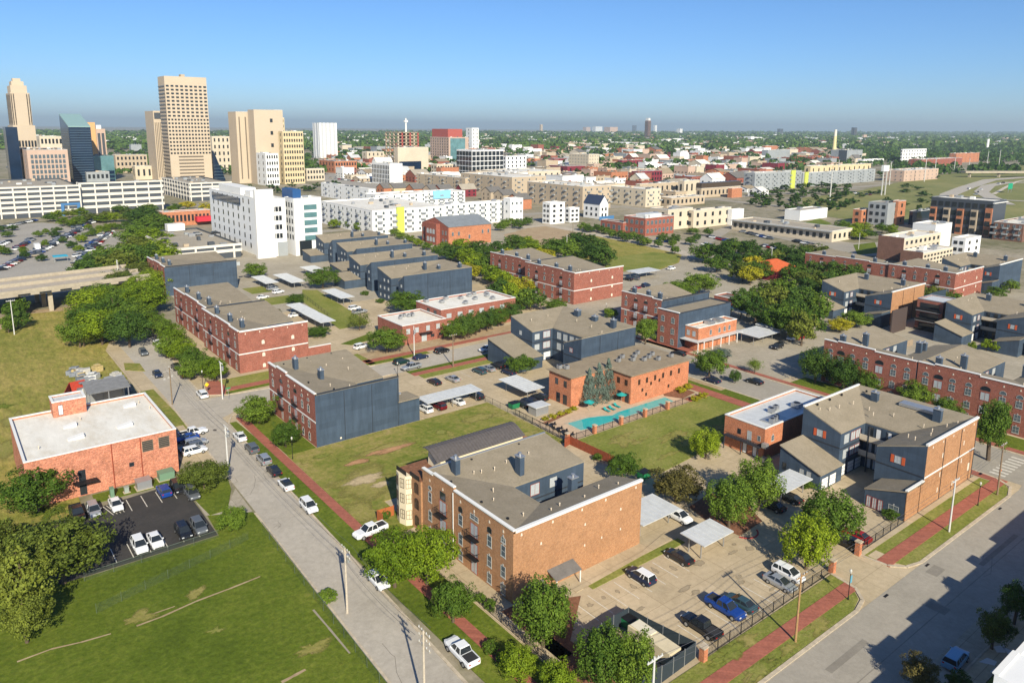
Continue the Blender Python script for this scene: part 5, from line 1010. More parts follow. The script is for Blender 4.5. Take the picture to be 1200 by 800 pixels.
x0, x1, y0, y1, h = F_(703, 257, 241, 684, 713); h = 10.5; T = thing('white_house', 'white house with navy gable roofs and blue site fence', 'house', (x0, y0, 0)); m = MB(); m.box(x0, x1, y0, y1, 0, h); m.build('wall', whitewall, T); xm = (x0+x1)/2
m = MB(); m.poly([(x0, y0, h+.01), (x1, y0, h+.01), (xm, y0, h+6)]); m.build('gable', whitewall, T); nv = plain('navy_shingle', (.03, .045, .085), .7); m = MB(); m.hexa([(x0-.4, y0-.3, h), (xm, y0-.3, h+6), (xm, y1, h+6), (x0-.4, y1, h)], [(x0-.4, y0-.3, h+.3), (xm, y0-.3, h+6.3), (xm, y1, h+6.3), (x0-.4, y1, h+.3)]); m.hexa([(xm, y0-.3, h+6), (x1+.4, y0-.3, h), (x1+.4, y1, h), (xm, y1, h+6)], [(xm, y0-.3, h+6.3), (x1+.4, y0-.3, h+.3), (x1+.4, y1, h+.3), (xm, y1, h+6.3)]); m.build('roof', nv, T)
for z in (2, 6): [win(T, 'S', y0, x0+(x1-x0)*f, z, 1.5, 2, 'bare') for f in (.3, .7)]; [win(T, 'W', x0, y0+(y1-y0)*f, z, 1.8, 2, 'bare') for f in (.2, .5, .8)]
solo(box('site_fence', FM['blue'], None, x0-4, x1+2, y0-4, y0-3.8, 0, 2.5), 'bright blue site fence in front of the navy-roofed white house', 'fence')
T = far('brick_office', 'square red brick building with raised white roof', 'office', F_(756.5, 277, 256, 731.5, 790), 'red', 'w', (2, 4, 7), 'plain'); x0, x1, y0, y1, h = F_(756.5, 277, 256, 731.5, 790); box('raised_roof', metalroof, T, x0+5, x1-6, y0+5, y1-5, h-.5, h+1.6)
far('brick_office', 'low red brick wing left of the white-roofed brick building', 'office', F_(730, 274, 261, 704, 738), 'red', 'g', (1, 4, 1), 'plain')
far('cream_office', 'big cream building with wide dark windows, left section', 'office', F_(783, 270, 246, 762, 812), 'cream', 'g', (2, 2, 3)); far('cream_office', 'big cream building with wide dark windows, right section', 'office', F_(813, 268, 247, 805, 857), 'cream', 'g', (2, 1, 5)); far('white_annex', 'plain white block at right end of the big cream building', 'annex', F_(858, 264, 246, 853, 872), 'white', 'w')
far('tan_hall', 'long tan hall with bright white roof behind the cream building', 'hall', F_(787, 242, 232, 774, 826), 'tan', 'w', (1, 2, 8)); far('dark_roofed_school', 'tan school with dark glass upper floor', 'school', F_(822, 232, 221, 816, 868), 'tan', 'd', (1, 1, 10)); x0, x1, y0, y1, h = F_(822, 232, 221, 816, 868); solo(box('glass_attic', plain('bronze_roof_glass', (.07, .05, .035), .3), None, x0, x1, y0, y1, h+.2, h+5), 'dark bronze glazed attic over the tan school', 'attic')
far('tan_hall', 'pair of tan halls with tall cream doors left of the dark-roofed school', 'hall', F_(802, 229, 212, 795, 820), 'cream', 'w', (1, 1, 3)); far('tan_hall', 'long plain tan block left of the tall cream doors', 'hall', F_(750, 230, 216, 745, 796), 'tan', 't', (1, 1, 8)); far('brick_annex', 'bright orange brick block at right end of the dark-roofed school', 'annex', F_(858, 232, 221, 853, 870), 'orange', 'g')
far('maroon_frame_building', 'maroon framed brick building with open bays', 'office', F_(748, 214, 201, 740, 776), 'maroon', 'g', (2, 2, 9)); far('maroon_hall', 'long dark red roofed hall right of the cream apartment block', 'hall', F_(729, 196, 188, 724, 753), 'maroon', 'g', (1, 1, 6))
T = apts('cream four-storey apartment block in the middle distance', F_(690, 200, 181, 667, 702), 'cream', 5, 7, 4, None, False)
far('red_roof_hall', 'low red-roofed hall in front of cream apartment block', 'hall', F_(665, 204, 195, 643, 686), 'maroon', 'g', (1, 2, 3)); far('red_roof_hall', 'low red-roofed hall behind and left of cream apartment block', 'hall', F_(650, 192, 186, 642, 667), 'maroon', 'g'); far('red_kiosk', 'small bright red cube on the long white-roofed row', 'kiosk', F_(664, 212, 204, 662, 669), 'maroon', 'g'); far('tan_shop', 'tan shop right of the small bright red cube', 'shop', F_(671, 213, 205, 669, 684), 'tan', 't')
far('white_shed', 'very long low white-roofed shed right of the gridded glass block', 'shed', F_(600, 213, 202, 564, 657), 'cream', 'w', (1, 8, 8)); far('grid_office', 'white office with thin dark window bands behind the long shed', 'office', F_(593, 202, 183, 590, 617), 'white', 'g', (4, 1, 5))
fp = F_(553, 207, 176, 535, 590); T = far('glass_block', 'five-storey gridded glass block with white frame', 'office block', fp, 'white', 'd', None, cop=None); wrow(T, 'W', fp[0], fp[2], fp[3], 5, [1+fp[4]*.19*k for k in range(5)], 6.3, fp[4]*.155, 'bare'); wrow(T, 'S', fp[2], fp[0], fp[1], 8, [1+fp[4]*.19*k for k in range(5)], (fp[1]-fp[0])/9.4, fp[4]*.155, 'bare')
fp = F_(526, 190, 161, 504, 549); T = far('orange_office', 'orange-tan office block with teal glass right face', 'office block', fp, 'pink', 't', (9, 8, 0)); m = MB(); m.box(fp[0]+3, fp[1]-8, fp[2]-.6, fp[2]-.05, 2, fp[4]-2); m.build('curtain_wall', glass_teal, T); solo(box('red_frame_storeys', plain('red_steel', (.38, .09, .07)), None, fp[0]+2, fp[1]-10, fp[2]+6, fp[3]-4, fp[4]-.4, fp[4]+15), 'red steel storeys above the orange-tan office block', 'frame')
x0, x1, y0, y1, h = F_(466, 194, 155, 451, 491); T = thing('unfinished_tower', 'half-built concrete and red steel frame tower under a crane mast', 'construction', (x0, y0, 0))
for k in range(10): box('floor_slab', FM['tan'], T, x0, x1, y0, y1, h*(k+1)/10-1.0, h*(k+1)/10); 
for i in range(6):
    for j in range(4): box('column', plain('red_steel', (.38, .09, .07)) if i % 2 else FM['tan'], T, x0+(x1-x0-3)*i/5, x0+(x1-x0-3)*i/5+2.5, y0+(y1-y0-3)*j/3, y0+(y1-y0-3)*j/3+2.5, .1, h+.1)
box('core', FM['tan'], T, x0+(x1-x0)*.6, x1-6, y0+5, y1-5, .1, h-2); m = MB(); m.tube((x0+(x1-x0)*.5, y0+8, h), (x0+(x1-x0)*.5, y0+8, h*1.42), 1.6, 1.2); m.box(x0+(x1-x0)*.5-3, x0+(x1-x0)*.5+3, y0+6, y0+10, h*1.3, h*1.36); m.build('mast', white, T)
fp = F_(466, 203, 173, 462, 502); T = far('white_slab_office', 'cream slab with navy glass lower floors before the half-built frame', 'office block', fp, 'cream', 'w'); m = MB(); m.box(fp[0]+2, fp[0]+(fp[1]-fp[0])*.75, fp[2]-.5, fp[2]-.05, 1, fp[4]*.45); m.build('curtain_wall', glass_navy, T)
fp = F_(456.5, 217, 192, 435.5, 471.5); T = far('columned_block', 'white columned block with a blank right wall', 'office block', fp, 'white', 'w', None); wrow(T, 'W', fp[0], fp[2]+1, fp[3]-1, 11, [1.5+fp[4]*.22*k for k in range(4)], 1.9, fp[4]*.18, 'bare')
far('brick_school', 'low red brick building left of the white columned block', 'school', F_(392, 203, 189, 374, 418), 'orange', 'd', (2, 5, 8)); far('brick_school', 'small brick wing joined right of the low red brick building', 'school', F_(416, 199, 192, 412, 436), 'orange', 't', (1, 1, 5)); far('white_shop', 'white shop with long window band below half-built frame', 'shop', F_(505, 212, 203, 497, 535), 'white', 'w', (1, 2, 6)); far('cream_shop', 'cream arcade left of the gridded glass block', 'shop', F_(512, 205, 193, 505, 533), 'cream', 't', (2, 2, 7))
far('tan_office', 'tan low block between the white tower and the half-built frame', 'office', F_(430, 190, 178, 424, 450), 'cream', 't', (2, 1, 4)); far('white_tower_far', 'small white tower at the horizon right of the orange office', 'tower', F_(553, 176, 150, 546, 561), 'white', 'w', (6, 1, 2))
apts('long grey apartments with lime stair panels, left end', F_(885, 224, 203, 872, 940), 'grey', 4, 2, 12, ('lime', .75, 8)); apts('grey and brown apartments right of the lime stair panels', F_(941, 219, 203, 935, 1026), 'grey', 4, 1, 14, ('lime', .02, 7)); far('lime_garage', 'lime and tan parking structure above the grey apartments', 'garage', F_(950, 206, 195, 943, 1021), 'yellow', 'w', (1, 1, 12)); 
fp = F_(993, 190, 176, 974, 1011); T = far('metal_warehouse', 'two-tone grey metal warehouse', 'warehouse', fp, 'grey', 'g', cop=None); box('dark_panel', FM['dark'], T, fp[0]-.3, fp[0]-.05, fp[2], fp[2]+(fp[3]-fp[2])*.5, 0, fp[4]-.3)
x, y = G(977, 180); T = thing('chimney_stack', 'tall tapering pale yellow chimney against the horizon', 'chimney', (x, y, 0)); hh = footprint(977, 180, 152, 970, 980)[4]; m = MB(); m.tube((x, y, 0), (x, y, hh*.72), 6, 4, 12); m.build('shaft', plain('yellow_brick', (.66, .58, .30)), T); m = MB(); m.tube((x, y, hh*.72+.01), (x, y, hh), 4, 3.4, 12); m.build('upper_shaft', plain('pale_brick', (.68, .64, .55)), T)
far('grey_shed', 'long grey shed with small red-roofed block above', 'shed', F_(900, 187, 176, 893, 926), 'grey', 'g'); far('red_roof_block', 'small block with orange-red roof above the long grey shed', 'block', F_(897, 178, 171, 893, 911), 'orange', 't')
fp = F_(1058, 191, 175, 1056, 1086); T = far('white_grid_office', 'white office with regular window grid below the horizon', 'office block', fp, 'white', 'w', (4, 1, 9)); apts('red stepped apartment building right of the white grid office', F_(1121, 191, 180, 1113, 1148), 'orange', 4, 2, 6, None, False); apts('long brownish apartments under the white grid office', F_(1080, 196, 187, 1065, 1128), 'red', 3, 3, 10, None, False); apts('brown apartments beside the tall light masts', F_(1060, 213, 200, 1035, 1100), 'pink', 3, 4, 8, None, False)
far('white_shed', 'white flat shed left of white grid office', 'shed', F_(1012, 193, 187, 1005, 1036), 'white', 'w'); x0, x1, y0, y1, h = F_(938, 259, 247, 920, 970); far('white_metal_shed', 'bright white metal shed with weathered brown roof', 'shed', (x0, x1, y0, y1, h), 'white', 'g')
# right-hand modern blocks
fp = F_(1041, 265, 238, 1018, 1056); T = far('modern_block', 'grey metal modern block with a red brick corner tower', 'apartment block', fp, 'grey', 'g', (3, 3, 0), cop=None); far('modern_block', 'red brick corner tower beside the grey metal block', 'apartment block', F_(1053, 264, 236, 1044, 1062), 'orange', 'g', (3, 1, 1)); far('modern_block', 'low red and white modern house left of grey metal block', 'house', F_(1010, 263, 246, 1000, 1022), 'orange', 'g', (2, 1, 2)); far('navy_low_block', 'low navy block between the grey block and brick and black apartments', 'apartment block', F_(1075, 264, 248, 1066, 1096), 'navy', 'd')
fp = F_(1165, 278, 236, 1092, 1180); x0, x1, y0, y1, h = fp; T = far('brick_and_black_apartments', 'four-storey brick and black apartments with recessed balconies', 'apartment block', fp, 'dark', 'w', None, cop=galv)
for i in range(9):
    if i % 2 == 0: box('brick_pier', FM['orange'] if i % 4 == 0 else FM['tan'], T, x0-1, x0-.02, y0+(y1-y0)*i/9, y0+(y1-y0)*(i+.95)/9, 0, h*(.72 if i else .8))
    for k in range(4): win(T, 'W', x0-(1 if i % 2 == 0 and k < 3 else 0), y0+(y1-y0)*(i+.5)/9, h*(.06+.235*k), 2.8, h*.14, 'dark')
box('flat_canopy', white, T, x0-1.6, x1, y0-1, y0+.01, h-1.4, h-1.0)
apts('brown and grey apartments at the right edge', F_(1200, 284, 263, 1165, 1260), 'brown', 3, 5, 5)
T = far('cream_warehouse', 'cream long building with white roof and blank brown end wall', 'warehouse', F_(1060, 307, 280, 1030, 1103), 'cream', 'w', (3, 0, 8)); fp = F_(1060, 307, 280, 1030, 1103); box('brown_end_wall', FM['brown'], T, fp[0]-.3, fp[0]-.02, fp[2], fp[3], 0, fp[4]+.5)
T = far('cream_warehouse', 'cream apartments with small white balconies in front of the white-roofed long building', 'apartment block', F_(1082, 314, 297, 1056, 1117), 'cream', 'w', (3, 0, 9)); fp = F_(1082, 314, 297, 1056, 1117); box('brown_end_wall', FM['brown'], T, fp[0]-.3, fp[0]-.02, fp[2], fp[3], 0, fp[4]+.5)
far('grey_rooftop_block', 'plain pale grey windowless box above the white-roofed long building', 'warehouse', F_(1097, 292, 264, 1070, 1116), 'white', 'w'); far('townhouses', 'white and dark narrow townhouses right of the cream apartments', 'townhouse', F_(1132, 306, 280, 1116, 1150), 'white', 'w', (3, 2, 2))
fp = F_(975.5, 284, 271, 858, 999); T = far('motel', 'long low tan building with flat roof beside the full car park', 'motel', fp, 'cream', 'g', (1, 16, 4), 'bare'); box('eave', FM['grey'], T, fp[0]-2, fp[0]-.05, fp[2], fp[3], fp[4]-.6, fp[4]-.3)
x, y = G(908, 330); T = thing('orange_roofed_house', 'small house with bright orange hip roof among the big trees', 'house', (x+7, y+7, 0)); box('wall', FM['maroon'], T, x, x+16, y, y+14, 0, 4.5); m = MB(); m.hexa([(x-.8, y-.8, 4.5), (x+16.8, y-.8, 4.5), (x+16.8, y+14.8, 4.5), (x-.8, y+14.8, 4.5)], [(x+5, y+6.5, 8), (x+11, y+6.5, 8), (x+11, y+7.5, 8), (x+5, y+7.5, 8)]); m.build('roof', plain('orange_tiles', (.52, .11, .035), .8, 0, .2, 1), T)
far('brick_shed', 'low dark red brick shed with black roof left of the big trees', 'shed', F_(862, 363, 351, 837, 876), 'red', 'd')
T = courtblock('blue courtyard block with shingle roof beyond the brick end wall at right', *G(1168, 343)[:2], 24, 22, blue)
T = courtblock('blue courtyard block partly out of frame at right edge', 253, 47.5, 21, 23, blue)
# far skyline
for (a, b, c, d, e, wl, nm, lb) in ((760, 163, 141.5, 756, 763, 'brown', 'brown_tower', 'lone brown tower with white cap on the horizon'), (1001, 163, 149.5, 998, 1004.5, 'navy', 'dark_tower', 'dark blue tower on the horizon right of the yellow chimney'), (914, 160, 151, 911, 918, 'dark', 'dark_block', 'small dark blocky tower on the far horizon'), (742, 156, 147, 741, 746, 'dark', 'dark_block', 'small blue-grey tower just left of the lone brown tower'), (634, 157, 146, 632.5, 636, 'tan', 'spire', 'thin tan spire on the horizon'),
    (768, 157, 147, 766, 770, 'white', 'pale_tower', 'pale stepped tower just right of the lone brown tower'), (797, 158, 151, 793, 800, 'white', 'pale_block', 'white block on the far horizon'), (687, 155, 149, 683, 692, 'pink', 'pale_block', 'first pale block of the distant hospital group'), (698, 155, 148.5, 694, 706, 'white', 'pale_block', 'white middle block of the distant hospital group'), (715, 158, 149, 708, 724, 'pink', 'pale_block', 'widest pinkish block of distant hospital group'),
    (1013, 166, 158, 1011, 1016, 'pink', 'water_tower', 'pale pink tower right of the dark blue tower'), (1158, 176, 163, 1157, 1160, 'white', 'white_mast', 'slim white tower near the right horizon'), (880, 168, 160, 872, 884, 'white', 'pale_block', 'low white block on the right part of horizon')):
    fp = F_(a, b, c, d, e); T = far(nm, lb, 'tower', fp, wl, 'g', cop=None)
    if nm == 'brown_tower': box('cap', white, T, fp[0]+3, fp[1]-3, fp[2]+3, fp[3]-3, fp[4]-.4, fp[4]*1.14); 
    if nm in ('brown_tower', 'dark_tower'): ribbons(T, *fp[:4], 4, fp[4]-3, 12, frac=.35, mat=plain('brown_glass', (.16, .13, .10)))
# ---- more town: generic low buildings under several names
# ---- random town: houses and sheds, nobody's landmark, one object each
OCC = []
for o in COL.objects:
    if o.parent is None and o.type == 'EMPTY':
        for c in o.children:
            if c.name.startswith(('wall', 'siding_wall', 'brick_wall', 'curtain')):
                v = [c.matrix_local.translation+o.location+Vector(p.co) for p in c.data.vertices]; OCC.append((min(p.x for p in v), max(p.x for p in v), min(p.y for p in v), max(p.y for p in v)))
def free(x0, x1, y0, y1, g=4):
    for a, b, c, d in OCC:
        if x0 < b+g and x1 > a-g and y0 < d+g and y1 > c-g: return False
    return True
def zone(px, py):
    return near_lm(*G(px, py))
rnd = random.Random(11)
cols = [('cream', .13), ('tan', .17), ('white', .24), ('red', .12), ('orange', .12), ('grey', .1), ('pink', .08), ('maroon', .04)]
CN = dict(cream='cream', tan='tan', white='white', red='red brick', orange='orange brick', grey='grey', pink='pinkish', maroon='maroon')
RN = dict(w='white', g='grey', t='tan', m='bright metal', d='dark', s='shingle')
TOWN = []
def lowbld(px, py, kind='low_building', what='building'):
    x, y = G(px, py); dist = math.hypot(x, y)
    k_ = 1 if kind == 'low_building' else .8; w_ = rnd.uniform(10, 26)*(1+dist/2600)*k_; d_ = rnd.uniform(10, 24)*(1+dist/2600)*k_; hgt = rnd.choice([4, 4.5, 5, 6, 7, 8, 9, 11])*(1+dist/6000)
    if not free(x, x+w_, y, y+d_, 3): return False
    OCC.append((x, x+w_, y, y+d_)); r = rnd.random(); c = 'tan'
    for k, v in cols:
        r -= v
        if r < 0: c = k; break
    rf_ = rnd.choice('wwwggtmd'); gab = rnd.random() < .25 and dist > 500
    base = ('%s '+what+' with %s %s roof %s') % (CN[c], RN[rf_], 'pitched' if gab else 'flat', near_lm(x, y))
    m = MB()
    if gab:
        m.box(x, x+w_, y, y+d_, 0, hgt*.7); ym = y+d_/2
        m.poly([(x, y+d_, hgt*.7), (x, y, hgt*.7), (x, ym, hgt*1.15)]); m.poly([(x+w_, y, hgt*.7), (x+w_, y+d_, hgt*.7), (x+w_, ym, hgt*1.15)])
        m.poly([(x-.5, y-.5, hgt*.68), (x+w_+.5, y-.5, hgt*.68), (x+w_+.5, ym, hgt*1.17), (x-.5, ym, hgt*1.17)], 1); m.poly([(x-.5, ym, hgt*1.17), (x+w_+.5, ym, hgt*1.17), (x+w_+.5, y+d_+.5, hgt*.68), (x-.5, y+d_+.5, hgt*.68)], 1)
        T = solo(m.build(kind, [FM[c], RM[rf_], glass_dk], None, (x, y, 0)), None, what, what+'s of the low town'); T.location = (x, y, 0)
    else:
        m.box(x, x+w_, y, y+d_, 0, hgt, 0, 1); m.box(x-.2, x+w_+.2, y-.2, y+.3, hgt-.1, hgt+.6); m.box(x-.2, x+.3, y+.3, y+d_, hgt-.1, hgt+.6)
        for k in range(rnd.randint(1, 4)): a, b = x+rnd.uniform(2, w_-4), y+rnd.uniform(2, d_-4); m.box(a, a+2, b, b+2, hgt, hgt+1.4)
        T = solo(m.build(kind, [FM[c], RM[rf_], glass_dk], None, (x, y, 0)), None, what, what+'s of the low town'); T.location = (x, y, 0)
    if dist < 1100:
        n = int(w_/5); fl = 1 if hgt < 6 else 2
        for z in range(fl):
            for i in range(n): win(T, 'S', y, x+w_*(i+.5)/n, 1.2+z*3.2, 2, 1.5, 'bare')
            for i in range(int(d_/6)): win(T, 'W', x, y+d_*(i+.5)/int(d_/6), 1.2+z*3.2, 2, 1.5, 'bare')
    later(T, base, x, y); TOWN.append(T); return True
n = 0; tries = 0
while n < 268 and tries < 12000:
    tries += 1; px = rnd.uniform(375, 1010); py = 163+rnd.random()**1.15*72
    if px > 900 and py > 200: continue
    if px < 540 and py > 215: continue
    if 600 < px < 720 and py > 228: continue
    if lowbld(px, py): n += 1
n = 0; tries = 0
while n < 26 and tries < 900:
    tries += 1; px = rnd.uniform(130, 265) if rnd.random() < .6 else rnd.uniform(1020, 1200); py = rnd.uniform(162, 178)
    if lowbld(px, py): n += 1

for kind, what, cnt in (('shop', 'shop', 130), ('lowrise', 'lowrise', 130), ('house', 'house', 130)):  # generic low buildings like those above; the name says nothing of their use
    n = 0; tries = 0
    while n < cnt and tries < 6000:
        tries += 1; px = rnd.uniform(385, 1005); py = 166+rnd.random()**1.0*66
        if px > 900 and py > 198: continue
        if px < 540 and py > 215: continue
        if 600 < px < 720 and py > 226: continue
        if lowbld(px, py, kind, what): n += 1
# ================================================================ TREES
rng = np.random.default_rng(5)
def crown_arrays(nc, nl, ls, hz=1., spike=1., cone=False, rc=(.15, .30), seed=0, low=-.75):
    g = np.random.default_rng(seed); V = []; n = 0
    cents = []
    while len(cents) < nc:
        d = g.normal(size=3); d /= np.linalg.norm(d); r = g.uniform(.35, .9)
        p = d*r
        if p[2] < low*.8: continue
        if cone: h = g.uniform(-1, .95); a = g.uniform(0, 6.283); q = (1-h)/2*.78; p = np.array([math.cos(a)*q, math.sin(a)*q, h])
        cents.append(p)
    cents.append(np.array([0, 0, .1])) if not cone else None
    per = nl//len(cents)
    for c in cents:
        rr = g.uniform(*rc)*(1 if not cone else max(.25, (1-c[2])/2+.15)*.9)
        d = g.normal(size=(per, 3)); d += c*1.1; d /= np.linalg.norm(d, axis=1)[:, None]
        rad_ = rr*g.uniform(.6, 1.22, size=(per, 1)); s3 = np.array([1, 1, spike]); p = c+d*rad_*s3
        nrm = d*.8+g.normal(size=(per, 3))*.55+p*.35; nrm /= np.linalg.norm(nrm, axis=1)[:, None]
        t = np.cross(nrm, g.normal(size=(per, 3))); t /= np.linalg.norm(t, axis=1)[:, None]; b = np.cross(nrm, t)
        s = ls*g.uniform(.6, 1.3, size=(per, 1)); q = np.stack([p-t*s, p-b*s*.62, p+t*s, p+b*s*.62], 1); V.append(q)
    V = np.concatenate(V); V[..., 2] *= hz
    return V.reshape(-1, 3)
def quads_mesh(name, v, mat, extra=None):
    me = bpy.data.meshes.new(name); nv = len(v); nf = nv//4
    me.vertices.add(nv); me.vertices.foreach_set('co', v.astype('f').ravel()); me.loops.add(nv); me.loops.foreach_set('vertex_index', np.arange(nv, dtype='i'))
    me.polygons.add(nf); me.polygons.foreach_set('loop_start', np.arange(0, nv, 4, dtype='i')); me.materials.append(mat); me.update(calc_edges=True); return me
def trunk_mesh(name, limbs=5, seed=0):
    g = random.Random(seed); m = MB(); m.tube((0, 0, 0), (.03, .02, .55), .032, .022, 7); m.tube((.03, .02, .55), (0, 0, .85), .022, .008, 6)
    for i in range(limbs):
        a = i*6.283/limbs+g.random(); z = g.uniform(.3, .5); m.tube((.02, .01, z), (math.cos(a)*.2, math.sin(a)*.2, z+.28), .016, .005, 5)
    me = bpy.data.meshes.new(name); me.from_pydata(m.v, [], m.f); me.materials.append(barkm); return me
SH = {}
def crown_mesh(shape, col, lod):
    k = (shape, col, lod)
    if k in SH: return SH[k]
    sd = hash((shape, lod)) % 97 if False else (len(shape)*7+lod*3+len(col))
    nl = (9500, 3200, 700)[lod]; ls = (.042, .07, .15)[lod]; nc = (95, 60, 22)[lod]
    P_ = dict(round=dict(hz=.86), oval=dict(hz=1.1), pear=dict(hz=1.0, spike=2.0, rc=(.13, .22)), cone=dict(hz=1., cone=True), wide=dict(hz=.72), bush=dict(hz=.75), sparse=dict(hz=1.0, rc=(.2, .34)))[shape]
    if shape in ('pear',): nc = int(nc*1.3)
    if shape == 'sparse': nl = nl//3
    if shape == 'cone': nc = int(nc*1.6); nl = int(nl*1.3); P_['rc'] = (.24, .34)
    v = crown_arrays(nc, nl, ls*(1.0 if shape != 'cone' else .8), seed=sd, **P_)
    SH[k] = quads_mesh('foliage', v, LEAF[col]); return SH[k]
TRK = [trunk_mesh('trunk', 5, i) for i in range(3)]
tr = random.Random(3)
TREES = []; SCAT = []
def tree(x, y, r, h, shape='round', col='green', label=None, lod=0, name='tree', cat='tree', group=None, base=None):
    """empty at the foot > crown, trunk"""
    if lod == 2:
        SCAT.append((x, y, r, h)); return None
        T = bpy.data.objects.new(name, crown_mesh(shape, col, 2)); COL.objects.link(T); hz = dict(round=.86, oval=1.1, wide=.72, bush=.75, cone=1.).get(shape, 1.); rz_ = h*.5/hz
        T.location = (x, y, h*.5); T.scale = (r, r*tr.uniform(.9, 1.15), rz_); T.rotation_euler = (0, 0, tr.uniform(0, 6.28)); tag(T, label, cat, group)
    else:
        T = thing(name, label, cat, (x, y, 0), tr.uniform(0, 6.28), group); tz = .12*h if shape not in ('bush', 'cone') else 0
        hz = dict(round=.86, oval=1.1, pear=1., cone=1., wide=.72, bush=.75, sparse=1.)[shape]; half = (h-tz)/2
        c = bpy.data.objects.new('crown', crown_mesh(shape, col, lod)); COL.objects.link(c); c.parent = T; c.location = (0, 0, tz+half); c.scale = (r, r*tr.uniform(.9, 1.1), half/hz/1.05)
        t = bpy.data.objects.new('trunk', tr.choice(TRK)); COL.objects.link(t); t.parent = T; t.scale = (h, h, h)
    if base: later(T, base, x, y)
    TREES.append((x, y, r)); return T
def ptree(px, py, wpx, h, shape='round', col='green', label=None, lod=0, **k):
    x, y = G(px, py, h*.52); d = Vector((x, y, h*.5-H)).dot(fw); return tree(x, y, wpx*d/FPX/2, h, shape, col, label, lod, **k)
def bush(px, py, wpx, h, col='green', label=None, lod=1, name='shrub', **k): return ptree(px, py, wpx, h, 'bush', col, label, lod, name=name, cat='shrub', **k)
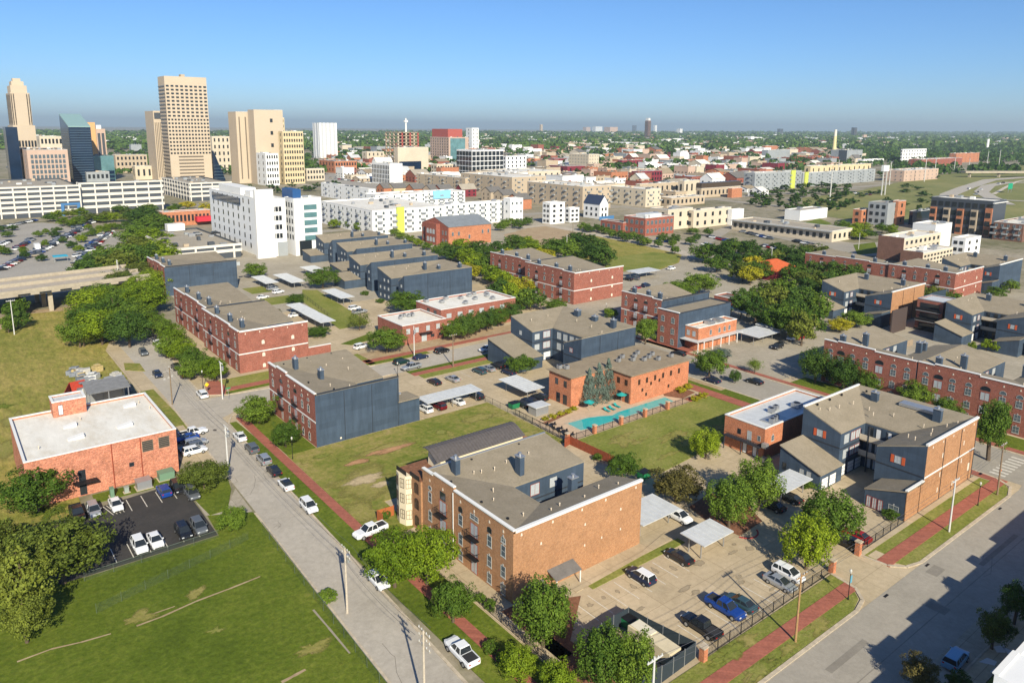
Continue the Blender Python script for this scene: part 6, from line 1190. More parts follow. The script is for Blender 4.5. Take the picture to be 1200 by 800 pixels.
for a in (
 (462, 655, 72, 8.5, 'wide', 'lime', 'large bright green street tree in front of the foreground tan brick block, left crown'), (500, 650, 72, 9, 'round', 'lime', 'large bright green street tree touching the foreground block windows, right crown'),
 (531, 702, 55, 6.5, 'round', 'green', 'smaller darker street tree by the foreground block front corner'), (637, 718, 76, 9, 'pear', 'green', 'green tree at foreground block corner above the car park stripes'),
 (706, 772, 66, 8, 'pear', 'green', 'bottom-edge tree in front of the dark mesh enclosure, left crown'), (742, 778, 60, 8, 'pear', 'green', 'bottom-edge tree in front of the dark mesh enclosure, right crown'), (608, 775, 46, 4.5, 'bush', 'lime', 'low round tree beside the brick pavement at bottom edge'), (655, 796, 50, 5, 'bush', 'lime', 'low tree cut by the bottom edge left of the enclosure'),
 (730, 545, 38, 6, 'round', 'green', 'small green tree at corner of the shaded lawn and red wood fence'), (793, 566, 62, 7, 'round', 'autumn', 'brownish autumn tree beside white carport roof'),
 (856, 588, 60, 8.5, 'pear', 'green', 'upright green tree in car park island nearer the carport'), (890, 568, 58, 9, 'pear', 'green', 'upright green tree in car park island nearer the walk-up'), (947, 635, 64, 8.5, 'pear', 'lime', 'bushy tree in car park beside gate piers, nearer one'), (974, 606, 76, 9, 'pear', 'green', 'bushy tree in car park beside gate piers, taller farther one'),
 (828, 520, 46, 6, 'pear', 'lime', 'light green tree on the shaded edge of the pool lawn'), (832, 425, 42, 8, 'round', 'green', 'green street tree between clubhouse and corner shop'), (862, 441, 15, 3.5, 'round', 'dark', 'very small round street tree beside the side street'),
 (990, 437, 46, 8.5, 'pear', 'dark', 'dark tree before the right red brick row, right one'), (957, 428, 42, 9, 'pear', 'dark', 'dark tree before the right red brick row, left one'), (1020, 447, 30, 6.5, 'round', 'green', 'small tree behind shingle roof of the right blue block'), (1075, 463, 40, 7.5, 'round', 'green', 'tree between right blue block roof and red brick row'), (1110, 480, 34, 7, 'round', 'green', 'tree by the red brick row left of the tall corner tree'), (1163, 500, 40, 13.5, 'oval', 'green', 'tall dense tree at the corner of the right blue block'),
 (42, 572, 82, 8, 'round', 'green', 'rounded green tree beside the warehouse front wall'), (70, 640, 108, 11, 'round', 'olive', 'large olive tree beside the black parking lot'), (22, 680, 90, 12, 'round', 'olive', 'large olive tree at left edge'), (28, 722, 60, 7, 'round', 'olive', 'lower olive tree in shadow at left edge'), (-15, 640, 70, 10, 'round', 'olive', 'olive tree mostly out of frame at left edge'),
 (238, 556, 58, 5.5, 'wide', 'olive', 'yellowish spreading tree between warehouse corner and street'), (271, 607, 36, 4, 'bush', 'green', 'round evergreen shrub at the black parking lot corner'), (303, 479, 48, 6.5, 'round', 'green', 'street tree in front of the red brick and blue-wall block, left one'), (334, 507, 40, 6, 'round', 'green', 'street tree in front of the red brick and blue-wall block, nearer one'),
 (453, 397, 46, 8, 'round', 'green', 'round dense tree at the corner of the white-roofed brick office'), (478, 353, 48, 8.5, 'round', 'green', 'wide tree beside the nearest stepped blue block'), (378, 325, 42, 9, 'round', 'green', 'big round tree among the white carports'), (421, 376, 32, 6, 'sparse', 'olive', 'thin brownish tree left of the round dense office tree'),
 (300, 316, 30, 7, 'round', 'green', 'tree at the end of far blue wall beside carports'), (346, 350, 22, 4, 'bush', 'green', 'dark green rounded bush at end of grass strip'), (320, 366, 18, 4, 'bush', 'autumn', 'brownish bush beside the long white carport'), (372, 388, 28, 3.5, 'bush', 'green', 'hedge-like bush behind the low brick garden wall'),
 (610, 425, 40, 5, 'round', 'green', 'tree in front of the lit white garages'), (757, 387, 30, 8.5, 'oval', 'green', 'street tree at front of the red brick and blue block'), (651, 357, 28, 5, 'round', 'green', 'round tree in front of blank-ended dark red block'), (716, 366, 18, 3.5, 'bush', 'green', 'round shrub by the driveway of red brick and blue block'),
 (797, 338, 40, 7.5, 'round', 'green', 'tree behind grey roof of the red brick and blue block, left one'), (820, 331, 44, 9.5, 'round', 'green', 'tree behind grey roof of the red brick and blue block, taller one'), (885, 428, 20, 4.5, 'sparse', 'lime', 'thin yellow-green tree at the shaded car park corner'), (845, 413, 26, 3.2, 'bush', 'spruce', 'grey-green shrub clump beside corner shop'), (985, 380, 30, 5, 'round', 'yellow', 'yellow-green young tree at the end of the big tree cluster'), (1003, 373, 36, 6, 'round', 'green', 'round tree in front of tan-sided blue courtyard block'),
 (1078, 786, 40, 4.5, 'round', 'autumn', 'brown-tinged street tree at the bottom edge of right street'), (1166, 735, 42, 6, 'round', 'olive', 'yellow-topped tree on the shaded far pavement'), (1192, 705, 40, 6.5, 'round', 'dark', 'dark tree at right edge on the shaded pavement'), (1124, 800, 30, 3, 'bush', 'dark', 'dark low shrub at bottom edge beside the parked blue-roofed car'),
 ): ptree(*a)
for x, y, h in ((690, 473, 9.0), (701, 469, 9.6), (712, 465, 10.)): gx, gy = G(x, y); tree(gx, gy, 2.9, h, 'cone', 'spruce', {690: 'leftmost', 701: 'middle', 712: 'rightmost and tallest'}[x]+' of three blue spruces against the clubhouse wall', 0, 'spruce_tree')
for px, py, w_, lb in ((575, 757, 22, 'dark purple shrub beside brick pavement'), (590, 770, 24, 'dark shrub at the brick pavement bend'), (575, 708, 16, 'small shrub at the foot of the foreground block'), (563, 700, 14, 'pale green shrub at the foot of the foreground block'), (450, 602, 16, 'shrub beside the wooden gate on the empty lawn'), (384, 697, 26, 'straggly shrub on the fence line of the field'), (1045, 602, 22, 'clipped hedge in front of the lean-to brick wing'), (948, 568, 16, 'clipped hedge beside the garage wing'), (700, 535, 12, 'shrub along the red wood fence'), (580, 352, 10, 'shrub by the stepped blocks'), (428, 343, 12, 'round shrub before the nearest stepped block'), (446, 352, 12, 'second round shrub before nearest stepped block')): bush(px, py, w_, 1.6, 'green', lb)
for k, (px, py) in enumerate(((639, 490), (648, 487), (657, 484), (666, 481), (673, 478))): bush(px, py, 11, 1.1, 'yellow', nth(k+1)+' yellow shrub from the left in the bed by the pool', 1, group='yellow shrubs by the pool')
for k, (px, py) in enumerate(((798, 456), (806, 452), (815, 466), (824, 462))): bush(px, py, 14, 1.5, 'yellow', nth(k+1)+' yellow-green shrub from the left at the pool far end', 1, group='yellow shrubs at the pool end')
# street tree rows and groves
def rowtrees(pts, w_, h, base, cols=('green',), shape='round', lod=1, group=None):
    for k, (px, py) in enumerate(pts): ptree(px, py, w_*tr.uniform(.85, 1.15), h*tr.uniform(.9, 1.12), shape, tr.choice(cols), None, lod, base=base, group=group or base)
rowtrees([(178, 376), (190, 384), (203, 394), (196, 405), (213, 410), (226, 418), (222, 432), (240, 428), (252, 433)], 34, 6.5, 'street tree along the long red brick block', ('green', 'lime', 'olive'), lod=0)
rowtrees([(532, 386), (545, 382), (558, 378), (571, 375), (584, 370), (597, 364)], 30, 7.5, 'street tree in front of taller white-roofed office', ('green', 'dark'), lod=0)
rowtrees([(118, 382), (102, 372), (92, 388), (132, 362), (148, 352), (128, 345), (150, 370), (162, 340), (172, 350), (110, 355), (165, 322), (178, 330), (140, 330), (150, 385)], 52, 10, 'hillside tree between the field and street end', ('green', 'olive', 'dark', 'lime'), lod=0)
rowtrees([(172, 300), (160, 288), (180, 278), (168, 268), (182, 262), (150, 300), (138, 308), (125, 300), (114, 310), (100, 318), (186, 292), (190, 300), (176, 255), (165, 252), (158, 275)], 42, 11, 'tree in the belt beyond the overpass', ('green', 'olive', 'dark', 'lime'), lod=1)
ptree(97, 392, 36, 7, 'sparse', 'olive', 'half-bare tree at the edge of the hillside field'); ptree(80, 385, 26, 6, 'sparse', 'green', 'thin tree left of the half-bare one')
rowtrees([(528, 296), (540, 290), (548, 300), (560, 292), (572, 298), (584, 292), (590, 306), (566, 312), (578, 322), (592, 330), (604, 318), (610, 336), (586, 340), (600, 345), (555, 310), (545, 318), (612, 350), (598, 300), (615, 285), (625, 292), (635, 300), (605, 285), (622, 350)], 34, 8.5, 'tree in the belt between blue and red blocks', ('green', 'lime', 'yellow', 'dark', 'lime'))
rowtrees([(470, 276), (480, 280), (490, 284), (500, 288), (462, 272), (512, 292), (520, 288)], 17, 4.5, 'hedge tree left of the schoolhouse', ('green', 'lime')); rowtrees([(392, 262), (400, 258), (411, 263), (420, 266)], 18, 6, 'yellowish tree before the white balcony apartments', ('lime', 'lime'))
rowtrees([(662, 287), (675, 282), (688, 284), (700, 290), (695, 298), (708, 300), (672, 296), (650, 290)], 36, 9.5, 'big tree behind the dark red block', ('green', 'dark', 'green')); rowtrees([(592, 262), (600, 260), (608, 262), (618, 259), (586, 265)], 16, 6, 'young tree before the white end block', ('green',))
rowtrees([(684, 265), (690, 268), (700, 267), (710, 270), (718, 274), (728, 275), (735, 278), (742, 276), (750, 280), (757, 283)], 16, 5, 'tree along the far road', ('green', 'dark'))
def grove(poly, n, w_, h, base, cols=('green', 'dark', 'lime', 'olive'), lod=1, sep=.45, shape=('round', 'oval', 'wide')):
    k = 0; t = 0; pts = []
    xs = [p[0] for p in poly]; ys = [p[1] for p in poly]
    while k < n and t < n*60:
        t += 1; x = tr.uniform(min(xs), max(xs)); y = tr.uniform(min(ys), max(ys)); ins = False; j = len(poly)-1
        for i in range(len(poly)):
            if (poly[i][1] > y) != (poly[j][1] > y) and x < (poly[j][0]-poly[i][0])*(y-poly[i][1])/(poly[j][1]-poly[i][1])+poly[i][0]: ins = not ins
            j = i
        if not ins: continue
        gx, gy = G(x, y, h*.5)
        if not free(gx, gx, gy, gy, 2.): continue
        if any((x-a)**2+((y-b)*1.8)**2 < (w_*sep)**2 for a, b in pts): continue
        pts.append((x, y)); ptree(x, y, w_*tr.uniform(.7, 1.2), h*tr.uniform(.8, 1.2), tr.choice(shape), tr.choice(cols), None, lod, base=base, group=base); k += 1
grove([(826, 294), (850, 286), (905, 294), (960, 296), (1000, 312), (1005, 325), (960, 345), (962, 372), (940, 385), (900, 375), (868, 355), (905, 338), (935, 330), (925, 312), (878, 322), (838, 308)], 42, 38, 9.5, 'tree of the big cluster on the right', ('green', 'dark', 'green', 'dark', 'olive'))
rowtrees([(884, 308), (880, 322)], 30, 8, 'yellow-green tree left of the orange roof', ('yellow', 'lime')); grove([(1035, 322), (1060, 318), (1120, 330), (1118, 352), (1090, 350), (1040, 338)], 9, 26, 7, 'tree before the long arched brick front', ('green', 'olive', 'green')); grove([(985, 262), (1045, 264), (1048, 275), (990, 274)], 8, 20, 6.5, 'tree in front of the modern blocks', ('green', 'lime'))
grove([(1105, 395), (1160, 400), (1190, 420), (1150, 420)], 3, 14, 3, 'small tree inside the right-hand courts', ('lime', 'green')); grove([(1148, 340), (1200, 330), (1200, 350), (1155, 352)], 3, 20, 5, 'tree beside the red brick end wall', ('green',))
grove([(0, 255), (60, 258), (110, 262), (115, 285), (60, 300), (0, 310)], 20, 13, 4, 'car park tree left of the overpass', ('green', 'lime', 'dark'), shape=('round', 'wide')); grove([(52, 245), (180, 243), (175, 258), (60, 262)], 18, 20, 6, 'tree below the long white garage', ('green', 'lime', 'olive')); grove([(110, 275), (140, 270), (150, 262), (120, 262), (90, 280)], 10, 12, 3.5, 'small tree between the car rows', ('green', 'lime'))
grove([(0, 350), (22, 350), (22, 378), (0, 380)], 4, 26, 6, 'tree under the overpass at left edge', ('green', 'dark')); grove([(190, 240), (245, 240), (245, 255), (195, 262)], 8, 18, 6, 'tree in front of low white garage', ('green', 'lime', 'yellow')); grove([(285, 218), (400, 212), (395, 222), (290, 225)], 12, 14, 6, 'tree at the foot of the beige towers', ('green', 'dark'), 2)
grove([(876, 215), (1000, 215), (1005, 240), (930, 245), (880, 238)], 44, 17, 6.5, 'tree below the long grey apartments', ('green', 'dark', 'dark', 'olive'), 2); grove([(1000, 222), (1100, 210), (1110, 240), (1060, 248), (1005, 240)], 16, 16, 4.5, 'tree on the grass beside the light masts', ('dark', 'green', 'olive'), 2, .6); grove([(775, 300), (880, 262), (850, 255), (870, 248), (790, 270), (760, 290)], 9, 14, 5, 'tree around the full car park', ('green', 'dark'), 1)
grove([(380, 170), (450, 172), (450, 186), (395, 190)], 26, 14, 8, 'tree between white tower and half-built frame', ('dark', 'green'), 2, .3)
grove([(560, 170), (860, 166), (1010, 190), (880, 212), (700, 226), (640, 215), (560, 205)], 120, 11, 8, 'tree scattered through the town', ('dark', 'green', 'green', 'olive'), 2, .5); grove([(1000, 195), (1110, 190), (1110, 200), (1100, 208), (1010, 205)], 12, 14, 7, 'tree beyond the light masts', ('dark', 'green'), 2, .4)
# small trees of the far town, hundreds of them: leaf clumps merged into one canopy object
def merge_scatter():
    g = np.random.default_rng(9); base_ = [crown_arrays(14, 260, .2, .86, seed=k) for k in range(4)]; out = []
    for x, y, r, h in SCAT:
        b = base_[g.integers(4)]; a = g.uniform(0, 6.28); R_ = np.array([[math.cos(a), -math.sin(a), 0], [math.sin(a), math.cos(a), 0], [0, 0, 1]]); out.append((b@R_.T)*np.array([r, r, h*.55])+np.array([x, y, h*.5]))
    o = bpy.data.objects.new('scattered_trees', quads_mesh('scattered_trees', np.concatenate(out), LEAF['dark'])); COL.objects.link(o); tag(o, 'small dark trees scattered between the town roofs', 'trees', None, 'stuff')
merge_scatter()
# far woodland: nobody could count it
def woodland(name, n, box_, size, hmul, seed, dens=None, clear=True):
    g = np.random.default_rng(seed); out = []
    t = np.random.default_rng(seed+1)
    i = 0
    while i < n:
        px = g.uniform(box_[0], box_[1]); py = box_[2]+(box_[3]-box_[2])*g.random()**box_[4]
        x, y = G(px, py); d = math.hypot(x, y)
        if noise.noise(Vector((x/260, y/260, seed))) < -.22 and dens is None: i += .2; continue
        s = size*(.6+.8*g.random())*(1+d/5000)
        if clear and d < 2600 and not free(x, x, y, y, s*.8): i += .2; continue
        m_ = 16; dd = g.normal(size=(m_, 3)); dd[:, 2] = abs(dd[:, 2]); dd /= np.linalg.norm(dd, axis=1)[:, None]
        p = np.array([x, y, s*.35])+dd*np.array([s, s, s*hmul])*g.uniform(.7, 1., size=(m_, 1)); nn = dd+g.normal(size=(m_, 3))*.35; nn /= np.linalg.norm(nn, axis=1)[:, None]
        a = np.cross(nn, g.normal(size=(m_, 3))); a /= np.linalg.norm(a, axis=1)[:, None]; b = np.cross(nn, a); q = s*.42
        out.append(np.stack([p-a*q, p-b*q*.8, p+a*q, p+b*q*.8], 1).reshape(-1, 3)); i += 1
    o = bpy.data.objects.new(name, quads_mesh(name, np.concatenate(out), LEAF['dark'])); COL.objects.link(o); return tag(o, 'distant tree canopy fading towards the flat horizon', 'woodland', None, 'stuff')
woodland('woodland', 8000, (-60, 1260, 157.5, 176, 1.6), 9, .9, 3, True)
woodland('woodland', 1500, (130, 1200, 172, 205, 1.4), 6, 1., 8); woodland('woodland', 900, (1000, 1260, 172, 190, 1.), 5, 1., 9)
# low white and tan specks of faraway roofs
def far_roofs(n, seed):
    g = random.Random(seed); m = MB()
    for i in range(n):
        px = g.uniform(-20, 1220); py = 158.3+g.random()**1.7*16; x, y = G(px, py); d = math.hypot(x, y); w_ = g.uniform(10, 34)*(1+d/9000)
        m.box(x, x+w_*g.uniform(.6, 2.2), y, y+w_, 0, g.uniform(6, 13)*(1+d/9000), g.choice([0, 0, 0, 1, 2]))
    o = m.build('distant_rooftops', [whitewall, FM['tan'], FM['pink']]); tag(o, 'pale rooftops scattered through the distant woodland', 'rooftops', None, 'stuff')
far_roofs(1500, 4)
# ================================================================ VEHICLES
CARP = dict(white=plain('paint_white', (.74, .75, .76), .25, 0, 0, 1, .6), silver=plain('paint_silver', (.42, .44, .46), .3, .5), grey=plain('paint_grey', (.16, .175, .19), .3, .4), black=plain('paint_black', (.014, .015, .018), .2, 0, 0, 1, .6),
    blue=plain('paint_blue', (.015, .06, .28), .25, .2), navy=plain('paint_navy', (.018, .03, .07), .25, .2), red=plain('paint_red', (.30, .015, .015), .25, .1), maroon=plain('paint_maroon', (.11, .012, .016), .25, .1), green=plain('paint_green', (.012, .04, .035), .25, .2), tan=plain('paint_tan', (.42, .36, .27), .35, .2), lightblue=plain('paint_lightblue', (.18, .36, .52), .3, .2), teal=plain('paint_teal', (.05, .10, .12), .25, .3))
tyre = plain('tyre_rubber', (.015, .015, .016), .8); lampm = plain('headlamp', (.7, .72, .74), .15, .2); tailm = plain('tail_lamp', (.35, .01, .01), .3)
def loft(m, st, mi=0):
    """stations (x, z0, z1, halfwidth) -> rounded hull"""
    rings = []
    for x, z0, z1, w_ in st:
        h = z1-z0; rings.append([(x, -w_*.94, z0), (x, -w_, z0+h*.3), (x, -w_, z0+h*.72), (x, -w_*.9, z1), (x, w_*.9, z1), (x, w_, z0+h*.72), (x, w_, z0+h*.3), (x, w_*.94, z0)])
    k = len(m.v)
    for r in rings: m.v += r
    n = 8
    for i in range(len(rings)-1):
        for j in range(n): a = k+i*n+j; b = k+i*n+(j+1) % n; m.f.append((a, b, b+n, a+n)[::-1]); m.m.append(mi)
    m.f.append(tuple(range(k, k+n))); m.m.append(mi); m.f.append(tuple(range(k+(len(rings)-1)*n, k+len(rings)*n))[::-1]); m.m.append(mi)
TYPES = dict(
 sedan=dict(b=[(-2.35, .35, .80, .72), (-2.25, .28, .98, .84), (-1.6, .24, 1.04, .90), (-.2, .22, 1.0, .91), (.9, .22, .98, .91), (1.9, .24, .84, .87), (2.25, .28, .72, .78), (2.36, .36, .60, .66)], g=((-1.85, 1.22), (-1.05, .22), .97, 1.42, .80, .60), wb=1.4),
 suv=dict(b=[(-2.3, .42, .95, .80), (-2.25, .34, 1.12, .90), (-1.4, .3, 1.12, .93), (.9, .3, 1.1, .93), (1.8, .32, 1.0, .9), (2.2, .36, .88, .82), (2.32, .45, .7, .72)], g=((-2.22, 1.25), (-1.95, .35), 1.08, 1.68, .85, .66), wb=1.38),
 pickup=dict(b=[(-2.85, .5, 1.0, .88), (-2.8, .42, 1.08, .94), (-1.0, .4, 1.10, .95), (1.0, .4, 1.14, .96), (2.3, .42, 1.1, .93), (2.75, .46, .98, .86), (2.85, .55, .8, .78)], g=((-.95, 1.35), (-.75, .55), 1.08, 1.82, .86, .68), wb=1.75))
def tri(g, inset=0):
    (b0, b1), (t0, t1), z0, z1, wb, wt = g
    return [(b0+inset, -wb+inset, z0), (b1-inset, -wb+inset, z0), (b1-inset, wb-inset, z0), (b0+inset, wb-inset, z0)], [(t0, -wt, z1), (t1, -wt, z1), (t1, wt, z1), (t0, wt, z1)]
def proto(kind, roofc=None):
    D = TYPES[kind]; R = thing(kind if kind != 'suv' else 'sport_utility_car', 'x', kind, (0, 0, 0)); m = MB(); loft(m, D['b'], 0)
    if kind == 'pickup': m.box(-2.7, -1.05, -.8, .8, .9, 1.1001, 1)
    body = m.build('body', [CARP['white'], plain('bed_liner', (.03, .03, .032), .8)], R); 
    for p in body.data.polygons: p.use_smooth = False
    if kind == 'pickup':
        m = MB(); 
        for a in ((-2.8, -2.72, -.88, .88), (-2.72, -1.05, -.88, -.80), (-2.72, -1.05, .80, .88)): m.box(*a, 1.09, 1.22)
        m.build('bed_rail', CARP['white'], R)
    b, t = tri(D['g']); m = MB(); m.hexa(b, t); m.build('cabin_glass', glass_dk, R)
    (b0, b1), (t0, t1), z0, z1, wb, wt = D['g']; m = MB(); m.hexa([(t0-.04, -wt-.03, z1-.03), (t1+.04, -wt-.03, z1-.03), (t1+.04, wt+.03, z1-.03), (t0-.04, wt+.03, z1-.03)], [(t0+.05, -wt+.05, z1+.04), (t1-.05, -wt+.05, z1+.04), (t1-.05, wt-.05, z1+.04), (t0+.05, wt-.05, z1+.04)])
    for s in (-1, 1):
        for xb, xt in ((b0, t0), ((b0+b1)/2-.05, (t0+t1)/2), (b1, t1)) + (((b0*.7+.3*b1, t0*.7+.3*t1),) if kind == 'suv' else ()):
            m.hexa([(xb-.05, s*wb-.02, z0), (xb+.05, s*wb-.02, z0), (xb+.05, s*wb+.02, z0), (xb-.05, s*wb+.02, z0)], [(xt-.04, s*wt-.02, z1), (xt+.04, s*wt-.02, z1), (xt+.04, s*wt+.02, z1), (xt-.04, s*wt+.02, z1)])
    m.build('roof', CARP['white'], R)
    r_ = .34 if kind != 'pickup' else .4; wy = D['b'][3][3]-.08
    for sx_ in (-1, 1):
        for sy_ in (-1, 1): m = MB(); x = sx_*D['wb']; m.tube((x, sy_*(wy-.12), r_), (x, sy_*(wy+.1), r_), r_, r_, 14); w_ = m.build('wheel', tyre, R); m = MB(); m.tube((x, sy_*(wy+.10), r_), (x, sy_*(wy+.115), r_), r_*.6, r_*.55, 10); m.build('rim', galv, w_)
    xf, xr_, zf, zr = D['b'][-2][0], D['b'][0][0], D['b'][-2][2]-.16, D['b'][1][2]-.24
    for s in (-1, 1):
        m = MB(); m.box(xf-.12, xf+.10, s*.62-.16, s*.62+.16, zf, zf+.14); m.build('headlight', lampm, R); m = MB(); m.box(xr_-.03, xr_+.12, s*.66-.13, s*.66+.13, zr, zr+.16); m.build('taillight', tailm, R)
        m = MB(); m.box(b1-.35, b1-.2, s*(wb+.12)-.09, s*(wb+.12)+.09, z0+.0, z0+.16); m.build('wing_mirror', CARP['white'], R)
    m = MB(); m.box(xf+.0, xf+.13, -.6, .6, .38, .5); m.build('front_bumper', plain('bumper', (.03, .03, .03), .6), R)
    for c in R.children:
        if c.name.split('.')[0] in ('body', 'roof', 'bed_rail', 'wing_mirror'): c.material_slots[0].link = 'OBJECT'; c.material_slots[0].material = CARP['white']
    return R
PRO = {k: proto(k) for k in TYPES}
PCH = {k: [(c, [g for g in c.children]) for c in PRO[k].children] for k in PRO}
NAMES = dict(sedan='sedan', suv='sport_utility_car', pickup='pickup_truck')
def car(x, y, hd, kind, col, label, roof=None, group=None, base=None, z=.03):
    R = PRO[kind].copy(); COL.objects.link(R); R.name = NAMES[kind]; R.location = (x, y, z); R.rotation_euler = (0, 0, rad(hd)); tag(R, label, 'pickup' if kind == 'pickup' else 'car')
    if group: R['group'] = group
    for c, gs in PCH[kind]:
        d = c.copy(); COL.objects.link(d); d.parent = R
        nm = c.name.split('.')[0]
        if nm in ('body', 'roof', 'bed_rail', 'wing_mirror'): d.material_slots[0].material = CARP[roof if (roof and nm == 'roof') else col]
        for g in gs: e = g.copy(); COL.objects.link(e); e.parent = d
    if base: later(R, base, x, y)
    return R
def pcar(px, py, hd, kind, col, label, roof=None, dz=.6): x, y = G(px, py, dz); return car(x, y, hd, kind, col, label, roof)
Y0 = 88.4      # the left street's direction
for a in ((541, 764, Y0, 'pickup', 'white', 'white pickup with open dark bed at bottom of left street'), (443, 679, Y0+180, 'sedan', 'white', 'white sedan half under the large bright green tree'), (434, 622, 184, 'pickup', 'white', 'white pickup pulled across the brick pavement beside tree'), (362, 593, Y0+180, 'suv', 'white', 'white sport utility car parked alone by the empty lawn kerb'), (335, 567, Y0, 'sedan', 'white', 'white sedan with black roof at the lawn kerb', 'black'),
  (321, 551, Y0, 'sedan', 'black', 'black sedan behind the black-roofed white one'), (309, 538, Y0, 'suv', 'silver', 'silver-blue sport utility car parked at the lawn kerb'), (295, 525, Y0, 'suv', 'grey', 'grey sport utility car near the street junction'), (281, 511, Y0, 'sedan', 'white', 'white sedan closest to the junction crack'), (237, 462, Y0, 'suv', 'white', 'white car at the junction corner beside yellow sign'),
  (184.5, 438, Y0+180, 'sedan', 'navy', 'dark blue sedan driving beside the white stop line'), (168, 413, Y0+180, 'suv', 'grey', 'dark grey car driving in the middle of upper street'), (206, 430, Y0, 'suv', 'black', 'black car parked under street trees by the stop line'), (214, 438, Y0, 'sedan', 'maroon', 'maroon car half hidden under the street trees'), (196, 415, Y0, 'sedan', 'black', 'black sedan at the near end of three parked up the street'), (190, 408, Y0, 'sedan', 'silver', 'silver car in the middle of three parked up the street'), (184.5, 401, Y0, 'sedan', 'white', 'white car at the far end of three parked up the street'), (174.5, 391, Y0, 'suv', 'grey', 'dark grey car second from the end of the dead-end street'), (165.5, 382.5, Y0, 'suv', 'black', 'black car last in the row up the dead-end street'), (147, 384, Y0+10, 'sedan', 'navy', 'dark blue sedan under trees at the dead end'), (127, 398, 5, 'suv', 'navy', 'dark blue car parked across the dead-end kerb'),
  (226, 507, 2, 'pickup', 'white', 'white pickup nosed to the warehouse side wall'), (219, 513, 182, 'sedan', 'blue', 'blue car in warehouse shadow beside white pickup'), (229, 519, 2, 'suv', 'silver', 'silver sport utility car beside the warehouse'), (228, 528, 2, 'suv', 'white', 'white sport utility car nearest camera beside the warehouse'), (224, 524.5, 182, 'suv', 'grey', 'grey car squeezed between silver and white ones by the warehouse'),
  (135.8, 591, 270, 'sedan', 'white', 'white sedan with sunroof beside the hatched bay'), (109.8, 598, 270, 'suv', 'silver', 'silver-grey car beside the black pickup in black lot'), (90.5, 601.5, 270, 'pickup', 'black', 'black pickup parked by the olive tree in black lot'), (192, 575, 90, 'suv', 'blue', 'bright blue car at the warehouse side of black lot'), (208.5, 571, 270, 'suv', 'black', 'black car with white bumper beside the bright blue one'), (163.5, 639, 270, 'suv', 'white', 'left of two white cars in front row of black lot'), (182, 632.5, 270, 'sedan', 'white', 'right of two white cars in front row of black lot'), (215, 623, 270, 'suv', 'black', 'black car in the front row of black lot'), (233, 617, 270, 'suv', 'grey', 'dark grey car at right end of black lot front row'), (225, 578, 270, 'suv', 'grey', 'grey car partly under the spreading tree by black lot'),
  (796, 652, 90, 'sedan', 'black', 'black sedan in the upper row of the near car park'), (751, 675, 90, 'suv', 'navy', 'dark compact car with a white roof in near car park', 'white'), (822, 734, 90, 'pickup', 'black', 'black pickup with a turquoise bundle in near car park'), (850, 712, 270, 'pickup', 'blue', 'royal blue pickup in the lower row of near car park'), (868, 706, 90, 'sedan', 'teal', 'dark teal sedan right of the royal blue pickup'), (914, 682, 270, 'sedan', 'silver', 'silver-blue sedan second from right near gate'), (924, 672, 270, 'suv', 'white', 'white car at right end of the near car park row'), (796, 605, 270, 'suv', 'white', 'white car under the edge of white carport'),
  (925, 583, 90, 'sedan', 'black', 'black car in tree shade left of the garage wing'), (905, 592, 90, 'sedan', 'black', 'black car deep under the upright island trees'), (1003, 627, 90, 'sedan', 'red', 'red car behind the gate pier tree'), (992, 635, 90, 'suv', 'black', 'black car between red car and the gate piers'),
  (1120, 772, 3, 'suv', 'lightblue', 'pale blue-roofed car parked in building shade', 'lightblue'), (470.5, 424, 4, 'suv', 'green', 'black-green car parked first on cross street'), (482, 430, 184, 'pickup', 'silver', 'silver pickup driving on the cross street'), (493, 418, 4, 'sedan', 'navy', 'dark navy sedan parked on cross street before the office'), (518, 411, 4, 'suv', 'black', 'black sport utility car parked behind the navy sedan'), (570, 409, 184, 'suv', 'white', 'white car entering behind the blue garage wing'), (423, 406, 12, 'suv', 'white', 'white car alone beside the round office tree'),
  (509, 447, 92, 'sedan', 'black', 'black sedan in middle car park by the hedge'), (530.5, 443.5, 92, 'sedan', 'silver', 'silver sedan in middle car park'), (562, 434.5, 92, 'suv', 'teal', 'dark teal car in the middle car park'), (572.5, 431.5, 92, 'sedan', 'silver', 'silver sedan right of the dark teal car'), (583, 428.5, 92, 'suv', 'black', 'black car right of two silver-teal cars'), (596, 436, 92, 'suv', 'navy', 'dark car under the tree by lit garages'),
  (498, 479, 92, 'suv', 'white', 'white car at left under the long carport'), (514, 475.5, 92, 'suv', 'maroon', 'maroon car under the long carport'), (536, 470, 92, 'sedan', 'white', 'second white car under the long carport'), (558, 464, 92, 'suv', 'black', 'dark car at right end of the long carport'), (611, 473, 100, 'sedan', 'black', 'black car first below the clubhouse carport'), (621, 469.5, 100, 'sedan', 'navy', 'dark car second below the clubhouse carport'), (632, 466, 100, 'suv', 'black', 'dark car nearest the clubhouse wall'),
  (928.5, 396, 184, 'suv', 'white', 'white car in right car park row'), (937.5, 395, 184, 'sedan', 'red', 'red car right of white car in right car park'), (946, 393, 184, 'suv', 'black', 'black car right of red one in right car park'), (911, 406, 184, 'suv', 'black', 'black car in front of white carports at right'), (884, 446.5, 92, 'sedan', 'black', 'black sedan driving on the side street'), (834.5, 445, 92, 'sedan', 'navy', 'blue car under the clubhouse street tree'), (795, 414, 92, 'sedan', 'black', 'dark car parked beside the round planting bed'),
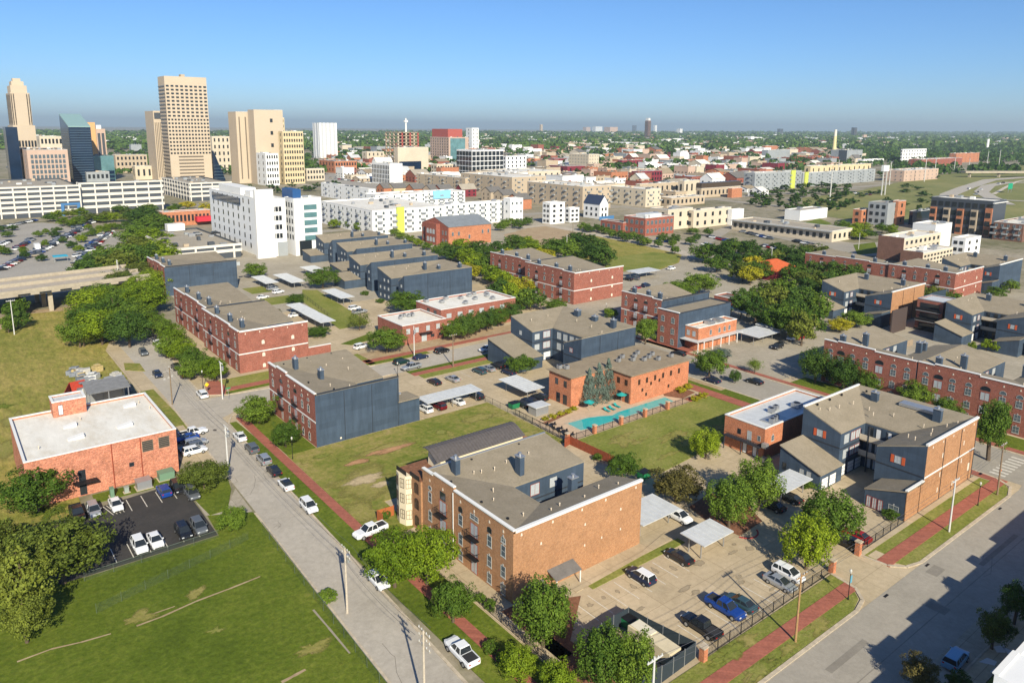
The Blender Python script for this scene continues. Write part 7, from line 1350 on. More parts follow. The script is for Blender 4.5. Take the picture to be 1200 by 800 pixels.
  (736, 327, 95, 'suv', 'black', 'black car at the left end of low carport'), (744, 326, 95, 'suv', 'grey', 'grey car beside black one at low carport'), (787, 314.5, 5, 'suv', 'white', 'white car alone right of low carport'), (746, 337.5, 5, 'sedan', 'red', 'red car behind the grey roof'), (757, 334.5, 5, 'suv', 'navy', 'blue car behind the grey roof'), (326, 342, 12, 'suv', 'white', 'white car in the court nearer the carports'), (319, 338, 12, 'suv', 'silver', 'silver car beside white one in the carport court'), (308, 348, 12, 'sedan', 'white', 'small white sedan alone in the carport court'), (345.5, 369, 12, 'sedan', 'white', 'white car by the long white carport'), (415.5, 361, 10, 'suv', 'white', 'white car farther of two beside the stepped blocks'), (421.5, 365.5, 10, 'pickup', 'silver', 'silver pickup nearer of two beside the stepped blocks'), (1142, 330, 90, 'suv', 'black', 'dark car left of right-hand garages')): pcar(*a)
# far cars: one small mesh each
cm = MB(); loft(cm, TYPES['suv']['b'], 0); b, t = tri(TYPES['suv']['g']); cm.hexa(b, t, 1, 0)
for sx_ in (-1.4, 1.4):
    for sy_ in (-.8, .8): cm.tube((sx_, sy_-.12, .34), (sx_, sy_+.12, .34), .34, .34, 8, 2)
fc = cm.build('car', [CARP['white'], glass_dk, tyre]); fcm = fc.data; bpy.data.objects.remove(fc)
CC = ['white']*9+['silver']*6+['grey']*4+['black']*5+['red']*2+['blue']*2+['tan', 'navy', 'maroon']
CW = dict(white='white', silver='silver', grey='grey', black='black', red='red', blue='blue', tan='tan', navy='navy', maroon='maroon', lightblue='pale blue')
def crow(p0, p1, n, hd, place, skip=.12, z=.05):
    a = Vector(G(*p0)); b = Vector(G(*p1)); g = 'cars '+place
    for k in range(n):
        if tr.random() < skip: continue
        p = a+(b-a)*(k+.5)/n; c = tr.choice(CC); o = bpy.data.objects.new('car', fcm); COL.objects.link(o); o.location = (p.x, p.y, z); o.rotation_euler = (0, 0, rad(hd+tr.uniform(-3, 3)+(180 if tr.random() < .4 else 0)))
        o.material_slots[0].link = 'OBJECT'; o.material_slots[0].material = CARP[c]; tag(o, None, 'car', g); later(o, CW[c]+' car parked '+place, p.x, p.y)
crow((0, 318), (88, 273), 30, 20, 'in the longest far-left row'); crow((8, 312), (92, 270), 26, 20, 'in the inner longest far-left row'); crow((88, 312), (130, 272), 26, 20, 'in the second far-left row'); crow((84, 307), (120, 276), 16, 20, 'in the inner second far-left row', .5); crow((14, 296), (38, 281), 10, 20, 'in the short left-edge row'); crow((0, 289), (10, 284), 4, 20, 'at the extreme left edge', 0); crow((38, 302), (98, 268), 20, 20, 'in the middle far-left row beside the white truck', .15); crow((0, 268), (42, 259), 12, 20, 'in the row nearest the long garage at left', .2); crow((85, 268), (128, 256), 16, 110, 'in the bright row below the long garage', .1); crow((84, 262), (125, 255), 14, 110, 'behind the bright row below the garage', .2)
crow((868, 272), (905, 281), 9, 95, 'before the long low tan building'); crow((930, 283), (955, 289), 5, 95, 'at the right end of the low tan building'); crow((830, 278), (880, 290), 13, 95, 'in the middle row of the crowded right car park', .1); crow((824, 287), (860, 297), 8, 95, 'in the near row of the crowded right car park', .15); crow((893, 289), (918, 294), 6, 95, 'in blue-black group left of the low tan building', 0)
crow((770, 280), (800, 290), 6, 5, 'along the far road kerb', .3); crow((400, 205), (450, 212), 14, 5, 'in far lot left of white columned block'); crow((385, 209), (440, 216), 14, 5, 'in near lot left of white columned block'); crow((640, 262), (665, 257), 4, 5, 'before white modern houses', .3); crow((1000, 227), (1022, 229), 5, 5, 'beside the light masts'); crow((10, 221), (90, 218), 18, 95, 'on the roof of long garage', .3, footprint(-20, 258, 221, -30, 92)[4]-.8)
for px, py, c in ((232, 275, 'silver'), (253, 274, 'black')): x, y = G(px, py, 6.2); o = bpy.data.objects.new('car', fcm); COL.objects.link(o); o.location = (x, y, 6.12); o.rotation_euler = (0, 0, .1); o.material_slots[0].link = 'OBJECT'; o.material_slots[0].material = CARP[c]; tag(o, c+' car on the tan roof of the deck garage', 'car')
for k in list(PRO):
    for c in list(PRO[k].children):
        for g in list(c.children): bpy.data.objects.remove(g)
        bpy.data.objects.remove(c)
    bpy.data.objects.remove(PRO[k])
# ================================================================ STREET FURNITURE, CARPORTS, POOL, FENCES
def pole(px, py, h, label, arms=1, mat=None, trf=False, ang=0, w_=2.4, xy=None, cat='utility pole', lean=(0, 0)):
    x, y = xy or G(px, py); T = thing('utility_pole', label, cat, (x, y, 0), rad(ang)); mt = mat or plain('pole_wood', (.23, .17, .11), .9, 0, .3, 4)
    T.rotation_euler = (lean[0], lean[1], rad(ang)); m = MB(); m.tube((0, 0, 0), (0, 0, h), .17, .11, 8); o = m.build('post', mt, T, (0, 0, 0))
    for k in range(arms):
        z = h-.35-k*.9; m = MB(); m.box(-w_/2, w_/2, -.16, -.04, z, z+.14); a = m.build('crossarm', mt, T, (0, 0, 0))
        for q in (-.45, -.2, .2, .45): m = MB(); m.tube((q*w_, -.1, z+.14), (q*w_, -.1, z+.36), .06, .04, 6); m.build('insulator', plain('insulator', (.55, .56, .55), .3), a, (0, 0, 0))
    if trf: m = MB(); m.tube((0, -.42, h-2.2), (0, -.42, h-1.1), .27, .27, 10); m.build('transformer', galv, T, (0, 0, 0))
    return (x, y, h)
pale = plain('bleached_pole', (.50, .43, .34), .9, 0, .2, 4); palg = plain('pale_steel', (.55, .54, .51), .6)
A = pole(932, 752, 9.6, 'wooden utility pole standing in the verge near the gate', 1, ang=0, mat=plain('amber_pole', (.36, .22, .10), .9, 0, .25, 4)); B = pole(1168.5, 580, 9.8, 'dark leaning utility pole at the crosswalk corner', 1, lean=(-.02, .03)); C_ = pole(1112, 623, 9.3, 'pale slender utility pole beside tan brick side wall', 1, palg)
D = pole(407, 718, 9.6, 'utility pole with transformers on the left street kerb', 2, pale, True, 90); E1 = pole(0, 0, 10, 'pale utility pole with three crossarms at the bottom of left street', 3, pale, False, 90, xy=G(496, 741, 9.7)); F1 = pole(267.5, 552, 9., 'pale utility pole in front of the warehouse cars', 2, palg, True, 90); G1 = pole(261, 467.5, 9.2, 'pale utility pole on the red brick junction corner', 1, palg, True, 90)
H1 = pole(202, 474, 9., 'dark utility pole on the kerb beside warehouse lawn', 1, None, False, 90); I1 = pole(531, 430, 9.2, 'dark utility pole on the cross street verge', 1); J1 = pole(485.5, 417, 8.8, 'thick white-topped pole in front of the white-roofed office', 0, palg, True); K1 = pole(17, 392, 11, 'pale utility pole beside the overpass', 1, palg); L1 = pole(140, 340, 12, 'tall steel pole with wide arms beyond the overpass', 2, palg, False, 90, 3.2); M1 = pole(664, 300, 11, 'thin steel pole behind the dark red block', 0, palg); N1 = pole(903, 318, 11, 'pale pole on grass left of orange roof', 1, palg); O1 = pole(1006, 292, 9, 'pale pole before the arched brick front', 0, palg); Q1 = pole(0, 0, 9.5, 'utility pole at bottom edge below mesh enclosure', 1, palg, False, 0, xy=G(767, 772, 9.2)); R1 = pole(671, 286, 12, 'dark pole by the far road', 0); pole(15, 345, 5, 'short lamp post on the overpass, left', 0, None); pole(87, 330, 4, 'short lamp post on the overpass, right', 0, None)
def wire(a, b, label, off=0., sag=.8, zo=0.):
    m = MB(); n = 10; P0 = Vector((a[0]+off, a[1], a[2]-.1+zo)); P1 = Vector((b[0]+off, b[1], b[2]-.1+zo)); pr = None
    for i in range(n+1):
        t = i/n; p = P0+(P1-P0)*t; p.z -= sag*4*t*(1-t)
        if pr is not None: m.tube(pr, p, .018, .018, 4)
        pr = p
    solo(m.build('power_line', plain('cable', (.10, .10, .11), .6)), label, 'power line', 'overhead power lines')
ng = 0
for a, b, l in ((A, B, 'along the right street verge'), (Q1, A, 'from the bottom enclosure pole to the gate pole'), (E1, D, 'along the lower left street'), (D, F1, 'along the middle left street'), (F1, H1, 'along the upper left street')):
    for k, o in enumerate((-1., 0., 1.)):
        s = 'outer', 'middle', 'inner'
        if a in (A, Q1): wire((a[0], a[1]+o*.0+0, a[2]), (b[0], b[1], b[2]), s[k]+' overhead wire '+l, 0, .9, -.7*k)
        else: wire(a, b, s[k]+' overhead wire '+l, o, .9)
def lamp(px, py, h, label, banner=False):
    x, y = G(px, py); T = thing('street_lamp', label, 'street lamp', (x, y, 0)); m = MB(); m.tube((x, y, 0), (x, y, .5), .14, .09); m.tube((x, y, .5), (x, y, h-.5), .06, .05); m.build('post', iron, T); m = MB(); m.tube((x, y, h-.5), (x, y, h-.1), .1, .2); m.tube((x, y, h-.1), (x, y, h+.1), .2, .05); m.build('lantern', plain('lantern', (.5, .5, .45), .3), T)
    if banner: m = MB(); m.box(x+.08, x+.6, y-.02, y+.02, h-2.1, h-1.0); b = m.build('banner', plain('banner_blue', (.12, .32, .42), .7), T)
lamp(993.7, 702.5, 4.6, 'black street lamp with small blue banner beside the gate drive', True); lamp(1145.7, 592.5, 4.4, 'black street lamp on verge beside the tan brick wall'); lamp(343, 538, 4.6, 'black street lamp in front of the blank blue wall'); lamp(773, 402, 4.6, 'street lamp before the red brick and blue block'); lamp(238, 455, 4.6, 'street lamp among the trees at junction corner'); lamp(466, 440, 3.6, 'dark lamp at the cross street driveway'); lamp(710, 372, 5, 'dark lamp post beside blank red brick end')
# high light masts by the highway and the white box sign
for k, (px, py, t_) in enumerate(((972, 240, 200), (1083, 213, 186), (1095, 206, 185), (1118, 201, 185), (1135, 201, 186), (1156, 199, 178), (1170, 198, 176), (1042, 217, 190), (982, 205, 188))):
    x, y = G(px, py); h = footprint(px, py, t_, px-1, px+1)[4]; T = thing('light_mast', None, 'light mast', (x, y, 0), 0, 'tall light masts by the highway'); later(T, 'tall steel light mast by the highway grass', x, y); m = MB(); m.tube((x, y, 0), (x, y, h), .55, .35, 6); m.build('post', palg, T); m = MB(); m.box(x-1.4, x+1.4, y-.6, y+.6, h, h+.8); m.build('lamp_head', galv, T)
x, y = G(1033, 229); h = footprint(1033, 229, 201, 1030, 1036)[4]; T = thing('box_sign', 'white box sign raised on two steel posts near the highway', 'sign', (x, y, 0)); [box('post', palg, T, x+a, x+a+.9, y, y+.9, 0, h) for a in (0, 7)]; m = MB(); m.box(x-1.5, x+9.5, y-.6, y+2, h+.01, h+6); m.build('sign_panel', whitewall, T)
x, y = G(256, 480); 
def roadsign(px, py, h, label, col, sq=True):
    x, y = G(px, py); T = thing('road_sign', label, 'road sign', (x, y, 0)); m = MB(); m.tube((x, y, 0), (x, y, h), .04, .04, 6); m.build('post', galv, T); m = MB(); r_ = .55
    m.hexa([(x-r_, y-.08, h-.1), (x, y-.08, h-.1-r_), (x+r_, y-.08, h-.1), (x, y-.08, h-.1+r_)][::-1], [(x-r_, y-.05, h-.1), (x, y-.05, h-.1-r_), (x+r_, y-.05, h-.1), (x, y-.05, h-.1+r_)][::-1]) if sq else m.box(x-.6, x+.6, y-.06, y-.04, h-.3, h)
    m.build('sign_plate', col, T)
roadsign(243, 462, 2.6, 'yellow diamond warning sign at the junction corner', plain('sign_yellow', (.75, .50, .02), .5)); roadsign(268, 468, 3., 'green street name sign at the junction corner', plain('sign_green', (.02, .25, .10), .5), False); roadsign(1170, 566, 2.6, 'orange post sign by the crosswalk kerb', plain('sign_orange', (.60, .12, .02), .5), False)
# ---- carports
def carport(label, x0, x1, y0, y1, z=2.7, mat=None, tilt=.15):
    T = thing('carport', label, 'carport', ((x0+x1)/2, (y0+y1)/2, 0)); m = MB(); m.hexa([(x0, y0, z), (x1, y0, z), (x1, y1, z+tilt), (x0, y1, z+tilt)], [(x0, y0, z+.12), (x1, y0, z+.12), (x1, y1, z+.12+tilt), (x0, y1, z+.12+tilt)]); r = m.build('roof', mat or metalroof, T)
    m = MB(); L_ = x1-x0; 
    along = (x1-x0) > (y1-y0); n = int(max(x1-x0, y1-y0)/1.0)
    for k in range(n+1):   # ribs of the metal sheet
        if along: a = x0+(x1-x0)*k/n; m.hexa([(a-.03, y0, z+.121), (a+.03, y0, z+.121), (a+.03, y1, z+.121+tilt), (a-.03, y1, z+.121+tilt)], [(a-.02, y0, z+.17), (a+.02, y0, z+.17), (a+.02, y1, z+.17+tilt), (a-.02, y1, z+.17+tilt)])
        else: a = y0+(y1-y0)*k/n; zz = z+tilt*k/n; m.box(x0, x1, a-.03, a+.03, zz+.121, zz+.17)
    m.build('sheet_rib', mat or metalroof, r)
    nn = max(2, int(max(x1-x0, y1-y0)/5.5)+1)
    for k in range(nn):
        f = (k+.15)/(nn-.7) if nn > 1 else .5
        for s in (.25, .75):
            a, b = (x0+(x1-x0)*min(f, .97), y0+(y1-y0)*s) if along else (x0+(x1-x0)*s, y0+(y1-y0)*min(f, .97)); m = MB(); m.box(a-.07, a+.07, b-.07, b+.07, 0, z-.01); m.build('post', galv, T)
carport('white metal carport right of the foreground block side wall', 83.2, 92.2, 72.2, 78.4); carport('small square white carport in the near car park', 86.0, 93.2, 62.6, 67.2); carport('white carport between island trees and the garage wing', 110.5, 119.5, 64.8, 69.5); carport('long narrow white carport beside the blue wall end', 84.2, 99.4, 137.8, 142.6)
carport('white carport next to the far blue wall', 102.4, 107.8, 288, 304.5); carport('second white carport right of the far blue wall', 111.2, 117.2, 283.5, 303.4); carport('white carport partly behind the round court tree', 127, 134, 300, 313.5); carport('far half of the long paired white carport', 95, 100.2, 233.8, 248.5); carport('near half of the long paired white carport', 94.6, 99.8, 218.6, 233.4); carport('white carport right of the grass strip', 114.8, 120.3, 246.6, 263.2)
carport('left white carport beside the corner shop', 192, 203.2, 125, 133.6); carport('right white carport beside the corner shop', 204.8, 213.6, 126, 135); carport('long low white carport behind the corner shop', 214.4, 219.6, 140.4, 154.6); carport('white carport shading cars beside clubhouse', 111, 114.2, 130.4, 141.2) if False else carport('white carport shading cars beside the clubhouse', 106.8, 112.6, 130.4, 141.2)
carport('white low carport behind the dark red brick block', 238, 252.5, 215.6, 223)
T = thing('pump_house', 'small white-roofed hut beside pool and dark cars', 'hut', (105, 123.8, 0)); box('wall', galv, T, 103.3, 107, 122.5, 125.2, 0, 2.0); box('roof', metalroof, T, 103.0, 107.4, 122.2, 125.5, 2.01, 2.16)
for px, py, lab in ((602, 478, 'green dumpster beside the middle car park fence'), (754, 560, 'green dumpster at the lawn corner'), (738, 733, 'green dumpster inside the mesh enclosure')):
    x, y = G(px, py); T = thing('dumpster', lab, 'dumpster', (x, y, 0)); m = MB(); m.hexa([(x-1., y-.8, .15), (x+1., y-.8, .15), (x+1., y+.6, .15), (x-1., y+.6, .15)], [(x-1.1, y-1., 1.4), (x+1.1, y-1., 1.4), (x+1.1, y+.8, 1.4), (x-1.1, y+.8, 1.4)]); m.build('bin', plain('dumpster_green', (.015, .17, .07), .6), T); box('lid', iron, T, x-1.12, x+1.12, y-1.02, y+.82, 1.41, 1.5)
T = thing('trailer', 'white box trailer behind red brick row at the right edge', 'trailer', (214, 78, 0)); box('box', whitewall, T, 206, 218, 73.2, 76, 1, 3.9); [box('wheel', tyre, T, 208+a, 208.8+a, 73.1, 73.19, .1, .95) for a in (0, 1.2)]
# ---- lower enclosure with dark mesh screens
mesh_dk = plain('privacy_mesh', (.028, .04, .05), .8); mesh_d2 = plain('privacy_mesh_light', (.10, .14, .17), .8)
def fence(name, label, cat, pts, h, panel, postm=iron, step=2.4, rail=None, pw=.06, gap=0):
    T = thing(name, label, cat, (*pts[0], 0))
    for a, b in zip(pts, pts[1:]):
        a = Vector(a); b = Vector(b); n = max(1, round((b-a).length/step))
        for k in range(n):
            p = a+(b-a)*k/n; q = a+(b-a)*(k+1)/n; d = (q-p).normalized()*.02; nn = Vector((-d.y, d.x)); p2, q2 = p+d*2, q-d*2
            if panel: m = MB(); m.prism([tuple(p2+nn), tuple(p2-nn), tuple(q2-nn), tuple(q2+nn)], gap, h-.05); m.build('panel', panel, T)
            m = MB(); m.tube((p.x, p.y, 0), (p.x, p.y, h+.08), pw, pw, 6); m.build('post', postm, T)
            if rail: m = MB(); m.tube((p.x, p.y, h), (q.x, q.y, h), .035, .035, 5); m.build('rail', rail, T)
    return T
g2 = lambda px, py: G(px, py, 2.2)
fence('mesh_enclosure', 'dark mesh screened enclosure around waste containers at near car park corner', 'enclosure', [(59.4, 59.6), (64.2, 60.0), (67.0, 60.0), (67.3, 57.0), (68.6, 50.3), (62, 50), (58.6, 51), (59.4, 59.6)], 2.3, mesh_dk, galv, 2.4)
T = thing('waste_container', 'long cream waste compactor container inside the dark mesh enclosure', 'container', (65.5, 54, 0)); cr = plain('cream_steel', (.62, .53, .36), .6, 0, .1, 1); m = MB(); m.box(64.3, 66.4, 50.8, 57.6, .3, 2.2); m.build('body', cr, T); box('lid', plain('cream_lid', (.66, .60, .47), .6), T, 64.5, 66.2, 54.5, 57.4, 2.21, 2.35)
T = thing('waste_bin', 'bright blue open bin in the dark mesh enclosure', 'bin', (61.8, 57.4, 0)); m = MB(); m.hexa([(61.0, 56.8, 0), (62.6, 56.8, 0), (62.6, 57.8, 0), (61.0, 57.8, 0)], [(60.9, 56.7, 1.2), (62.8, 56.7, 1.2), (62.8, 57.9, 1.2), (60.9, 57.9, 1.2)]); m.build('bin', plain('bin_blue', (.02, .25, .50), .5), T); box('handle', iron, T, 61.2, 62.4, 57.91, 57.96, 1.0, 1.06)
ground('asphalt_pad', asph_new, [(58.8, 51), (63.5, 50.2), (64.0, 59.4), (59.6, 59.2)], .045)
# brick piers and railings
def pier(x, y, label, h=1.9, s=.75):
    T = thing('brick_pier', label, 'pier', (x, y, 0)); box('shaft', brickO, T, x-s/2, x+s/2, y-s/2, y+s/2, 0, h); box('cap', kerbm, T, x-s/2-.1, x+s/2+.1, y-s/2-.1, y+s/2+.1, h+.002, h+.15)
pier(69.0, 49.4, 'brick gate pier at the corner of dark mesh enclosure'); pier(99.4, 49.7, 'brick gate pier on the left of the drive'); pier(106.9, 49.7, 'brick gate pier on the right of the drive', 2.2)
def railing(label, pts, h=1.3, step=2.4, name='iron_railing', thin=.12):
    T = thing(name, label, 'railing', (*pts[0], 0))
    for a, b in zip(pts, pts[1:]):
        a = Vector(a); b = Vector(b); n = max(1, round((b-a).length/step))
        for k in range(n):
            p = a+(b-a)*k/n; q = a+(b-a)*(k+1)/n; m = MB(); c = int(step/.3)
            for j in range(c): r_ = p+(q-p)*(j+.5)/c; m.tube((r_.x, r_.y, .05), (r_.x, r_.y, h), .018, .018, 4)
            m.tube((p.x, p.y, h-.1), (q.x, q.y, h-.1), .03, .03, 4); m.tube((p.x, p.y, .15), (q.x, q.y, .15), .03, .03, 4); m.build('panel', iron, T); m = MB(); m.tube((p.x, p.y, 0), (p.x, p.y, h+.1), .05, .05, 5); m.build('post', iron, T)
railing('black iron railing along the near car park verge', [(69.6, 49.5), (98.8, 49.7)], 1.6); railing('black iron railing right of the drive up to the tan brick wall', [(107.5, 49.8), (122.6, 49.9)], 1.6); railing('black railing along the brick path of the foreground block', [(53.5, 60), (53.7, 80)], 1.2)
# chain-link fence of the field
wire_t = None
def chain():
    m, t, b = nodes('chain_link'); tr_ = t.nodes.new('ShaderNodeBsdfTransparent'); mx = t.nodes.new('ShaderNodeMixShader'); b.inputs['Base Color'].default_value = (.10, .14, .10, 1); mx.inputs[0].default_value = .07
    t.links.new(tr_.outputs[0], mx.inputs[1]); t.links.new(b.outputs[0], mx.inputs[2]); t.links.new(mx.outputs[0], t.nodes['Material Output'].inputs[0]); return m
CH = chain(); fence('chain_link_fence', 'thin chain-link fence between the field and left street', 'fence', [(33.4, -20), (34.6, 20), (35.4, 60), (36.3, 90), (37.0, 112)], 1.5, CH, plain('fence_green', (.10, .13, .10)), 3.5, plain('fence_green', (.10, .13, .10)), .025); fence('chain_link_fence', 'thin chain-link fence along the front of the black parking lot', 'fence', [(12, 113.6), (30.8, 113.9)], 1.3, CH, plain('fence_green', (.10, .13, .10)), 3.5, plain('fence_green', (.10, .13, .10)), .025); fence('chain_link_fence', 'thin chain-link fence crossing the field', 'fence', [(12, 104.5), (34.4, 110.5)], 1.4, CH, plain('fence_green', (.10, .13, .10)), 3.5, None, .02); fence('chain_link_fence', 'dark fence along the right edge of the middle car park', 'fence', [(99.7, 137), (99.8, 108)], 1.6, CH, iron, 3, iron, .04); fence('chain_link_fence', 'fence crossing the grass strip among the carports', 'fence', [(110, 270), (104, 232)], 1.4, CH, iron, 4, iron, .04)
fence('wood_fence', 'red stained board fence at the corner of pool lawn', 'fence', [(97.4, 106.3), (99.2, 106.8), (99.6, 93.5)], 1.9, wood_red, wood_red, 2.4); fence('wood_gate', 'reddish wooden gate beside the cream bay-windowed house', 'gate', [(56.2, 103.2), (53.2, 103.4), (53.4, 101.8)], 1.9, plain('gate_wood', (.36, .11, .035), .8), wood_red, 1.6)
fence('wood_fence', 'weathered board fence behind the right-hand row of brick fronts', 'fence', [(214, 98), (232, 98)], 2, wood, wood, 3); 
for k, (x, y) in enumerate(((99.6, 107.9), (107.2, 107.7), (115.3, 107.7), (122.9, 107.6), (130.6, 107.6))): pier(x, y, nth(k+1)+' brick pier from the left along the pool fence', 1.9, .7)
railing('black iron railing along the lawn side of pool', [(99.6, 107.9), (107.2, 107.7), (115.3, 107.7), (122.9, 107.6), (130.6, 107.6), (138.6, 107.6)], 1.5); railing('black iron railing on the left end of pool deck', [(99.6, 107.9), (100.3, 127)], 1.5)
ground('pool_deck', plain('deck_tan', (.55, .40, .27), .85, 0, .15, .6), [(100, 108), (139, 108), (139, 114.8), (126, 114.8), (126, 121.9), (113, 121.9), (104, 121.5), (100.3, 121)], .06)
water = plain('pool_water', (.04, .42, .42), .08, 0, .1, .5, .6); pool = [(106.3, 115.2), (106.1, 110.7), (110, 110.2), (135.8, 110.2), (136.2, 113.2), (120, 113.2), (117.5, 112.6), (115.2, 113.8), (112, 114.9)]
ground('pool_coping', kerbm, [(105.7, 115.8), (105.6, 110.3), (110, 109.7), (136.4, 109.7), (136.8, 113.8), (120, 113.8), (117.6, 113.2), (115.4, 114.4), (112, 115.6)], .08); ground('water', water, pool, .10)
ground('planting_bed', mulch, [(102, 117.6), (110.8, 119.4), (111, 120.6), (101.8, 118.8)], .08); ground('planting_bed', mulch, [(136.9, 114), (139, 110), (145, 111), (145, 121), (141, 119)], .09)
teal = plain('teal_canvas', (.02, .30, .28), .7)
for k, (px, py) in enumerate(((690, 481), (728, 472))):
    x, y = G(px, py); T = thing('parasol', ('left', 'right')[k]+' closed-in teal parasol beside the pool', 'parasol', (x, y, 0), 0, 'teal parasols by the pool'); m = MB(); m.tube((x, y, 0), (x, y, 2.5), .04, .04, 6); m.build('pole', galv, T); m = MB(); n = 8; c = [(x+1.3*math.cos(i*6.283/n), y+1.3*math.sin(i*6.283/n), 2.1) for i in range(n)]
    for i in range(n): m.poly([c[i], c[(i+1) % n], (x, y, 2.7)])
    m.build('canopy', teal, T)
for k, (px, py) in enumerate(((711, 482), (717, 480), (723, 477), (690, 474), (697, 472))):
    x, y = G(px, py); T = thing('sun_lounger', nth(k+1)+' teal sun lounger listed along the pool deck', 'sun lounger', (x, y, 0), 0, 'teal sun loungers'); T['label'] = ('left', 'middle', 'right', 'left pair', 'right pair')[k]+(' teal lounger of the three facing the pool' if k < 3 else ' teal lounger near the spruces'); m = MB(); m.hexa([(x-.32, y-1, .3), (x+.32, y-1, .3), (x+.32, y+.3, .3), (x-.32, y+.3, .3)], [(x-.32, y-1, .38), (x+.32, y-1, .38), (x+.32, y+.3, .38), (x-.32, y+.3, .38)]); m.build('seat', teal, T); m = MB(); m.hexa([(x-.32, y+.3, .3), (x+.32, y+.3, .3), (x+.32, y+.95, .75), (x-.32, y+.95, .75)], [(x-.32, y+.25, .38), (x+.32, y+.25, .38), (x+.32, y+.9, .83), (x-.32, y+.9, .83)]); m.build('backrest', teal, T); [box('leg', galv, T, x+a, x+a+.05, y+b, y+b+.05, .06, .29) for a in (-.3, .25) for b in (-.9, .2)]
for k, (px, py) in enumerate(((647, 500), (655, 505), (661, 508), (668, 512))):
    x, y = G(px, py); T = thing('patio_table', nth(k+1)+' small iron table from the left on the pool deck corner', 'table', (x, y, 0), 0, 'iron tables on the pool deck'); m = MB(); m.tube((x, y, .7), (x, y, .74), .55, .55, 12); m.build('tabletop', iron, T); m = MB(); m.tube((x, y, .06), (x, y, .69), .05, .05, 6); m.build('leg', iron, T)
    for a in (0, 2.1, 4.2): cx_, cy_ = x+.95*math.cos(a), y+.95*math.sin(a); c = thing('patio_chair', None, 'chair', (cx_, cy_, 0), 0, 'iron patio chairs'); later(c, 'dark iron patio chair on pool deck corner', cx_, cy_); box('seat', iron, c, cx_-.22, cx_+.22, cy_-.22, cy_+.22, .42, .46); box('backrest', iron, c, cx_-.22, cx_+.22, cy_+.18, cy_+.22, .47, .9); [box('leg', iron, c, cx_+q, cx_+q+.03, cy_+r_, cy_+r_+.03, .06, .41) for q in (-.2, .17) for r_ in (-.2, .17)]
# boulders and kerb island in the near lot, bicycles left out: the red painted kerb arcs
for (cx_, cy_, r_, a0, a1) in ((98.8, 64.6, 2.3, 200, 330), (106.2, 70.2, 1.6, 180, 330)):
    pts = [(cx_+r_*math.cos(rad(a)), cy_+r_*math.sin(rad(a))) for a in range(a0, a1+1, 10)]; kerb('red_kerb', pts, .22, .15, plain('red_kerb_paint', (.38, .05, .05), .7, 0, .2, 3))
ground('planting_island', mulch, [(97, 64), (104, 64.5), (107, 70), (105, 76), (98, 75), (96.5, 70)], .06); ground('planting_bed', mulch, rect(53.6, 57.1, 60, 72), .05); ground('planting_bed', mulch, [(50.6, 56), (53.4, 56), (60, 50), (58.5, 62), (66, 68), (57.4, 72), (53.6, 60)], .05)
# ---- overpass, low left
T = thing('overpass', 'concrete highway overpass crossing behind the hillside field', 'bridge', (20, 300, 0)); oc = multi('overpass_concrete', [(.3, (.30, .255, .19)), (.6, (.42, .365, .28)), (.8, (.50, .44, .35))], .1, 1)
a0 = Vector((-70, 284)); a1 = Vector((64, 301)); d = (a1-a0).normalized(); n = Vector((-d.y, d.x)); W2 = 27
m = MB(); m.prism([tuple(a0), tuple(a1), tuple(a1+n*W2), tuple(a0+n*W2)], 7.0, 8.0); m.build('deck', oc, T); m = MB(); m.prism([tuple(a0+n*1), tuple(a1+n*1), tuple(a1+n*(W2-1)), tuple(a0+n*(W2-1))], 8.003, 8.03); m.build('carriageway', multi('pale_road', [(.3, (.36, .31, .25)), (.7, (.46, .40, .33))], .1, 1), T)
for o in (0, W2*.5, W2-.5): m = MB(); m.prism([tuple(a0+n*o), tuple(a1+n*o), tuple(a1+n*(o+.45)), tuple(a0+n*(o+.45))], 8.031, 9.2); m.build('parapet', oc, T)
for k in range(5):
    for o in (3, 12, 21): p = a0+d*(30+24*k)+n*o; m = MB(); m.box(p.x-.7, p.x+.7, p.y-.7, p.y+.7, 0, 6.95); m.build('column', oc, T)
for k in range(6): p = a0+d*(92+k*6.3)-n*.05; q = p+d*3.6; m = MB(); m.prism([tuple(p), tuple(q), tuple(q-n*.1), tuple(p-n*.1)], 7.15, 7.7); m.build('scupper_opening', glass_dk, T)
ground('asphalt_lot', multi('lot_asphalt', [(.3, (.27, .25, .22)), (.55, (.35, .325, .285)), (.8, (.42, .385, .33))], .05, .5), [(-190, 330), (62, 330), (100, 480), (60, 580), (-260, 560)], .0); ground('street_below', multi('pale_road', []), [(-200, 505), (160, 505), (160, 530), (-200, 530)], .02) if False else None
for xa, xb in ((-40, -32), (10, 17)): ground('lot_lane', asph_old, rect(xa, xb, 335, 555), .012)
# box truck in the far-left lot
x, y = G(44, 294); T = thing('box_truck', 'white box truck among the far-left parked cars', 'truck', (x, y, 0)); box('cargo_box', whitewall, T, x-1.2, x+1.2, y-3, y+3, .9, 3.7); box('cab', whitewall, T, x-1.1, x+1.1, y-4.8, y-3.05, .5, 2.5); [box('wheel', tyre, T, x-1.15, x+1.15, y+q, y+q+.8, 0, .85) for q in (-4.3, 1.2)]
x, y = G(71, 306); T = thing('bus_shelter', 'turquoise canopy among the far-left parked cars', 'canopy', (x, y, 0)); box('roof', plain('turquoise', (.03, .35, .50), .5), T, x-3, x+3, y-3, y+3, 2.5, 2.7); [box('post', galv, T, x+a, x+a+.15, y+b, y+b+.15, 0, 2.49) for a in (-2.8, 2.6) for b in (-2.8, 2.6)]
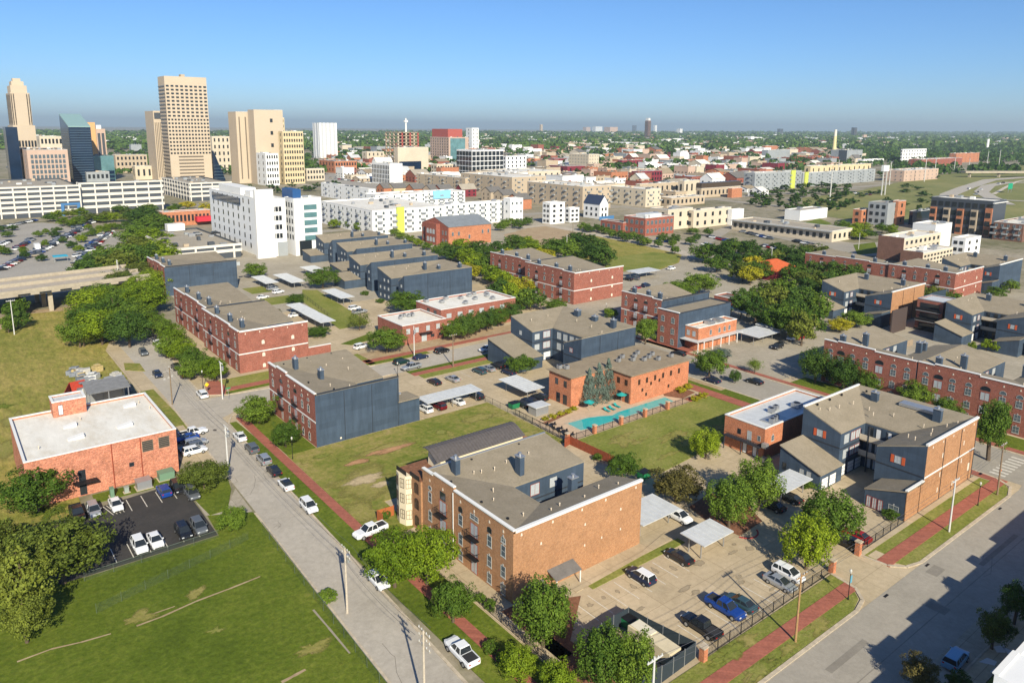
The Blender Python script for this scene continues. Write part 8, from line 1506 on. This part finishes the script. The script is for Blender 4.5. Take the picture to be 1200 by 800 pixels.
# ---- mid streets, far road, highway
def strip(name, mat, pts, w_, z=.015):
    q = [Vector(G(*p)) for p in pts]; m = MB(); L_ = []
    for i, p in enumerate(q):
        d = ((q[min(i+1, len(q)-1)]-q[max(i-1, 0)])).normalized(); n = Vector((-d.y, d.x)); L_.append((p+n*w_/2, p-n*w_/2))
    for a, b in zip(L_, L_[1:]): m.poly([(a[1].x, a[1].y, z), (b[1].x, b[1].y, z), (b[0].x, b[0].y, z), (a[0].x, a[0].y, z)])
    for p in range(len(m.f)): pass
    o = m.build(name, mat); o['kind'] = 'structure'; return o
strip('far_road', multi('pale_road2', [(.3, (.38, .33, .26)), (.7, (.50, .44, .36))], .1, 1), [(600, 268), (640, 264), (680, 271), (720, 279), (760, 287), (800, 296), (835, 306)], 9, .06); ground('lot_bare', dirt, [G(*p) for p in ((590, 275), (640, 262), (700, 275), (680, 282), (640, 290), (600, 285))], .03)
ground('highway_grass', multi('far_grass', [(.3, (.10, .13, .035)), (.5, (.20, .20, .07)), (.7, (.30, .26, .11))], .02, .2), [G(*p) for p in ((1000, 258), (940, 250), (940, 232), (1000, 225), (1080, 208), (1140, 200), (1200, 192), (1290, 192), (1290, 262), (1180, 262), (1090, 262))], .02)
hw = multi('highway_concrete', [(.3, (.36, .33, .28)), (.7, (.46, .42, .36))], .03, .3); strip('highway', hw, [(1120, 262), (1105, 248), (1112, 228), (1132, 220), (1160, 211), (1200, 208), (1240, 206)], 16, .25); strip('highway', hw, [(1180, 240), (1160, 231), (1150, 225), (1158, 218), (1180, 214), (1240, 214)], 14, .27); strip('highway', hw, [(1160, 234), (1200, 236), (1240, 238)], 10, .30); strip('slip_road', plain('pale_slip', (.5, .45, .36), .9), [(1164, 228), (1180, 219), (1192, 213), (1220, 208)], 4, .35)
x, y = G(1131, 208); x1_, y1_ = G(1215, 208); T = thing('highway_bridge', 'tan highway bridge crossing at the right edge', 'bridge', (x, y, 0)); dd = Vector((x1_-x, y1_-y)).normalized(); nn = Vector((-dd.y, dd.x)); p = Vector((x, y)); L_ = 260; m = MB(); m.prism([tuple(p), tuple(p+dd*L_), tuple(p+dd*L_+nn*14), tuple(p+nn*14)], 6, 8.5); m.build('deck', oc, T)
for k in range(5): q = p+dd*(10+k*45)+nn*5; box('pier', oc, T, q.x-1.5, q.x+1.5, q.y-1.5, q.y+1.5, 0, 5.99)
x, y = G(1183, 226); T = thing('highway_sign', 'green highway sign at the right edge', 'road sign', (x, y, 0)); box('sign_plate', plain('highway_green', (.01, .30, .16), .5), T, x-6, x+6, y-.2, y, 4, 10); [box('post', galv, T, x+a, x+a+.4, y+.01, y+.3, 0, 10) for a in (-4, 4)]
for i, (px, py) in enumerate(((1150, 223), (1146, 226), (1135, 222), (1170, 216), (1175, 215), (1143, 229), (1120, 232))): x, y = G(px, py); o = bpy.data.objects.new('car', fcm); COL.objects.link(o); o.location = (x, y, .35); o.rotation_euler = (0, 0, .4*i); o.material_slots[0].link = 'OBJECT'; c = ('white', 'black', 'silver')[i % 3]; o.material_slots[0].material = CARP[c]; tag(o, None, 'car', 'cars on the highway'); later(o, c+' car driving on the far right highway', x, y)
ground('lot_asphalt', asph_old, [G(*p) for p in ((822, 292), (860, 268), (960, 290), (1010, 300), (1060, 300), (1045, 283), (1000, 285), (860, 262), (800, 285))], .02); ground('lot_asphalt', multi('lot_asphalt', []) if 'lot_asphalt' in MATS else asph_old, [G(*p) for p in ((380, 203), (455, 203), (455, 222), (380, 222))], .02); lawn(grass, [G(*p) for p in ((868, 312), (920, 296), (930, 300), (880, 330))], .06); lawn(grass, [G(*p) for p in ((1000, 287), (1025, 284), (1030, 296), (1005, 299))], .08); lawn(grass, [G(*p) for p in ((938, 262), (960, 256), (975, 262), (940, 270))], .05)
# town streets seen between the roofs
for k, yy in enumerate(range(430, 1700, 105)): ground('town_street', asph_old, rect(150, 2200, yy, yy+11), -.02)
for k, xx in enumerate(range(330, 2200, 120)): ground('town_street', asph_old, rect(xx, xx+11, 245, 1700), -.016)
# ---- lower right corner: shaded pavement, the white roof edge and star pattern, and the block whose shadow falls on the street
lawn(grass2, rect(60, 200, 23.1, 26.5), .1)
for k, (px, py) in enumerate(((1171, 762), (1187, 767), (1161, 776), (1168, 789), (1195, 780))):
    x, y = G(px, py); m = MB(); a = k*1.26; m.poly([(x+math.cos(a+q)*r_, y+math.sin(a+q)*r_, .16) for q, r_ in ((0, 1.5), (1.57, .7), (3.14, .8), (4.71, .7))]); o = m.build('paving_tile', plain('pale_tile', (.55, .53, .50), .7)); o['kind'] = 'structure'
T = thing('white_building', 'white building cut by the lower right corner, its stepped parapet shading the street', 'building', (120, 10, 0))
sh = 1/math.tan(SUN_EL)
for a, b, yt in ((40, 86.5, 34.6), (86.52, 92.0, 37.4), (92.02, 97, 36.6), (97.02, 104.5, 37.6), (104.52, 109.5, 36.8), (109.52, 112, 38.4), (112.02, 118.5, 36.8), (118.52, 121, 38.6), (121.02, 128, 37.6), (128.02, 190, 38.9)):
    h = (yt-22.6)/(sh*math.sin(SUN_AZ)); x_ = (yt-22.6)/math.tan(SUN_AZ); box('wall', whitewall, T, a-x_, b-x_, -14, 22.6, 0, h); box('coping', white, T, a-x_-.0, b-x_-.01, 22.2, 22.8, h+.003, h+.15)
flush_labels()
# ---- air: one closed box of thin haze
hm = bpy.data.materials.new('haze_air'); hm.use_nodes = True; t = hm.node_tree; t.nodes.remove(t.nodes['Principled BSDF']); v = t.nodes.new('ShaderNodeVolumePrincipled'); v.inputs['Color'].default_value = (.76, .92, 1.0, 1); v.inputs['Density'].default_value = HAZE; v.inputs['Anisotropy'].default_value = .2
t.links.new(v.outputs[0], t.nodes['Material Output'].inputs['Volume'])
m = MB(); m.box(-26000, 26000, -10000, 27000, -1.1, 260); hz = m.build('haze', hm); tag(hz, 'thin blue haze over the whole town', 'haze', None, 'stuff')
